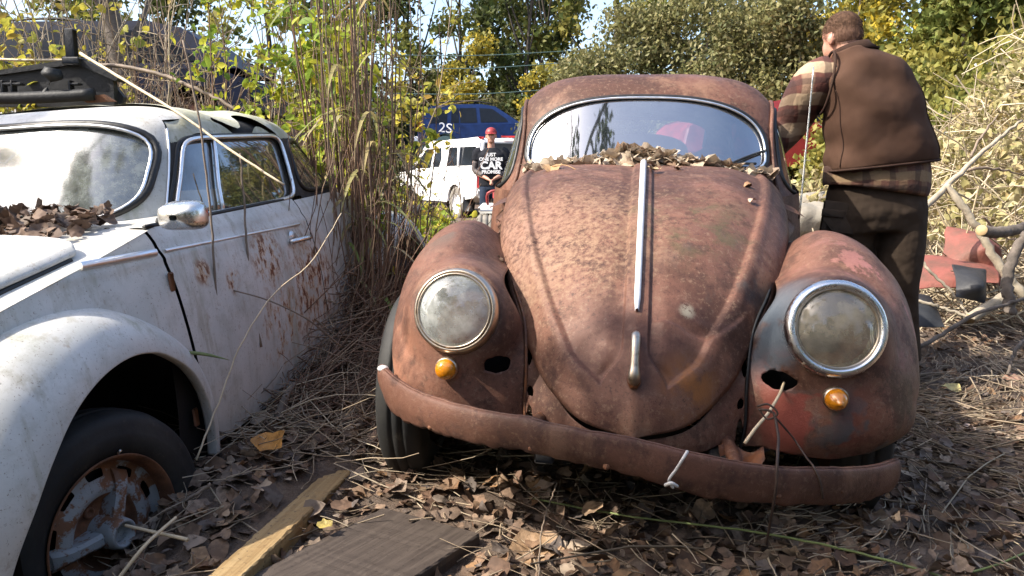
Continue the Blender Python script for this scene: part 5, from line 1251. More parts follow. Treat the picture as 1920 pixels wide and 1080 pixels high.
def hand(wrist, dirv, palm_n, s, mat_prims, curl=.6, side=1):
    d = A(dirv, dtype=float); d /= np.linalg.norm(d); n_ = A(palm_n, dtype=float); n_ -= d*(n_@d); n_ /= np.linalg.norm(n_); x = np.cross(d, n_)
    Pt = lambda a, b, c_: A(wrist)+d*a*s+x*b*s+n_*c_*s
    pr = [etube([Pt(-.02, 0, 0), Pt(.03, 0, 0), Pt(.07, 0, 0), Pt(.095, 0, 0)], A([.026, .034, .041, .038])*s, A([.020, .016, .014, .011])*s, x, 16)]
    for k, (b, l) in enumerate(((-.030, .068), (-.010, .078), (.010, .073), (.029, .058))):
        c1 = curl*.5; p = [Pt(.085, b, 0)]; a, cc, an = .085, 0, 0
        for j, fr in enumerate((.45, .32, .23)):
            an += curl*(.5+.35*j); a += l*fr*math.cos(an); cc += l*fr*math.sin(an); p.append(Pt(a, b*1.05, cc))
        pr.append(tube(resample(A(p), 9), np.linspace(.0088, .0066, 9)*s, 10))
    pr.append(tube(resample(A([Pt(.025, -side*.030, .004), Pt(.05, -side*.052, .016), Pt(.075, -side*.058, .030)]), 8), np.linspace(.012, .008, 8)*s, 10))
    return pr

def man_in_vest():
    Y = 3.66
    P = lambda u, v, dy=0.: at(u, v, Y+dy)
    px = lambda n: n*.00246
    base = P(1640, 560); root = empty('person', Matrix.Translation((base[0], Y, 0)), label='man seen from behind in brown vest and plaid shirt leaning into the rusty car', cat='person')
    O = A([base[0], Y, 0]); Q = lambda u, v, dy=0.: P(u, v, dy)-O
    fwd = A([-.42, .90, -.10]); fwd /= np.linalg.norm(fwd); rt = np.cross(fwd, [0, 0, 1]); rt /= np.linalg.norm(rt); up = np.cross(rt, fwd)
    Rh = np.stack([rt, fwd, up], 1)
    hc = Q(1575, 70, .06)
    pr, PH, EH = head(hc, Rh, .90, None, None, None)
    # continuous body: head, neck, trunk, arms, legs, hands
    body = list(pr)
    body.append(etube([Q(1612, 150, .02), Q(1598, 110, .02), Q(1588, 85, .03), Q(1580, 62, .05)], [.085, .062, .056, .055], [.075, .062, .060, .06]))
    body.append(etube([Q(1640, 400), Q(1642, 330), Q(1636, 230), Q(1624, 150), Q(1615, 118)], [.15, .145, .17, .185, .09], [.11, .105, .12, .11, .07], p=2.4))
    L_sh, L_el, L_wr = Q(1533, 152, .0), Q(1487, 226, .12), Q(1440, 292, .14)
    R_sh, R_el, R_wr = Q(1655, 165, .10), Q(1665, 240, .28), Q(1600, 262, .40)
    for a, b, c in ((L_sh, L_el, L_wr), (R_sh, R_el, R_wr)):
        body.append(tube(resample(A([a, (a+b)/2, b, (b+c)/2, c]), 14), interp(np.linspace(0, 1, 14), [0, .5, 1], [.052, .042, .027]), 14))
    body += hand(L_wr, L_wr-L_el, (0, 0, -1), 1.0, None, .5)
    body += hand(R_wr, R_wr-R_el, (0, 0, -1), 1.0, None, .7, -1)
    for s_, hip, kn, an in ((-1, Q(1597, 385, 0), Q(1598, 530, .06), Q(1606, 655, .12)), (1, Q(1684, 385, 0), Q(1684, 525, -.02), Q(1692, 660, .05))):
        body.append(tube(resample(A([hip, kn, an]), 14), interp(np.linspace(0, 1, 14), [0, .5, 1], [.085, .058, .042]), 14))
    blob('body', body, M['skin'], root, .009, 3)
    # hair: short, follows the skull
    hp = [EH(0, -.018, .035, .081, .096, .087), EH(0, -.045, .005, .077, .070, .066)]
    ct = PH(.005, -.03, .085); tm = NT('short_cropped_hair'); nn_ = tm.noise(90, 5, .75, tm.mapping((1, 1, .35)))
    cc_ = tm.mix(tm.ramp(nn_, .35, .65), (.045, .024, .015), (.12, .068, .042)); cc_ = tm.mix(tm.math('SUBTRACT', 1.0, tm.near(tuple(float(q_) for q_ in ct), .075, .125)), cc_, (.20, .115, .08))
    tm.set(.75, 0, cc_, Specular_IOR_Level=.15); tm.bump(nn_, .6, .004); M['hair'] = tm.m
    ho = blob('hair', hp, M['hair'], root, .008, 2)
    hv = A([v.co[:] for v in ho.data.vertices]); hn = A([v.normal[:] for v in ho.data.vertices]); gg = np.random.default_rng(3); kk = gg.integers(0, len(hv), 5200)
    dl = hn[kk]*.55+gg.normal(0, .22, (len(kk), 3))+A([0, 0, -.7]); V, F, _ = stems(hv[kk], hv[kk]+dl*.009, .0007, .0003, .1, 3, 4, 3, .02); mesh_obj('hair_strands', V, F, M['hair'], ho)
    # trousers
    leg = lambda hip, kn, an: etube(resample(A([hip, (hip+kn)/2, kn, (kn+an)/2, an]), 12), interp(np.linspace(0, 1, 12), [0, .3, .5, .75, 1], [.112, .105, .085, .078, .082]), interp(np.linspace(0, 1, 12), [0, .3, .5, .75, 1], [.125, .110, .09, .085, .09]))
    tr = [etube([Q(1641, 330), Q(1642, 360), Q(1641, 400), Q(1641, 432)], [.195, .215, .222, .20], [.125, .135, .150, .13], p=2.5), leg(Q(1593, 395, 0), Q(1590, 530, .08), Q(1600, 668, .12)), leg(Q(1688, 395, 0), Q(1684, 530, -.02), Q(1692, 672, .05))]
    po = blob('trousers', tr, M['pants'], root, .011, 3)
    V, F = box(Q(1572, 408, -.100), (.15, .012, .14), rot=rotm('Y', rad(6)), bev=.005); pk = mesh_obj('pocket', V, F, M['pants'], po)
    V, F = box(Q(1562, 400, -.106), (.10, .010, .035), rot=rotm('Y', rad(6)), bev=.003); mesh_obj('pocket_flap', V, F, M['pants'], po)
    V, F = box(Q(1692, 400, -.098), (.14, .010, .13), rot=rotm('Y', rad(-4)), bev=.005); mesh_obj('pocket', V, F, M['pants'], po)
    for s_, an in ((-1, Q(1600, 676, .12)), (1, Q(1692, 680, .05))):
        z0 = .085; a = A([an[0], an[1], z0])
        bt = [etube([a+A([0, 0, .20]), a+A([0, 0, .08]), a+A([0, .0, .0])], [.055, .055, .052], [.06, .062, .06]), etube([a+A([0, -.07, .015]), a+A([-.01, .05, .02]), a+A([-.03, .17, .0]), a+A([-.035, .21, -.01])], [.045, .05, .05, .03], [.045, .045, .035, .022])]
        blob('boot', bt, M['boots'], root, .009, 2)
    # shirt: sleeves, tail, collar
    sl = [etube(resample(A([L_sh+A([.06, 0, .03]), L_sh, (L_sh+L_el)/2+A([-.01, 0, 0]), L_el+A([-.005, 0, -.01]), (L_el+L_wr)/2, L_wr]), 18), interp(np.linspace(0, 1, 18), [0, .2, .5, .62, .8, 1], [.09, .098, .088, .082, .07, .05]), interp(np.linspace(0, 1, 18), [0, .2, .5, .62, .8, 1], [.09, .092, .085, .078, .066, .046]))]
    sl.append(etube(resample(A([R_sh, (R_sh+R_el)/2, R_el, (R_el+R_wr)/2, R_wr]), 18), interp(np.linspace(0, 1, 18), [0, .5, 1], [.085, .075, .045]), interp(np.linspace(0, 1, 18), [0, .5, 1], [.085, .075, .045])))
    sl.append(etube([Q(1628, 160), Q(1640, 240), Q(1642, 320)], [.17, .16, .17], [.12, .115, .12], p=2.4))
    so_ = blob('shirt', sl, M['plaid'], root, .010, 3)
    tail = [etube([Q(1642, 300), Q(1643, 330), Q(1642, 352), Q(1641, 357)], [.222, .230, .228, .222], [.150, .162, .166, .160], p=2.5)]
    blob('shirt_tail', tail, M['plaid_hem'], so_, .010, 2)
    # vest: boxy, flares over the hips to the right
    cs = [(310, 1652, 108, .165), (294, 1652, 107, .172), (262, 1649, 102, .172), (230, 1643, 97, .170), (195, 1637, 94, .172), (160, 1628, 89, .160), (132, 1622, 84, .145), (115, 1619, 74, .128), (101, 1611, 52, .100), (90, 1600, 33, .080)]
    n = 56; a = np.arange(n)*2*np.pi/n; rings = []
    for v, u, hwp, ry in resample(A(cs, dtype=float), 44):
        c = Q(u, v); pw = 2.7
        cx = np.sign(np.cos(a))*np.abs(np.cos(a))**(2/pw); sy = np.sign(np.sin(a))*np.abs(np.sin(a))**(2/pw)
        tilt = (cx*px(hwp))*(.10 if v > 240 else .10*(v-90)/150)
        dz = tilt+.0
        # lateral slope of the shoulders
        dz = dz-np.where(cx < 0, .28, .0)*np.abs(cx)**2*px(hwp)*float(sm(185-v, 0, 70))
        rings.append(np.stack([c[0]+cx*px(hwp), c[1]+sy*ry+cx*.03, c[2]+dz], -1))
    Rg = A(rings); Rg[..., 0] = Rg.mean(1, keepdims=True)[..., 0]+(Rg[..., 0]-Rg.mean(1, keepdims=True)[..., 0])*.93
    q = vnoise(Rg, 7, 5)*.010+vnoise(Rg*A([1, 1, .45]), 15, 6)*.006
    ctr = Rg.mean(1, keepdims=True); dd = Rg-ctr; dd[..., 2] = 0; dd /= np.linalg.norm(dd, axis=-1)[..., None]+1e-9
    Rg = Rg+dd*q[..., None]
    # diagonal drag folds across the back
    fold = np.sin((Rg[..., 0]*1.0+Rg[..., 2]*1.4)*26+vnoise(Rg, 4, 2)*2.5)*.0055*(.35+.65*sm(-Rg[..., 0], -.05, .2)); Rg = Rg+dd*fold[..., None]
    V, F = grid(Rg.transpose(1, 0, 2), closed_u=True); ve = mesh_obj('vest', V, F, M['vest'], root); sd2 = ve.modifiers.new('thickness', 'SOLIDIFY'); sd2.thickness = .012
    V, F = tube(Rg[0]+dd[0]*.003, .0055, 6, closed=True); mesh_obj('hem_binding', V, F, M['vest_trim'], ve)
    # collar
    rr = []
    for k, (v, u, w_, ry) in enumerate(((100, 1606, 38, .086), (93, 1600, 31, .076), (86, 1596, 29, .072))):
        c = Q(u, v); rr.append(np.stack([c[0]+np.cos(a)*px(w_), c[1]+np.sin(a)*ry, c[2]+np.cos(a)*.018+.012*np.sin(a)*-1], -1))
    V, F = grid(A(rr).transpose(1, 0, 2), closed_u=True); co = mesh_obj('collar', V, F, M['vest_trim'], ve); s3 = co.modifiers.new('thickness', 'SOLIDIFY'); s3.thickness = .01
    # armhole binding at the left shoulder
    c = L_sh+A([.035, -.01, .01]); aa = np.arange(40)*2*np.pi/40
    ring = np.stack([c[0]+.02*np.sin(aa)+.015*np.cos(aa), c[1]+.112*np.cos(aa), c[2]-.02+.135*np.sin(aa)], -1); V, F = tube(ring, .006, 8, closed=True); mesh_obj('armhole_binding', V, F, M['vest_trim'], ve)
    # yoke, side and centre-back seams follow the cloth
    zc_ = Rg[:, :, 2].mean(1); back = [j for j in range(n) if np.sin(a[j]) < -.05]; back = sorted(back, key=lambda j: np.cos(a[j]))
    k = int(np.argmin(np.abs(zc_-(zc_.max()-.155))))
    for f_ in (.14, .86):
        j = back[int(f_*(len(back)-1))]; P_ = A([Rg[i, j]+dd[i, j]*.002 for i in range(1, k)]); V, F = tube(P_, .0022, 5); mesh_obj('side_seam', V, F, M['vest_trim'], ve)
man_in_vest()

def man_with_cap():
    Y = 13.0; p = at(921, 300, Y); root = empty('person', Matrix.Translation((p[0], Y, 0)), label='man in a red cap and black T-shirt with white lettering, standing by the white pickup', cat='person')
    Rh = np.stack([A([-1., 0, 0]), A([0, -1., 0]), A([0, 0, 1.])], 1)
    pr, PH, EH = head(A([0, 0, 1.665]), Rh, 1.05, None, None, None)
    body = list(pr)+[etube([(0, .02, 1.40), (0, .01, 1.50), (0, 0, 1.58)], [.075, .058, .055], [.06, .055, .055]), etube([(0, 0, .90), (0, 0, 1.1), (0, 0, 1.3), (0, 0, 1.44)], [.17, .15, .185, .12], [.11, .10, .115, .08], p=2.4)]
    A_ = [((.21, .01, 1.40), (.265, .0, 1.13), (.06, -.20, .98)), ((-.21, .01, 1.40), (-.265, .0, 1.13), (-.04, -.20, .97))]
    for a, b, c in A_:
        body.append(tube(resample(A([a, b, c], dtype=float), 14), interp(np.linspace(0, 1, 14), [0, .5, 1], [.052, .042, .028]), 12)); body += hand(A(c, dtype=float), A(c)-A(b), (0, -.6, -1), 1.0, None, .8, 1 if a[0] > 0 else -1)
    for s_ in (-1, 1):
        body.append(tube(resample(A([(.10*s_, 0, .90), (.11*s_, -.01, .50), (.12*s_, .02, .12)], dtype=float), 12), interp(np.linspace(0, 1, 12), [0, .5, 1], [.09, .06, .042]), 12))
    blob('body', body, M['skin'], root, .011, 2)
    for s_ in (-1, 1):
        V, F = ell(PH(.03*s_, .079, .004), (.012, .006, .006)); mesh_obj('eye', V, F, M['dark'], root)
    sh_ = [etube([(0, 0, .86), (0, 0, 1.0), (0, 0, 1.2), (0, 0, 1.36), (0, 0, 1.47)], [.205, .20, .215, .225, .10], [.135, .13, .14, .13, .08], p=2.6)]
    for a, b, c in A_: sh_.append(tube(resample(A([A(a)*A([.8, 1, 1.01]), a, (A(a)+A(b))/2], dtype=float), 8), [.075, .08, .08, .08, .078, .076, .075, .075], 14))
    shirt = blob('shirt', sh_, M['black_shirt'], root, .012, 3)
    for a, b, c in A_: 
        m1 = (A(a)+A(b))/2; V, F = tube(resample(A([m1, A(b), A(b)*.35+A(c)*.65], dtype=float), 10), np.linspace(.056, .040, 10), 12); mesh_obj('tattooed_sleeve', V, F, M['sleeve_ink'], root)
    for k, (tx, sz, z, b_) in enumerate((('JUST', .075, 1.355, .003), ('ONE MORE', .070, 1.285, .003), ('CAR', .165, 1.185, .007), ('PROMISE', .072, 1.085, .003))):
        text_obj('shirt_lettering', tx, sz, M['paint_white'], shirt, Matrix.Translation((0, -.162, z)) @ Matrix.Rotation(rad(90), 4, 'X'), .004, 1.05, b_)
    tr = [etube([(0, 0, .93), (0, 0, .80)], [.185, .19], [.13, .13])]+[etube([(.09*s_, 0, .85), (.11*s_, -.01, .5), (.12*s_, .02, .06)], [.105, .08, .075], [.12, .09, .085]) for s_ in (-1, 1)]
    blob('trousers', tr, M['jeans'], root, .014, 2)
    for s_ in (-1, 1): blob('boot', [etube([(.12*s_, .06, .06), (.12*s_, -.06, .06), (.13*s_, -.17, .045)], [.045, .05, .035], [.045, .04, .025])], M['boots'], root, .012, 1)
    V, F = ell((0, .0, 1.70), (.093, .108, .095)); V, F = clip_mesh(V, F, V[:, 2]-1.69); cp = mesh_obj('cap', V, F, M['red_far'], root)
    a = np.linspace(0, np.pi, 20); rr = np.linspace(0, 1, 6); G = [[(.085*np.cos(t)*(1-.05*r_), -.085-.085*r_*np.sin(t)**.7, 1.695+.012*np.sin(t)-.018*r_) for r_ in rr] for t in a]
    V, F = grid(A(G)); b_ = mesh_obj('cap_brim', V, F, M['red_far'], cp); s3 = b_.modifiers.new('thickness', 'SOLIDIFY'); s3.thickness = .006
man_with_cap()
# ------------------------------------------------------------ trees, shrubs, reeds, brush
def leaf_cloud(C, Rr, n, size, seed, shell=.55, flat=.0):
    """n folded diamond leaves spread through ellipsoid clumps (centres C, radii Rr)"""
    g = np.random.default_rng(seed); C = A(C, dtype=float); Rr = A(Rr, dtype=float)
    if Rr.ndim == 1: Rr = np.repeat(Rr[:, None], 3, 1)
    wgt = (Rr.prod(1))**(2/3); k = g.choice(len(C), n, p=wgt/wgt.sum())
    d = g.standard_normal((n, 3)); d /= np.linalg.norm(d, axis=1)[:, None]
    r = g.random(n)**shell*(1+.18*g.standard_normal(n)); P = C[k]+d*r[:, None]*Rr[k]
    a = g.standard_normal((n, 3)); a[:, 2] -= .5; a /= np.linalg.norm(a, axis=1)[:, None]
    b = np.cross(a, g.standard_normal((n, 3))); b /= np.linalg.norm(b, axis=1)[:, None]; c = np.cross(a, b)
    s = size*(.6+.8*g.random(n))[:, None]
    V = np.stack([P-a*s*.5, P+b*s*.30+c*s*.10, P+a*s*.55, P-b*s*.30+c*s*.10], 1).reshape(-1, 3)
    I = np.arange(n)[:, None]*4; F = np.concatenate([np.concatenate([I, I+1, I+2], 1), np.concatenate([I, I+2, I+3], 1)])
    return V, F
def fol(name, cols, transl=.35, patch=None): M[name] = island_mat(name, cols, .55, transl, .25, patch)
fol('olive_leaves', [(.08, .09, .03), (.15, .15, .06), (.23, .21, .10), (.10, .12, .045), (.30, .26, .13), (.17, .17, .06)], .3, patch=(.8, (.19, .17, .05), .45))
fol('dark_green_leaves', [(.025, .04, .015), (.05, .075, .022), (.08, .11, .03), (.035, .05, .02), (.12, .12, .03)], .3, patch=(.5, (.10, .10, .02), .4))
fol('green_leaves', [(.08, .11, .025), (.15, .19, .045), (.22, .25, .07), (.11, .14, .035), (.28, .27, .08)], .4, patch=(.7, (.30, .24, .05), .65))
fol('yellow_leaves', [(.38, .28, .03), (.55, .40, .04), (.30, .27, .05), (.20, .20, .05), (.48, .38, .08)], .4, patch=(.7, (.16, .17, .04), .55))
fol('lime_leaves', [(.17, .20, .05), (.27, .28, .07), (.12, .15, .04), (.36, .32, .08), (.22, .22, .06)], .4, patch=(1.2, (.32, .24, .05), .5))
fol('pale_vine_leaves', [(.30, .27, .12), (.44, .38, .20), (.24, .22, .08), (.52, .46, .27), (.36, .27, .12), (.20, .20, .07)], .3)
fol('orange_leaves', [(.40, .20, .05), (.50, .32, .07), (.28, .20, .07), (.35, .28, .06)], .35)

def tree(name, base, height, crown, n, leaf, mat, label, group=None, tr=.14, bark='bark', seed=0, bare=.25, spread=None, nclump=16, cat='tree', low=.3):
    """crown = (rx, ry); clumps fill the height above low*height"""
    g = np.random.default_rng(seed); bx, by = base; z0 = float(gz(bx, by))-.05
    root = empty(name, loc=(bx, by, z0), label=label, cat=cat, group=group)
    C = []; Rr = []
    for i in range(nclump):
        t = low+(1-low)*((i+.5)/nclump)*.97; a = g.uniform(0, 2*np.pi); w_ = math.sin(math.pi*min(1, (t-low)/(1-low)*.85+.15))**.6
        rr = g.uniform(.25, .95)*w_; C.append((crown[0]*rr*math.cos(a), crown[1]*rr*math.sin(a), height*t)); q = g.uniform(.28, .5)*(crown[0]+crown[1])/2
        Rr.append((q, q, q*g.uniform(.6, .9)))
    V, F = leaf_cloud(C, Rr, n, leaf, seed); mesh_obj('crown', V, F, M[mat], root, smooth=False)
    mb = MB(); zz = np.linspace(0, height*.93, 9); wob = np.cumsum(g.normal(0, height*.012, (9, 2)), 0)*(zz/height)[:, None]
    T = np.stack([wob[:, 0], wob[:, 1], zz], -1); mb.add(*tube(resample(T, 24), np.linspace(tr, tr*.12, 24), 8))
    for c, q in list(zip(C, Rr))[:14]:
        h = c[2]*g.uniform(.55, .8); s = A([np.interp(h, zz, T[:, 0]), np.interp(h, zz, T[:, 1]), h]); e = A(c); m_ = (s+e)/2+A([0, 0, -.1*abs(e[2]-s[2])])+g.normal(0, .04*height/5, 3)
        r0 = tr*(1-h/height)*.55+.012; mb.add(*tube(resample(A([s, m_, e, e+(e-s)*.25]), 10), np.linspace(r0, .006, 10), 5))
    mb.build('trunk', M[bark], root); return root

# far back row
row = [(-60, 30, 9, 'dark_green_leaves'), (140, 26, 9, 'green_leaves'), (330, 30, 10, 'dark_green_leaves'), (520, 26, 8, 'green_leaves'), (690, 33, 10, 'dark_green_leaves'), (820, 38, 5.6, 'olive_leaves'), (905, 40, 5.2, 'olive_leaves'), (1010, 36, 11, 'dark_green_leaves'), (1150, 31, 12, 'green_leaves'), (1290, 30, 12, 'dark_green_leaves'), (1430, 29, 12, 'dark_green_leaves'), (1570, 31, 12, 'green_leaves'), (1720, 28, 12, 'dark_green_leaves'), (1860, 27, 12, 'green_leaves'), (2020, 26, 11, 'dark_green_leaves')]
for i, (u, Y, h, mt) in enumerate(row):
    lb = ['tall back-row tree at the far left edge above the black carrier', 'green back-row tree behind the left end of the navy car', 'dark back-row tree above the middle of the navy car', 'green back-row tree behind the lime shrub', 'dark back-row tree behind the reeds', 'low olive tree under the left half of the sky gap', 'low olive tree under the right half of the sky gap', 'dark back-row tree just right of the sky gap', 'green back-row tree over the left end of the willow thicket', 'dark back-row tree over the middle of the willow thicket', 'dark back-row tree over the right end of the willow thicket', 'green back-row tree behind the bright yellow tree', 'dark back-row tree right of the bright yellow tree', 'green back-row tree in the upper right corner', 'dark back-row tree past the right edge, mostly out of frame'][i]
    p = at(u, 300, Y); tree('broadleaf_tree', (p[0], Y), h, (3.0, 2.4), 5200, .24, mt, lb, 'trees in the back row of the woods', tr=.2, bark='bark_dark', seed=100+i, nclump=22, low=.08)
# tall thin trees with open crowns against the white sky
for i, (u, Y, h, mt, n, lb) in enumerate(((772, 24, 8.5, 'green_leaves', 2300, 'thin leafy tree just left of the bright sky gap, behind the reeds'), (868, 26, 9.5, 'dark_green_leaves', 2400, 'slender dark-trunked tree in the middle of the bright sky gap'), (938, 27, 9, 'green_leaves', 1700, 'slender open tree with green leaves, second trunk in the sky gap'), (985, 23, 9, 'dark_green_leaves', 3200, 'tall dark-trunked tree left of the olive willow mass'), (1040, 24, 9, 'green_leaves', 3000, 'tall light-green tree touching the olive willow mass'))):
    Y += 9; h *= 1.3; p = at(u, 300, Y); tree('slender_tree', (p[0], Y), h, (2.1, 1.8), int(n*1.2), .22, mt, lb, None, tr=.13, bark='bark_dark', seed=140+i, nclump=16, low=.25)
# low bushes before the woods, left of centre
for i, (u, Y, h, mt, n, lb, rx) in enumerate(((880, 20, 4.2, 'yellow_leaves', 3400, 'yellow-leaved sapling above the blue car, left of the olive bushes', 1.0), (948, 21, 2.7, 'olive_leaves', 4200, 'dull green bush directly above the man in the cap', 1.3), (1012, 19, 3.4, 'yellow_leaves', 3000, 'yellow-leaved sapling at the left shoulder of the rusty car roof', .9), (800, 23, 3.0, 'green_leaves', 3600, 'green bush above the roof of the blue sport utility car', 1.3), (720, 22, 3.2, 'olive_leaves', 4200, 'dull green bush behind the reeds and teal container', 1.5), (600, 20, 3.4, 'green_leaves', 4600, 'green bush behind the reeds at the white car tail', 1.7))):
    Y += 11; h *= 1.45; p = at(u, 300, Y); tree('bush', (p[0], Y), h, (rx*1.75, rx*1.4), int(n*1.5), .17, mt, lb, None, tr=.05, seed=160+i, nclump=14, low=.12, cat='bush')
# olive willow thicket
for i, (u, Y, h, rx, lb) in enumerate(((1100, 17.5, 3.6, 1.5, 'olive-green willow bush at the left end of the thicket, rust-tinged'), (1190, 18, 4.6, 1.9, 'broad olive willow rising above the roof of the rusty car'), (1300, 17, 4.7, 1.9, 'greenest willow of the thicket, right of the car roof centre'), (1400, 18, 4.9, 2.0, 'tall olive willow above the right corner of the rusty roof'), (1480, 16, 4.4, 1.7, 'dark olive willow next to the head of the man in the vest'), (1445, 19.5, 2.5, 1.2, 'low dark willow between the rusty roof and the man in the vest'))):
    p = at(u, 300, Y); tree('willow', (p[0], Y), h, (rx, rx*.8), 15000, .095, 'olive_leaves', lb, None, tr=.08, seed=180+i, nclump=26, low=.05)
# yellow and green trees at the right
for i, (u, Y, h, rx, mt, n, lf, lb) in enumerate(((1600, 17, 5.6, 1.9, 'yellow_leaves', 9500, .14, 'bright yellow autumn tree right behind the head of the man in the vest'), (1700, 16, 5.0, 1.6, 'yellow_leaves', 7000, .14, 'yellow-green tree right of the bright yellow one'), (1790, 15.5, 5.0, 1.8, 'green_leaves', 9500, .14, 'green tree at upper right between yellow tree and frame edge'), (1900, 15, 5.2, 1.9, 'green_leaves', 8000, .15, 'green and yellow tree at the upper right corner'), (1660, 13.5, 2.6, 1.4, 'lime_leaves', 5500, .12, 'low yellow-green bush behind the shoulder of the man in the vest'), (1560, 15, 2.4, 1.2, 'yellow_leaves', 4500, .12, 'low yellow bush beneath the bright yellow tree'), (1880, 12, 2.7, 1.4, 'lime_leaves', 5000, .12, 'yellow-green bush rising behind the pale vine heap'))):
    p = at(u, 300, Y); tree('autumn_tree' if h > 3 else 'autumn_bush', (p[0], Y), h, (rx, rx*.8), n, lf, mt, lb, None, tr=.10, bark='bark', seed=200+i, nclump=22, low=.08, cat='tree' if h > 3 else 'bush')
# unseen trees: left ones cast the shade, those around the camera added to darken
for i, (x, y, h, rx, n, lw) in enumerate(((-5.2, -1.0, 7.0, 1.75, 9000, .2), (-3.2, -3.6, 5.5, 2.0, 8000, .05), (-.2, -4.6, 4.6, 2.0, 8000, .05), (2.6, -4.2, 5.2, 2.0, 8000, .05), (5.6, -2.8, 5.5, 2.1, 8000, .05), (7.6, .4, 5.0, 2.0, 6000, .05), (-11, 5, 9, 3.2, 5200, .2), (-7.5, 1.1, 7.2, 1.0, 1500, .25))):
    lb = ['tall dense tree behind and left of the photographer', 'added unseen leafy tree close behind the photographer, second from the left', 'added unseen leafy tree directly behind the photographer', 'added unseen leafy tree behind and right of the photographer', 'added unseen leafy tree to the right of and behind the photographer', 'added unseen leafy tree beyond the right edge beside the photographer', 'broad tree far beyond the left edge', 'thin sparse tree beyond the left edge'][i]
    tree('unseen_shade_tree', (x, y), h, (rx, rx), n, .20, 'green_leaves' if i % 2 else 'dark_green_leaves', lb, 'trees around the photographer', tr=.16, seed=230+i, nclump=20, low=lw)
# unseen limb added high over both cars to darken the windscreen reflections
ro = empty('added_reflection_limb', loc=(-4.6, .2, 0), label='added unseen leafy limb high above both cars, out of frame, mirrored in the windscreens', cat='tree'); O_ = A(ro.location)
def hang(pts, r0, r1, name='branch'):
    P = resample(A(pts, dtype=float)-O_, 30)+rng.normal(0, .012, (30, 3)); V, F = tube(P, np.linspace(r0, r1, 30), 7); mesh_obj(name, V, F, M['bark_dark'], ro)
hang([(-4.6, .2, 0), (-4.5, .25, 3), (-3.9, .4, 5.2), (-2.6, .7, 6.2), (-1.2, 1.1, 6.6), (.4, 1.5, 6.9)], .14, .02, 'trunk')
for e in ([(-2.6, .7, 6.2), (-2.3, 1.6, 6.6), (-2.5, 2.6, 6.9)], [(-1.2, 1.1, 6.6), (-.8, .3, 6.9), (-.3, -.5, 7.2)], [(-.6, 1.2, 6.7), (-.3, 2.0, 6.5), (.1, 2.6, 6.2)], [(-3.3, .5, 5.7), (-3.2, -.4, 6.3), (-2.8, -1.1, 6.8)], [(-2.0, .9, 6.4), (-1.8, -.1, 6.2), (-1.4, -.9, 6.3)]): hang(e, .035, .008)
V, F = leaf_cloud(A([(-2.5, 2.4, 6.8), (-2.9, -.9, 6.7), (-1.5, -.8, 6.3), (-.3, -.4, 7.1), (.1, 2.5, 6.2), (.4, 1.5, 6.9), (-.7, .9, 6.8), (-2.2, 1.2, 6.6)])-O_, [.5, .5, .45, .5, .4, .35, .35, .4], 1500, .15, 333); mesh_obj('leaves', V, F, M['dark_green_leaves'], ro, smooth=False)
# bare grey trunk behind the white car
def limb(name, pts, r0, r1, mat, label=None, cat=None, n=28, sides=8, parent=None, wob=0.0, cut=False, group=None, seed=0):
    P = A([at(*p) for p in pts]) if parent is None else A(pts, dtype=float)
    P = resample(P, n); g = np.random.default_rng(seed); P = P+g.normal(0, wob, P.shape)
    V, F = tube(P, np.linspace(r0, r1, n), sides); V = V+vnoise(V, 25, seed)[:, None]*A([1, 1, 1])*min(r0, .02)*.15
    o = mesh_obj(name, V, F, M[mat], parent)
    if label: tag(o, label, cat, group)
    if cut:
        d = P[0]-P[1]; V, F = lathe([(.0001, .003), (r0*.92, .0025), (r0*.96, 0)], 20); mesh_obj('cut_end', to_dir(V, P[0], d), F, M['wood_cut'], o)
    return o
t_ = empty('tree', loc=at(232, 329, 7.0)*A([1, 1, 0]), label='grey bare-trunked tree with two forked limbs behind the white car', cat='tree')
o_ = A(t_.location)
L7 = lambda *pts: [at(u, v, Y)-o_ for u, v, Y in pts]
limb('trunk', [(0, 0, 0)]+L7((238, 190, 7), (215, 60, 7), (196, -40, 7), (170, -220, 7)), .115, .07, 'bark', parent=t_, wob=.006, n=40)
limb('limb', L7((226, 120, 7), (265, 40, 7.1), (300, -60, 7.2)), .035, .018, 'bark', parent=t_, wob=.004)
limb('limb', L7((214, 50, 7), (180, 0, 6.9), (120, -50, 6.9)), .03, .015, 'bark', parent=t_, wob=.004)

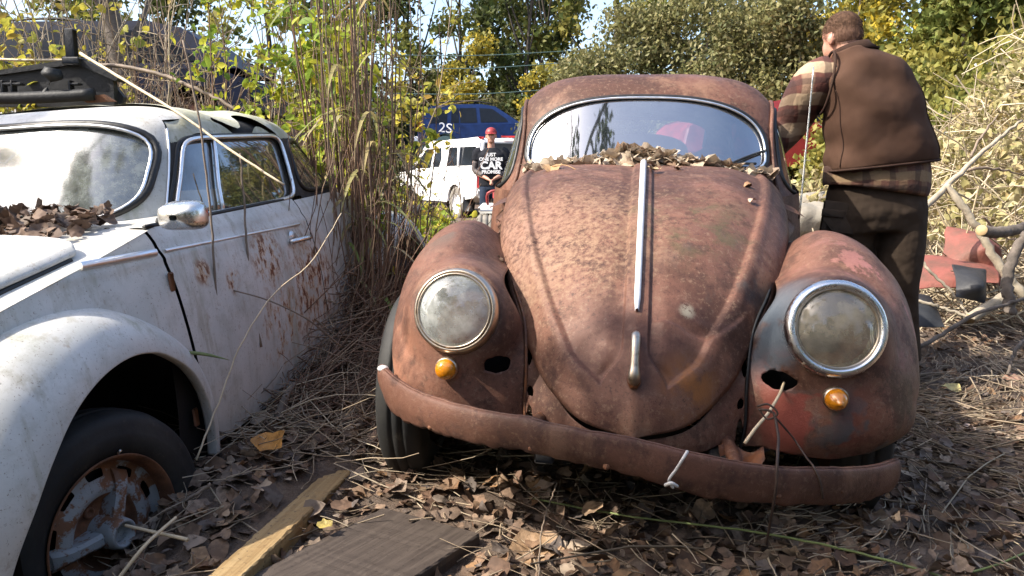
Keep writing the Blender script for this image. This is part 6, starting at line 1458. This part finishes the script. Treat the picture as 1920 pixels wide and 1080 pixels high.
# twiggy shrubs: bare grey canes with scattered leaves
def shrub(name, label, box_, nst, nlf, lsz, mat, seed, h=(1.2, 2.6), r=.006, stemmat='straw', zf=None, lean=.35, sub=3, group=None, lay=None, leafz=(.35, 1.0), cat='shrub'):
    x0, x1, y0, y1 = box_; g = np.random.default_rng(seed); root = empty(name, loc=((x0+x1)/2, (y0+y1)/2, 0), label=label, cat=cat, group=group); O = A(root.location)
    x = g.uniform(x0, x1, nst); y = g.uniform(y0, y1, nst); P0 = np.stack([x, y, gz(x, y)], -1); H = g.uniform(*h, nst)
    P1 = P0+np.stack([g.normal(0, lean, nst)*H*.5, g.normal(0, lean*.6, nst)*H*.5, H], -1)
    V, F, C = stems(P0-O, P1-O, r*g.uniform(.7, 1.5, nst), r*.35, .12, 9, seed, 4, .03)
    # side twigs
    nt_ = nst*sub; k = g.integers(0, nst, nt_); j = g.integers(3, 8, nt_); S = C[k, j]; L = g.uniform(.12, .5, nt_)[:, None]; d = g.standard_normal((nt_, 3)); d[:, 2] = np.abs(d[:, 2])*.8; d /= np.linalg.norm(d, axis=1)[:, None]
    V2, F2, C2 = stems(S, S+d*L, r*.45, r*.25, .2, 5, seed+1, 3, .04); V, F4 = np.concatenate([V, V2]), np.concatenate([F, F2+len(V)])
    mesh_obj('stems', V, F4, M[stemmat], root)
    q = np.concatenate([C2.reshape(-1, 3), C[:, 4:].reshape(-1, 3)]); pk = q[g.integers(0, len(q), nlf)]+g.normal(0, .03, (nlf, 3))
    zr = (pk[:, 2]-0)/(h[1]); pk = pk[(zr > leafz[0]*g.random(len(pk))) & (zr < leafz[1]+.2)]
    V, F = scatter(LPF, pk, lsz*g.uniform(.55, 1.3, len(pk)), .9, seed+2); mesh_obj('leaves', V, F, M[mat], root); return root
def small_leaf(n=5, seed=9):
    g = np.random.default_rng(seed); out = []
    for i in range(n):
        a = np.linspace(0, 2*np.pi, 8, endpoint=False); r = 1/np.sqrt(np.cos(a)**2+(np.sin(a)/(.5+.15*g.random()))**2)*(1+.04*g.standard_normal(8))
        V = np.vstack([[0, 0, 0], np.stack([r*np.cos(a), r*np.sin(a), .35*np.abs(r*np.sin(a))+g.uniform(-.3, .2)*(r*np.cos(a))**2], -1)])*.5
        out.append((V, A([[0, 1+j, 1+(j+1) % 8] for j in range(8)])))
    return out
LPF = small_leaf()
fol('shrub_lime', [(.22, .32, .04), (.36, .45, .06), (.13, .22, .035), (.55, .52, .05), (.28, .34, .05), (.62, .50, .05)], .4)
fol('shrub_yellow', [(.55, .48, .05), (.38, .38, .07), (.62, .50, .07), (.22, .26, .05), (.42, .27, .07)], .4)
shrub('leafy_shrub', 'leafy lime-green shrub between the white car tail and the reeds', (-1.62, -.95, 4.7, 5.5), 38, 2500, .062, 'shrub_lime', 301, (1.2, 2.9), .006, 'stalk', lean=.22, leafz=(.25, 1))
shrub('leafy_shrub', 'leafy lime-green vine climbing through the dry reeds', (-.98, -.74, 4.1, 4.6), 14, 800, .065, 'shrub_lime', 302, (.8, 2.0), .005, 'stalk', lean=.04, sub=2, leafz=(.1, 1))
shrub('leafy_shrub', 'yellow-leaved shrub at the far left behind the black carrier', (-3.6, -2.75, 5.0, 5.7), 26, 1500, .065, 'shrub_yellow', 303, (1.5, 2.5), .006, 'straw', leafz=(.45, 1))
shrub('twiggy_shrub', 'tangled grey twiggy shrub with few yellow leaves before the navy car', (-3.6, -1.9, 5.6, 6.6), 80, 300, .055, 'shrub_yellow', 304, (1.6, 3.0), .008, 'straw', lean=.45, sub=7)
shrub('twiggy_shrub', 'bare brown twiggy shrub behind the white car roof, right half', (-2.6, -1.75, 5.2, 5.9), 90, 120, .05, 'shrub_yellow', 305, (.9, 1.9), .006, 'stalk', lean=.5, sub=8)
shrub('weeds', 'lush green weeds left of the rusty fender before the pickup', (-1.75, -.55, 7.0, 8.6), 90, 2600, .08, 'shrub_lime', 306, (.25, .62), .005, 'stalk', leafz=(0, 1), cat='weeds')
shrub('weeds', 'yellow-green weeds under the front of the white pickup', (-2.6, -1.1, 10.5, 13), 80, 1700, .10, 'shrub_yellow', 307, (.25, .6), .006, 'stalk', leafz=(0, 1), cat='weeds')
shrub('weeds', 'scrubby olive weeds below the red car beside the man in the vest', (2.3, 4.2, 8, 10.5), 120, 2600, .09, 'pale_vine_leaves', 308, (.3, .95), .005, 'stalk', leafz=(0, 1), cat='weeds')

shrub('yellow_sapling', 'small sapling with bright yellow leaves right beside the reeds, above the pickup hood', (-.92, -.72, 6.2, 6.7), 6, 420, .075, 'shrub_yellow', 309, (1.5, 2.1), .006, 'stalk', lean=.10, sub=5, leafz=(.75, 1), cat='sapling')
# standing dry reeds
g = np.random.default_rng(41); n = 125
x = np.r_[g.normal(-.76, .065, n-35), g.uniform(-1.3, -.62, 35)]; y = np.r_[g.uniform(3.8, 4.45, n-35), g.uniform(4.9, 5.6, 35)]; P0 = np.stack([x, y, gz(x, y)-.02], -1); H = np.where(g.random(n) < .55, g.uniform(.6, 1.5, n), g.uniform(1.4, 2.8, n))
P1 = P0+np.stack([g.normal(-.02, .06, n)*H, g.normal(0, .06, n)*H, H], -1); V, F, Cr = stems(P0, P1, g.uniform(.004, .009, n), .002, .04, 10, 42, 5, .012)
tag(mesh_obj('reed_clump', V, F, M['stalk']), 'tall dry reddish-brown reed canes standing between the two cars', 'reeds', kind='stuff')
# long blade leaves on the reeds
mb = MB()
for i in range(150):
    k = g.integers(0, n); j = g.integers(3, 9); s = Cr[k, j]; a = g.uniform(0, 2*np.pi); L = g.uniform(.25, .6); d = A([math.cos(a), math.sin(a), 0]); t = np.linspace(0, 1, 8)[:, None]
    C = s+d*L*t*.8+A([0, 0, 1])*(L*(t*.75-t*t*1.0)); sv = np.cross(d, [0, 0, 1]); wd = (.011*np.sin(np.pi*np.clip(t*.9+.08, 0, 1)))
    V, F = grid(np.stack([C-sv*wd, C+A([0, 0, -.003]), C+sv*wd], 1)); mb.add(V, F)
fol('reed_blades', [(.22, .24, .07), (.38, .30, .14), (.15, .20, .05), (.42, .34, .2), (.28, .22, .12)], .3)
tag(mb.build('reed_blades', M['reed_blades']), 'long narrow green and straw-coloured blades hanging from the reeds', 'reed leaves', kind='stuff')

# heap of fallen dry stems between the cars
g = np.random.default_rng(51); n = 2300
x = g.normal(-.80, .34, n); y = g.uniform(2.9, 4.9, n); keep = (x < -.42+.0*y) & (x > -1.65); x, y = x[keep], y[keep]; n = len(x)
hh = .42*np.exp(-((x+.85)/.42)**2)*sm(y, 2.75, 3.9)*g.random(n); P = np.stack([x, y, gz(x, y)+hh+.01], -1)
a = np.radians(g.normal(62, 42, n)); L = g.uniform(.18, .75, n); D = np.stack([np.cos(a)*L*.75, np.sin(a)*L*.6, g.normal(.22, .32, n)*L], -1)
E0, E1 = P-D/2, P+D/2
for E_ in (E0, E1): E_[:, 2] = np.maximum(E_[:, 2], gz(E_[:, 0], E_[:, 1])+.004)
V, F, _ = stems(E0, E1, g.uniform(.0018, .0045, n), .0015, .12, 7, 52, 4, .03)
tag(mesh_obj('dry_stem_heap', V, F, M['stalk']), 'heap of collapsed dry brown stems between the white car door and rusty fender', 'dry stems', kind='stuff')
n = 700; x = g.uniform(-1.5, -.35, n); y = g.uniform(2.5, 4.3, n); P = np.stack([x, y, gz(x, y)+.02], -1); a = g.uniform(0, 6.28, n); L = g.uniform(.15, .5, n)
V, F, _ = stems(P, P+np.stack([np.cos(a)*L, np.sin(a)*L, g.uniform(0, .5, n)*L], -1), g.uniform(.0018, .004, n), .001, .12, 6, 53, 4, .03)
tag(mesh_obj('dry_stem_litter', V, F, M['straw']), 'pale grass stems poking up from the leaves beside the white car', 'dry stems', kind='stuff')

n = 420; x = g.uniform(-1.45, -.52, n); y = g.uniform(3.5, 4.6, n); P = np.stack([x, y, gz(x, y)], -1); H = g.uniform(.35, 1.05, n)
V, F, _ = stems(P, P+np.stack([g.normal(.12, .22, n)*H, g.normal(0, .15, n), H], -1), g.uniform(.002, .0045, n), .0015, .10, 8, 54, 4, .03)
tag(mesh_obj('standing_dry_stems', V, F, M['stalk']), 'knee-high thin dry brown stems before the tail of the white car', 'dry stems', kind='stuff')
# single canes in front of the white car
limb('long_cane', [(150, 118, 4.55), (250, 172, 4.15), (350, 225, 3.75), (430, 285, 3.45), (530, 345, 3.1)], .008, .005, 'pale_cane', 'long pale cane lying across the white car roof, pointing down over its side window', 'cane') if 'pale_cane' in M else None
M['pale_cane'] = simple('pale_straw_cane', (.62, .50, .33), .6, vary=.25, scale=12, bump=.2)
M['grey_cane'] = simple('grey_brown_stem', (.24, .18, .13), .7, vary=.4, scale=12, bump=.2)
M['green_stem'] = simple('green_vine_stem', (.18, .22, .07), .6, vary=.3, scale=12, bump=.1)
limb('long_cane', [(150, 100, 3.3), (250, 160, 3.1), (350, 222, 2.92), (430, 280, 2.84), (532, 346, 2.74)], .006, .004, 'pale_cane', 'long pale cane over the white roof, its tip before the side window', 'cane')
limb('long_cane', [(148, 118, 4.9), (250, 128, 4.8), (340, 155, 4.7), (400, 182, 4.65), (445, 208, 4.6)], .013, .010, 'grey_cane', 'thick brown branch arching just above the white car roof', 'branch', wob=.003)
limb('long_cane', [(-60, 108, 5), (60, 113, 4.9), (150, 112, 4.9)], .009, .008, 'pale_cane', 'pale cane lying level on top of the black carrier', 'cane')
limb('stem', [(343, 75, 2.72), (362, 160, 2.72), (380, 270, 2.70), (396, 420, 2.68), (406, 560, 2.66), (414, 690, 2.66)], .0035, .0045, 'grey_cane', 'thin dark stem standing upright before the wing mirror and door', 'stem', wob=.001)
limb('stem', [(450, 288, 2.95), (458, 380, 2.93), (463, 470, 2.9), (472, 560, 2.9), (490, 650, 2.88)], .0038, .005, 'grey_cane', 'brown upright stem before the rear half of the white door', 'stem', wob=.001)
limb('stem', [(640, 400, 3.1), (575, 500, 2.9), (520, 545, 2.8), (455, 640, 2.65), (410, 755, 2.5), (368, 862, 2.35)], .0018, .0034, 'pale_cane', 'pale grey stem slanting down from the reeds to the white fender tip', 'stem', wob=.001)
limb('stem', [(420, 540, 2.75), (500, 562, 2.8), (570, 595, 2.85), (640, 650, 2.95)], .0025, .003, 'grey_cane', 'thin brown stem leaning across the lower door of the white car', 'stem')
limb('stem', [(345, 275, 2.70), (352, 290, 2.70)], .001, .001, 'grey_cane') if 0 else None
a = np.linspace(0, 1, 12)[:, None]; C = at(308, 663, 2.42)*(1-a)+at(432, 676, 2.42)*a+A([0, 0, .012])*np.sin(a*3.1); V, F = grid(np.stack([C+A([0, 0, .006])*np.sin(a*3.1), C+A([0, -.012, 0])*np.sin(a*3.1), C-A([0, 0, .006])*np.sin(a*3.1)], 1))
tag(mesh_obj('grass_blade', V, F, M['green_stem']), 'dark green grass blade beside the lower edge of the white car door', 'grass blade')
limb('stub', [(520, 790, 2.75), (535, 745, 2.8), (552, 718, 2.85)], .016, .010, 'bark', 'short broken brown stub standing in the stem heap', 'stub', wob=.001)
for (u0, v0, u1, v1, Y, lb) in ((230, 862+60, 300, 930, 1.98, None),):
    pass
limb('stem', [(235, 985, 1.95), (300, 1000, 1.92), (352, 1012, 1.9)], .004, .005, 'pale_cane', 'short pale stem leaning on the wheel hub of the white car', 'stem')
limb('stem', [(330, 970, 1.95), (270, 1025, 1.85), (222, 1085, 1.8)], .004, .005, 'pale_cane', 'pale stem lying below the white car wheel hub', 'stem')
limb('stem', [(395, 908, 2.2), (345, 940, 2.15), (300, 965, 2.1)], .006, .004, 'grey_cane', 'brown twisted stem in front of the white car tyre', 'stem', wob=.002)

# ------------------------------------------------------------ right side: vine heap, branches, logs, scrap
g = np.random.default_rng(61); n = 2600
def heap_z(x, y): return 2.1*sm(x, 2.5, 4.9)*np.exp(-((y-6.3)/1.5)**2)+.25
x = g.uniform(2.75, 6.2, n); y = g.uniform(4.9, 8.0, n); z = gz(x, y)+heap_z(x, y)*g.random(n)**.6
P = np.stack([x, y, z], -1); d = g.standard_normal((n, 3))*A([1, .7, .7]); d /= np.linalg.norm(d, axis=1)[:, None]; L = g.uniform(.25, 1.1, n)[:, None]
V, F, Cv = stems(P-d*L/2, P+d*L/2, g.uniform(.003, .008, n), .003, .28, 8, 62, 4, .05)
V[:, 2] = np.maximum(V[:, 2], gz(V[:, 0], V[:, 1]))
fol('pale_stems', [(.42, .34, .22), (.55, .47, .33), (.30, .23, .15), (.62, .54, .38), (.25, .19, .13)], 0)
tag(mesh_obj('vine_heap', V, F, M['pale_stems']), 'tangled heap of pale dry vines filling the right edge behind the branches', 'dry vines', kind='stuff')
n = 10500; x = g.uniform(2.9, 6.4, n); y = g.uniform(5.2, 8.2, n); z = gz(x, y)+heap_z(x, y)*(.45+.65*g.random(n)**.5)
pk = np.stack([x, y, z], -1); pk = pk[(z > .55)]
V, F = scatter(LPF, pk, .075*g.uniform(.5, 1.3, len(pk)), 1.0, 63); tag(mesh_obj('vine_leaves', V, F, M['pale_vine_leaves']), 'pale yellow-green dry leaves covering the vine heap at right', 'vine leaves', kind='stuff')
B = 'branches heaped at the right edge'
limb('branch', [(1730, 395, 4.7), (1775, 350, 4.8), (1825, 300, 4.9), (1870, 262, 5.0), (1915, 225, 5.1)], .020, .008, 'bark_pale', 'thin pale forked branch reaching up to the right edge beside the man', 'branch', wob=.004, seed=1)
limb('branch', [(1775, 345, 4.8), (1800, 380, 4.75), (1840, 440, 4.7), (1875, 500, 4.65), (1925, 560, 4.6)], .020, .028, 'bark_pale', 'thick pale barkless limb slanting down to the right over the red sheet metal', 'branch', wob=.004, seed=2)
limb('branch', [(1838, 432, 4.40), (1875, 436, 4.45), (1900, 432, 4.5), (1960, 415, 4.55)], .032, .030, 'bark', 'grey-barked branch with a sawn pale end left of the frame edge', 'branch', wob=.002, cut=True, seed=3)
limb('branch', [(1895, 590, 4.2), (1888, 530, 4.25), (1900, 480, 4.3), (1925, 440, 4.35)], .030, .026, 'bark', 'upright grey forked stem at the right edge above the sawn log', 'branch', wob=.003, seed=4)
limb('log', [(1818, 598, 4.25), (1850, 578, 4.32), (1885, 556, 4.4)], .030, .034, 'bark_pale', 'short sawn log with a round pale end, lying before the dark sheet', 'log', wob=.0, cut=True, n=10, seed=5)
limb('branch', [(1712, 470, 4.5), (1745, 510, 4.45), (1790, 555, 4.4), (1822, 600, 4.3)], .009, .007, 'bark_pale', 'thin pale stick slanting down across the dark rubber piece', 'branch', wob=.003, seed=6)
limb('branch', [(1700, 665, 4.0), (1760, 630, 4.05), (1830, 590, 4.1), (1920, 560, 4.2)], .012, .009, 'bark', 'long straight stick on the ground from the fender to the log', 'branch', wob=.003, seed=7)
limb('branch', [(1700, 560, 4.4), (1760, 575, 4.35), (1830, 600, 4.2)], .010, .008, 'bark_pale', 'pale stick lying under the dark slab', 'branch', wob=.003, seed=8)
limb('branch', [(1890, 700, 3.7), (1905, 655, 3.8), (1935, 625, 3.9)], .007, .010, 'bark', 'curved brown twig at the right edge above the mulch', 'branch', wob=.003, seed=9)
for i in range(16):
    u, v = g.uniform(1745, 1930), g.uniform(260, 600); Y = g.uniform(4.9, 5.8); a = g.uniform(-1.2, 1.2); L = g.uniform(60, 190)
    limb('stick', [(u, v, Y), (u+L*math.cos(a)*.5+g.uniform(-12, 12), v-L*math.sin(a)*.5+g.uniform(-12, 12), Y+.05), (u+L*math.cos(a), v-L*math.sin(a), Y+.15)], g.uniform(.006, .012), .004, ['bark_pale', 'grey_cane', 'pale_cane'][i % 3], 'loose crooked stick among the right-edge branches, number %d by height of its foot' % (i+1) if 0 else 'loose crooked stick among the branches at the right edge', 'stick', wob=.004, group='loose sticks in the branch heap', seed=20+i, n=16)
def sheet(name, pts, Y, mat, label, cat, amp=.05, seed=0, th=.004, depth=.12, n=26):
    """crumpled sheet spanning four photo corners (u, v, dy)"""
    c = [at(u, v, Y+dy) for u, v, dy in pts]; a = np.linspace(0, 1, n)[:, None, None]; b = np.linspace(0, 1, n)[None, :, None]
    P = (c[0]*(1-a)+c[1]*a)*(1-b)+(c[3]*(1-a)+c[2]*a)*b; P = P+A([0, -1, .3])*(np.sin(a*np.pi)*np.sin(b*np.pi))*depth
    P = P+(vnoise(P, 4, seed)*amp+vnoise(P, 11, seed+1)*amp*.4)[..., None]*A([.4, 1, .5]); V, F = grid(P)
    V, F = clip_mesh(V, F, (np.minimum(np.minimum(a+0*b, 1-a+0*b), np.minimum(b+0*a, 1-b+0*a))[..., 0].ravel()-.03*(vnoise(V, 9, seed+5)+.6)))
    o = mesh_obj(name, V, F, M[mat], None); s = o.modifiers.new('thickness', 'SOLIDIFY'); s.thickness = th; return tag(o, label, cat)
M['faded_red_sheet'] = simple('faded_red_sheet_metal', (.25, .075, .055), .7, vary=.65, scale=6, bump=.5, col2=(.13, .06, .04))
M['black_sheet'] = simple('scuffed_black_rubber', (.030, .030, .032), .6, vary=.5, scale=7, bump=.3)
sheet('sheet_metal', [(1745, 520, .1), (1880, 540, .0), (1868, 440, .35), (1775, 425, .35)], 4.85, 'faded_red_sheet', 'upright crumpled faded red fender behind the pale limb', 'scrap metal', .05, 1, depth=.25)
sheet('sheet_metal', [(1690, 540, -.1), (1880, 535, -.2), (1870, 490, .2), (1700, 470, .3)], 4.75, 'faded_red_sheet', 'flat torn faded red panel lying right of the man trousers', 'scrap metal', .05, 2, depth=.10)
sheet('rubber_piece', [(1790, 560, -.1), (1850, 575, -.1), (1850, 505, .1), (1785, 495, .1)], 4.45, 'black_sheet', 'black folded rubber piece leaning under the thin pale stick', 'rubber', .03, 3, depth=.10)
sheet('dark_sheet', [(1685, 612, -.1), (1775, 612, -.15), (1745, 555, .2), (1690, 540, .2)], 4.35, 'plastic', 'dark grey sheet lying beside the rusty fender and log', 'scrap metal', .03, 4, depth=.06)
# rocks near the man's legs
for (u, v, Y, s, lb) in ((1512, 412, 7, .20, 'larger pale rock seen between antenna and trousers'), (1538, 385, 8.5, .20, 'smaller pale rock behind the larger one by the trousers')):
    p = at(u, v, Y); V, F = ell((0, 0, 0), (s*1.3, s, s*.8), None, 16); V = V*(1+vnoise(V, 6, 3)[:, None]*.28+vnoise(V, 16, 5)[:, None]*.12); o = mesh_obj('rock', V, F, M['wreck_pale']); o.location = p; tag(o, lb, 'rock')
# scrap by the pickup's front
def old_tyre(u, v, Y, rx_, rz_, label):
    p = at(u, v, Y); V, F = lathe([(.19, -.06), (.24, -.09), (.30, -.08), (.32, -.04), (.32, .04), (.30, .08), (.24, .09), (.19, .06), (.19, -.06)], 40); V = V@rotm('Y', rx_).T@rotm('Z', rz_).T; o = mesh_obj('old_tyre', V, F, M['tyre']); o.location = (p[0], p[1], p[2]); tag(o, label, 'tyre')
old_tyre(772, 402, 11.5, 1.2, .3, 'loose black tyre lying in the weeds before the pickup')
old_tyre(748, 385, 12.5, .5, 1.0, 'loose tyre leaning against scrap left of the pickup')
# power lines across the gap
M['cable'] = simple('grey_green_cable', (.05, .09, .08), .5, vary=.1, bump=0)
for v0, v1, lb in ((98, 90, 'uppermost cable strung before the woods'), (122, 112, 'middle cable strung before the woods'), (170, 160, 'lowest cable strung before the woods')):
    limb('power_line', [(300, v0-14, 22), (700, v0+4, 22), (900, v0+6, 22), (1060, v1+6, 22), (1500, v1-4, 22), (2300, v1-60, 22)], .012, .012, 'cable', lb, 'cable', n=50, sides=5)

# ------------------------------------------------------------ things on the rusty car
Hp = RUST[2]; HN = RUST[3]; PM = A(pose(.393, 2.55, 0, -9.3, 1.0, 1.1))
W_ = Hp@PM[:3, :3].T+PM[:3, 3]; dd = W_-A([0, 0, CAM_H]); cc, ss = math.cos(PITCH), math.sin(PITCH); dep = dd[..., 1]*cc-dd[..., 2]*ss; HU = 960+FPX*dd[..., 0]/dep; HV = 540-FPX*(dd[..., 2]*cc+dd[..., 1]*ss)/dep
def on_hood(u, v, off=.006):
    i = np.unravel_index(np.argmin((HU-u)**2+(HV-v)**2), HU.shape); return W_[i]+(PM[:3, :3]@HN[i])*off
for k, (u, v, s, cl, lb) in enumerate(((1035, 318, .105, (.45, .27, .13), 'largest curled orange-tan leaf on the hood, left of the chrome strip'), (1226, 325, .055, (.45, .33, .18), 'small tan leaf just right of the top of the chrome strip'), (1272, 318, .04, (.28, .17, .10), 'small brown leaf on the hood, second right of the chrome strip'), (1398, 348, .045, (.36, .20, .10), 'small curled leaf near the right hood crest'), (1406, 380, .032, (.50, .36, .26), 'tiny pale leaf below the curled one near the right hood crest'), (1118, 312, .02, (.40, .28, .17), 'tiny leaf scrap between the large leaf and the chrome strip'))):
    p = on_hood(u, v, .012); V, F = LP[(k*3+1) % 12]; nm = 'hood_leaf_%d' % k; M[nm] = simple('dry_leaf', cl, .6, vary=.4, scale=30, bump=.3)
    V2 = V.copy(); V2[:, 2] *= 1.8; o = mesh_obj('hood_leaf', V2*s, F, M[nm]); o.location = p; o.rotation_euler = (rad(14), 0, k*1.3); tag(o, lb, 'leaf')
    if k in (0, 1): V, F = tube(resample(A([(0, 0, 0), (.5*s, -.25*s, .12*s), (.95*s, -.55*s, .0)]), 6), .0018, 5); mesh_obj('leaf_stalk', V@rotm('Z', -k*1.3+.1), F, M[nm], o)
g = np.random.default_rng(71); cab = RUST[1]; n = 250
x = g.normal(.01, .18, n); x = np.where(g.random(n) < .40, g.uniform(-.46, .50, n), x); th_ = .052*np.exp(-(x/.24)**2)+.012; t = g.random(n); z = 1.052+th_*t*1.0-.035*np.abs(x/.5)**2; y = cab.fy(x, np.clip(z, 1.03, 1.12))-.012-.085*(1-t)*g.random(n)
Pl = np.stack([x, y, z+.008], -1); V, F = scatter(LP, Pl, g.uniform(.035, .095, n), .55, 72); o = mesh_obj('cowl_leaves', V@PM[:3, :3].T+PM[:3, 3], F, M['cowl_litter']); tag(o, 'pile of dry tan leaves along the foot of the rusty car windscreen', 'fallen leaves', kind='stuff')
# leaf crumbs in the left hood gap
n = 90; t = g.random(n); Pl = np.stack([-(.50-.08*t)+g.normal(0, .008, n), .42-.62*t, .88-.13*t+g.normal(0, .008, n)], -1); V, F = scatter(LP, Pl, g.uniform(.015, .04, n), .6, 73); tag(mesh_obj('gap_leaves', V@PM[:3, :3].T+PM[:3, 3], F, M['brown_litter']), 'leaf crumbs caught in the left gap beside the rusty hood', 'fallen leaves', kind='stuff')
loc = lambda pts: [tuple(at(*p)) for p in pts]
M['string'] = simple('off_white_string', (.62, .60, .56), .8, vary=.2, scale=60, bump=.4)
st_ = limb('string', [(1289, 846, 1.665), (1283, 856, 1.655), (1268, 880, 1.66), (1254, 902, 1.67), (1262, 915, 1.68)], .0035, .003, 'string', 'off-white string tied over the bumper left of the hanging vine', 'string')
V, F = tube(resample(A(loc([(1247, 910, 1.665), (1258, 906, 1.655), (1270, 912, 1.665)])), 10), .004, 6); mesh_obj('knot', V, F, M['string'], st_)
limb('stick', [(1470, 718, 2.02), (1460, 742, 1.95), (1440, 775, 1.92), (1415, 805, 1.89), (1396, 832, 1.88)], .0035, .0045, 'pale_cane', 'pale straight twig poked through the right oval hole in the rusty fender', 'twig')
v_ = limb('vine', [(1425, 768, 1.87), (1448, 772, 1.86), (1456, 800, 1.84), (1458, 850, 1.74), (1457, 870, 1.715), (1456, 905, 1.71), (1450, 945, 1.72), (1437, 1020, 1.80)], .0035, .003, 'vine_dark', 'dark thin vine looped on the twig and hanging over the bumper to the ground', 'vine')
V, F = tube(resample(A(loc([(1456, 785, 1.86), (1490, 825, 1.87), (1512, 858, 1.83), (1528, 880, 1.765), (1538, 905, 1.76), (1543, 935, 1.765)])), 24), .0024, 6); mesh_obj('side_shoot', V, F, M['vine_dark'], v_)
V, F = tube(resample(A(loc([(1420, 762, 1.875), (1440, 758, 1.86), (1458, 776, 1.85), (1440, 786, 1.86), (1422, 766, 1.875)])), 24), .0026, 6); mesh_obj('loop', V, F, M['vine_dark'], v_)
limb('green_vine', [(1000, 935, 2.3), (1180, 968, 2.15), (1340, 988, 2.05), (1500, 1012, 1.97), (1640, 1045, 1.9), (1770, 1082, 1.83)], .0028, .0036, 'green_stem', 'long green vine stem on the leaves below the bumper', 'vine', wob=.001)
limb('green_vine', [(1800, 1078, 1.85), (1860, 1062, 1.88), (1920, 1038, 1.93)], .003, .003, 'green_stem', 'short green vine stem at the bottom right corner', 'vine')
limb('stem', [(1010, 1085, 1.85), (1015, 1000, 1.98), (1045, 905, 2.2)], .0022, .0022, 'grey_cane', 'thin stem lying towards the bumper near the bottom middle', 'stem', wob=.001)
# things on the white car
PW = A(pose(-1.745, 2.27, -.21, -10, 3.5, -3)); cabw, ztw = WHITE[1], WHITE[2]
n = 620; x = g.uniform(-.55, .50, n); t = g.random(n); y = .40-.42*t**1.5*np.clip(1.15-x*1.3, .1, 1); keep = y > -.1; x, y, t = x[keep], y[keep], t[keep]
z = ztw(x, y)+.022+.05*(1-t)*g.random(len(x)); V, F = scatter(LP, np.stack([x, y, z], -1), g.uniform(.025, .075, len(x)), .5, 75); tag(mesh_obj('cowl_leaves', V@PW[:3, :3].T+PW[:3, 3], F, M['brown_litter']), 'drift of dark brown leaves below the white car windscreen', 'fallen leaves', kind='stuff')
n = 60; x = g.uniform(.44, .60, n); y = g.uniform(-.35, .02, n); V, F = scatter(LP, np.stack([x, y, .862-.35*(y+.05)**2-.55*np.abs(x-.55)**2+0*x], -1), g.uniform(.02, .05, n), .4, 76); tag(mesh_obj('fender_leaves', V@PW[:3, :3].T+PW[:3, 3], F, M['brown_litter']), 'few brown leaves in the joint on top of the white fender', 'fallen leaves', kind='stuff')
limb('leaf_stick', [(85, 392, 2.62), (105, 415, 2.58), (128, 442, 2.54)], .004, .003, 'pale_cane', 'short pale stick on the leaf drift of the white car', 'stick')
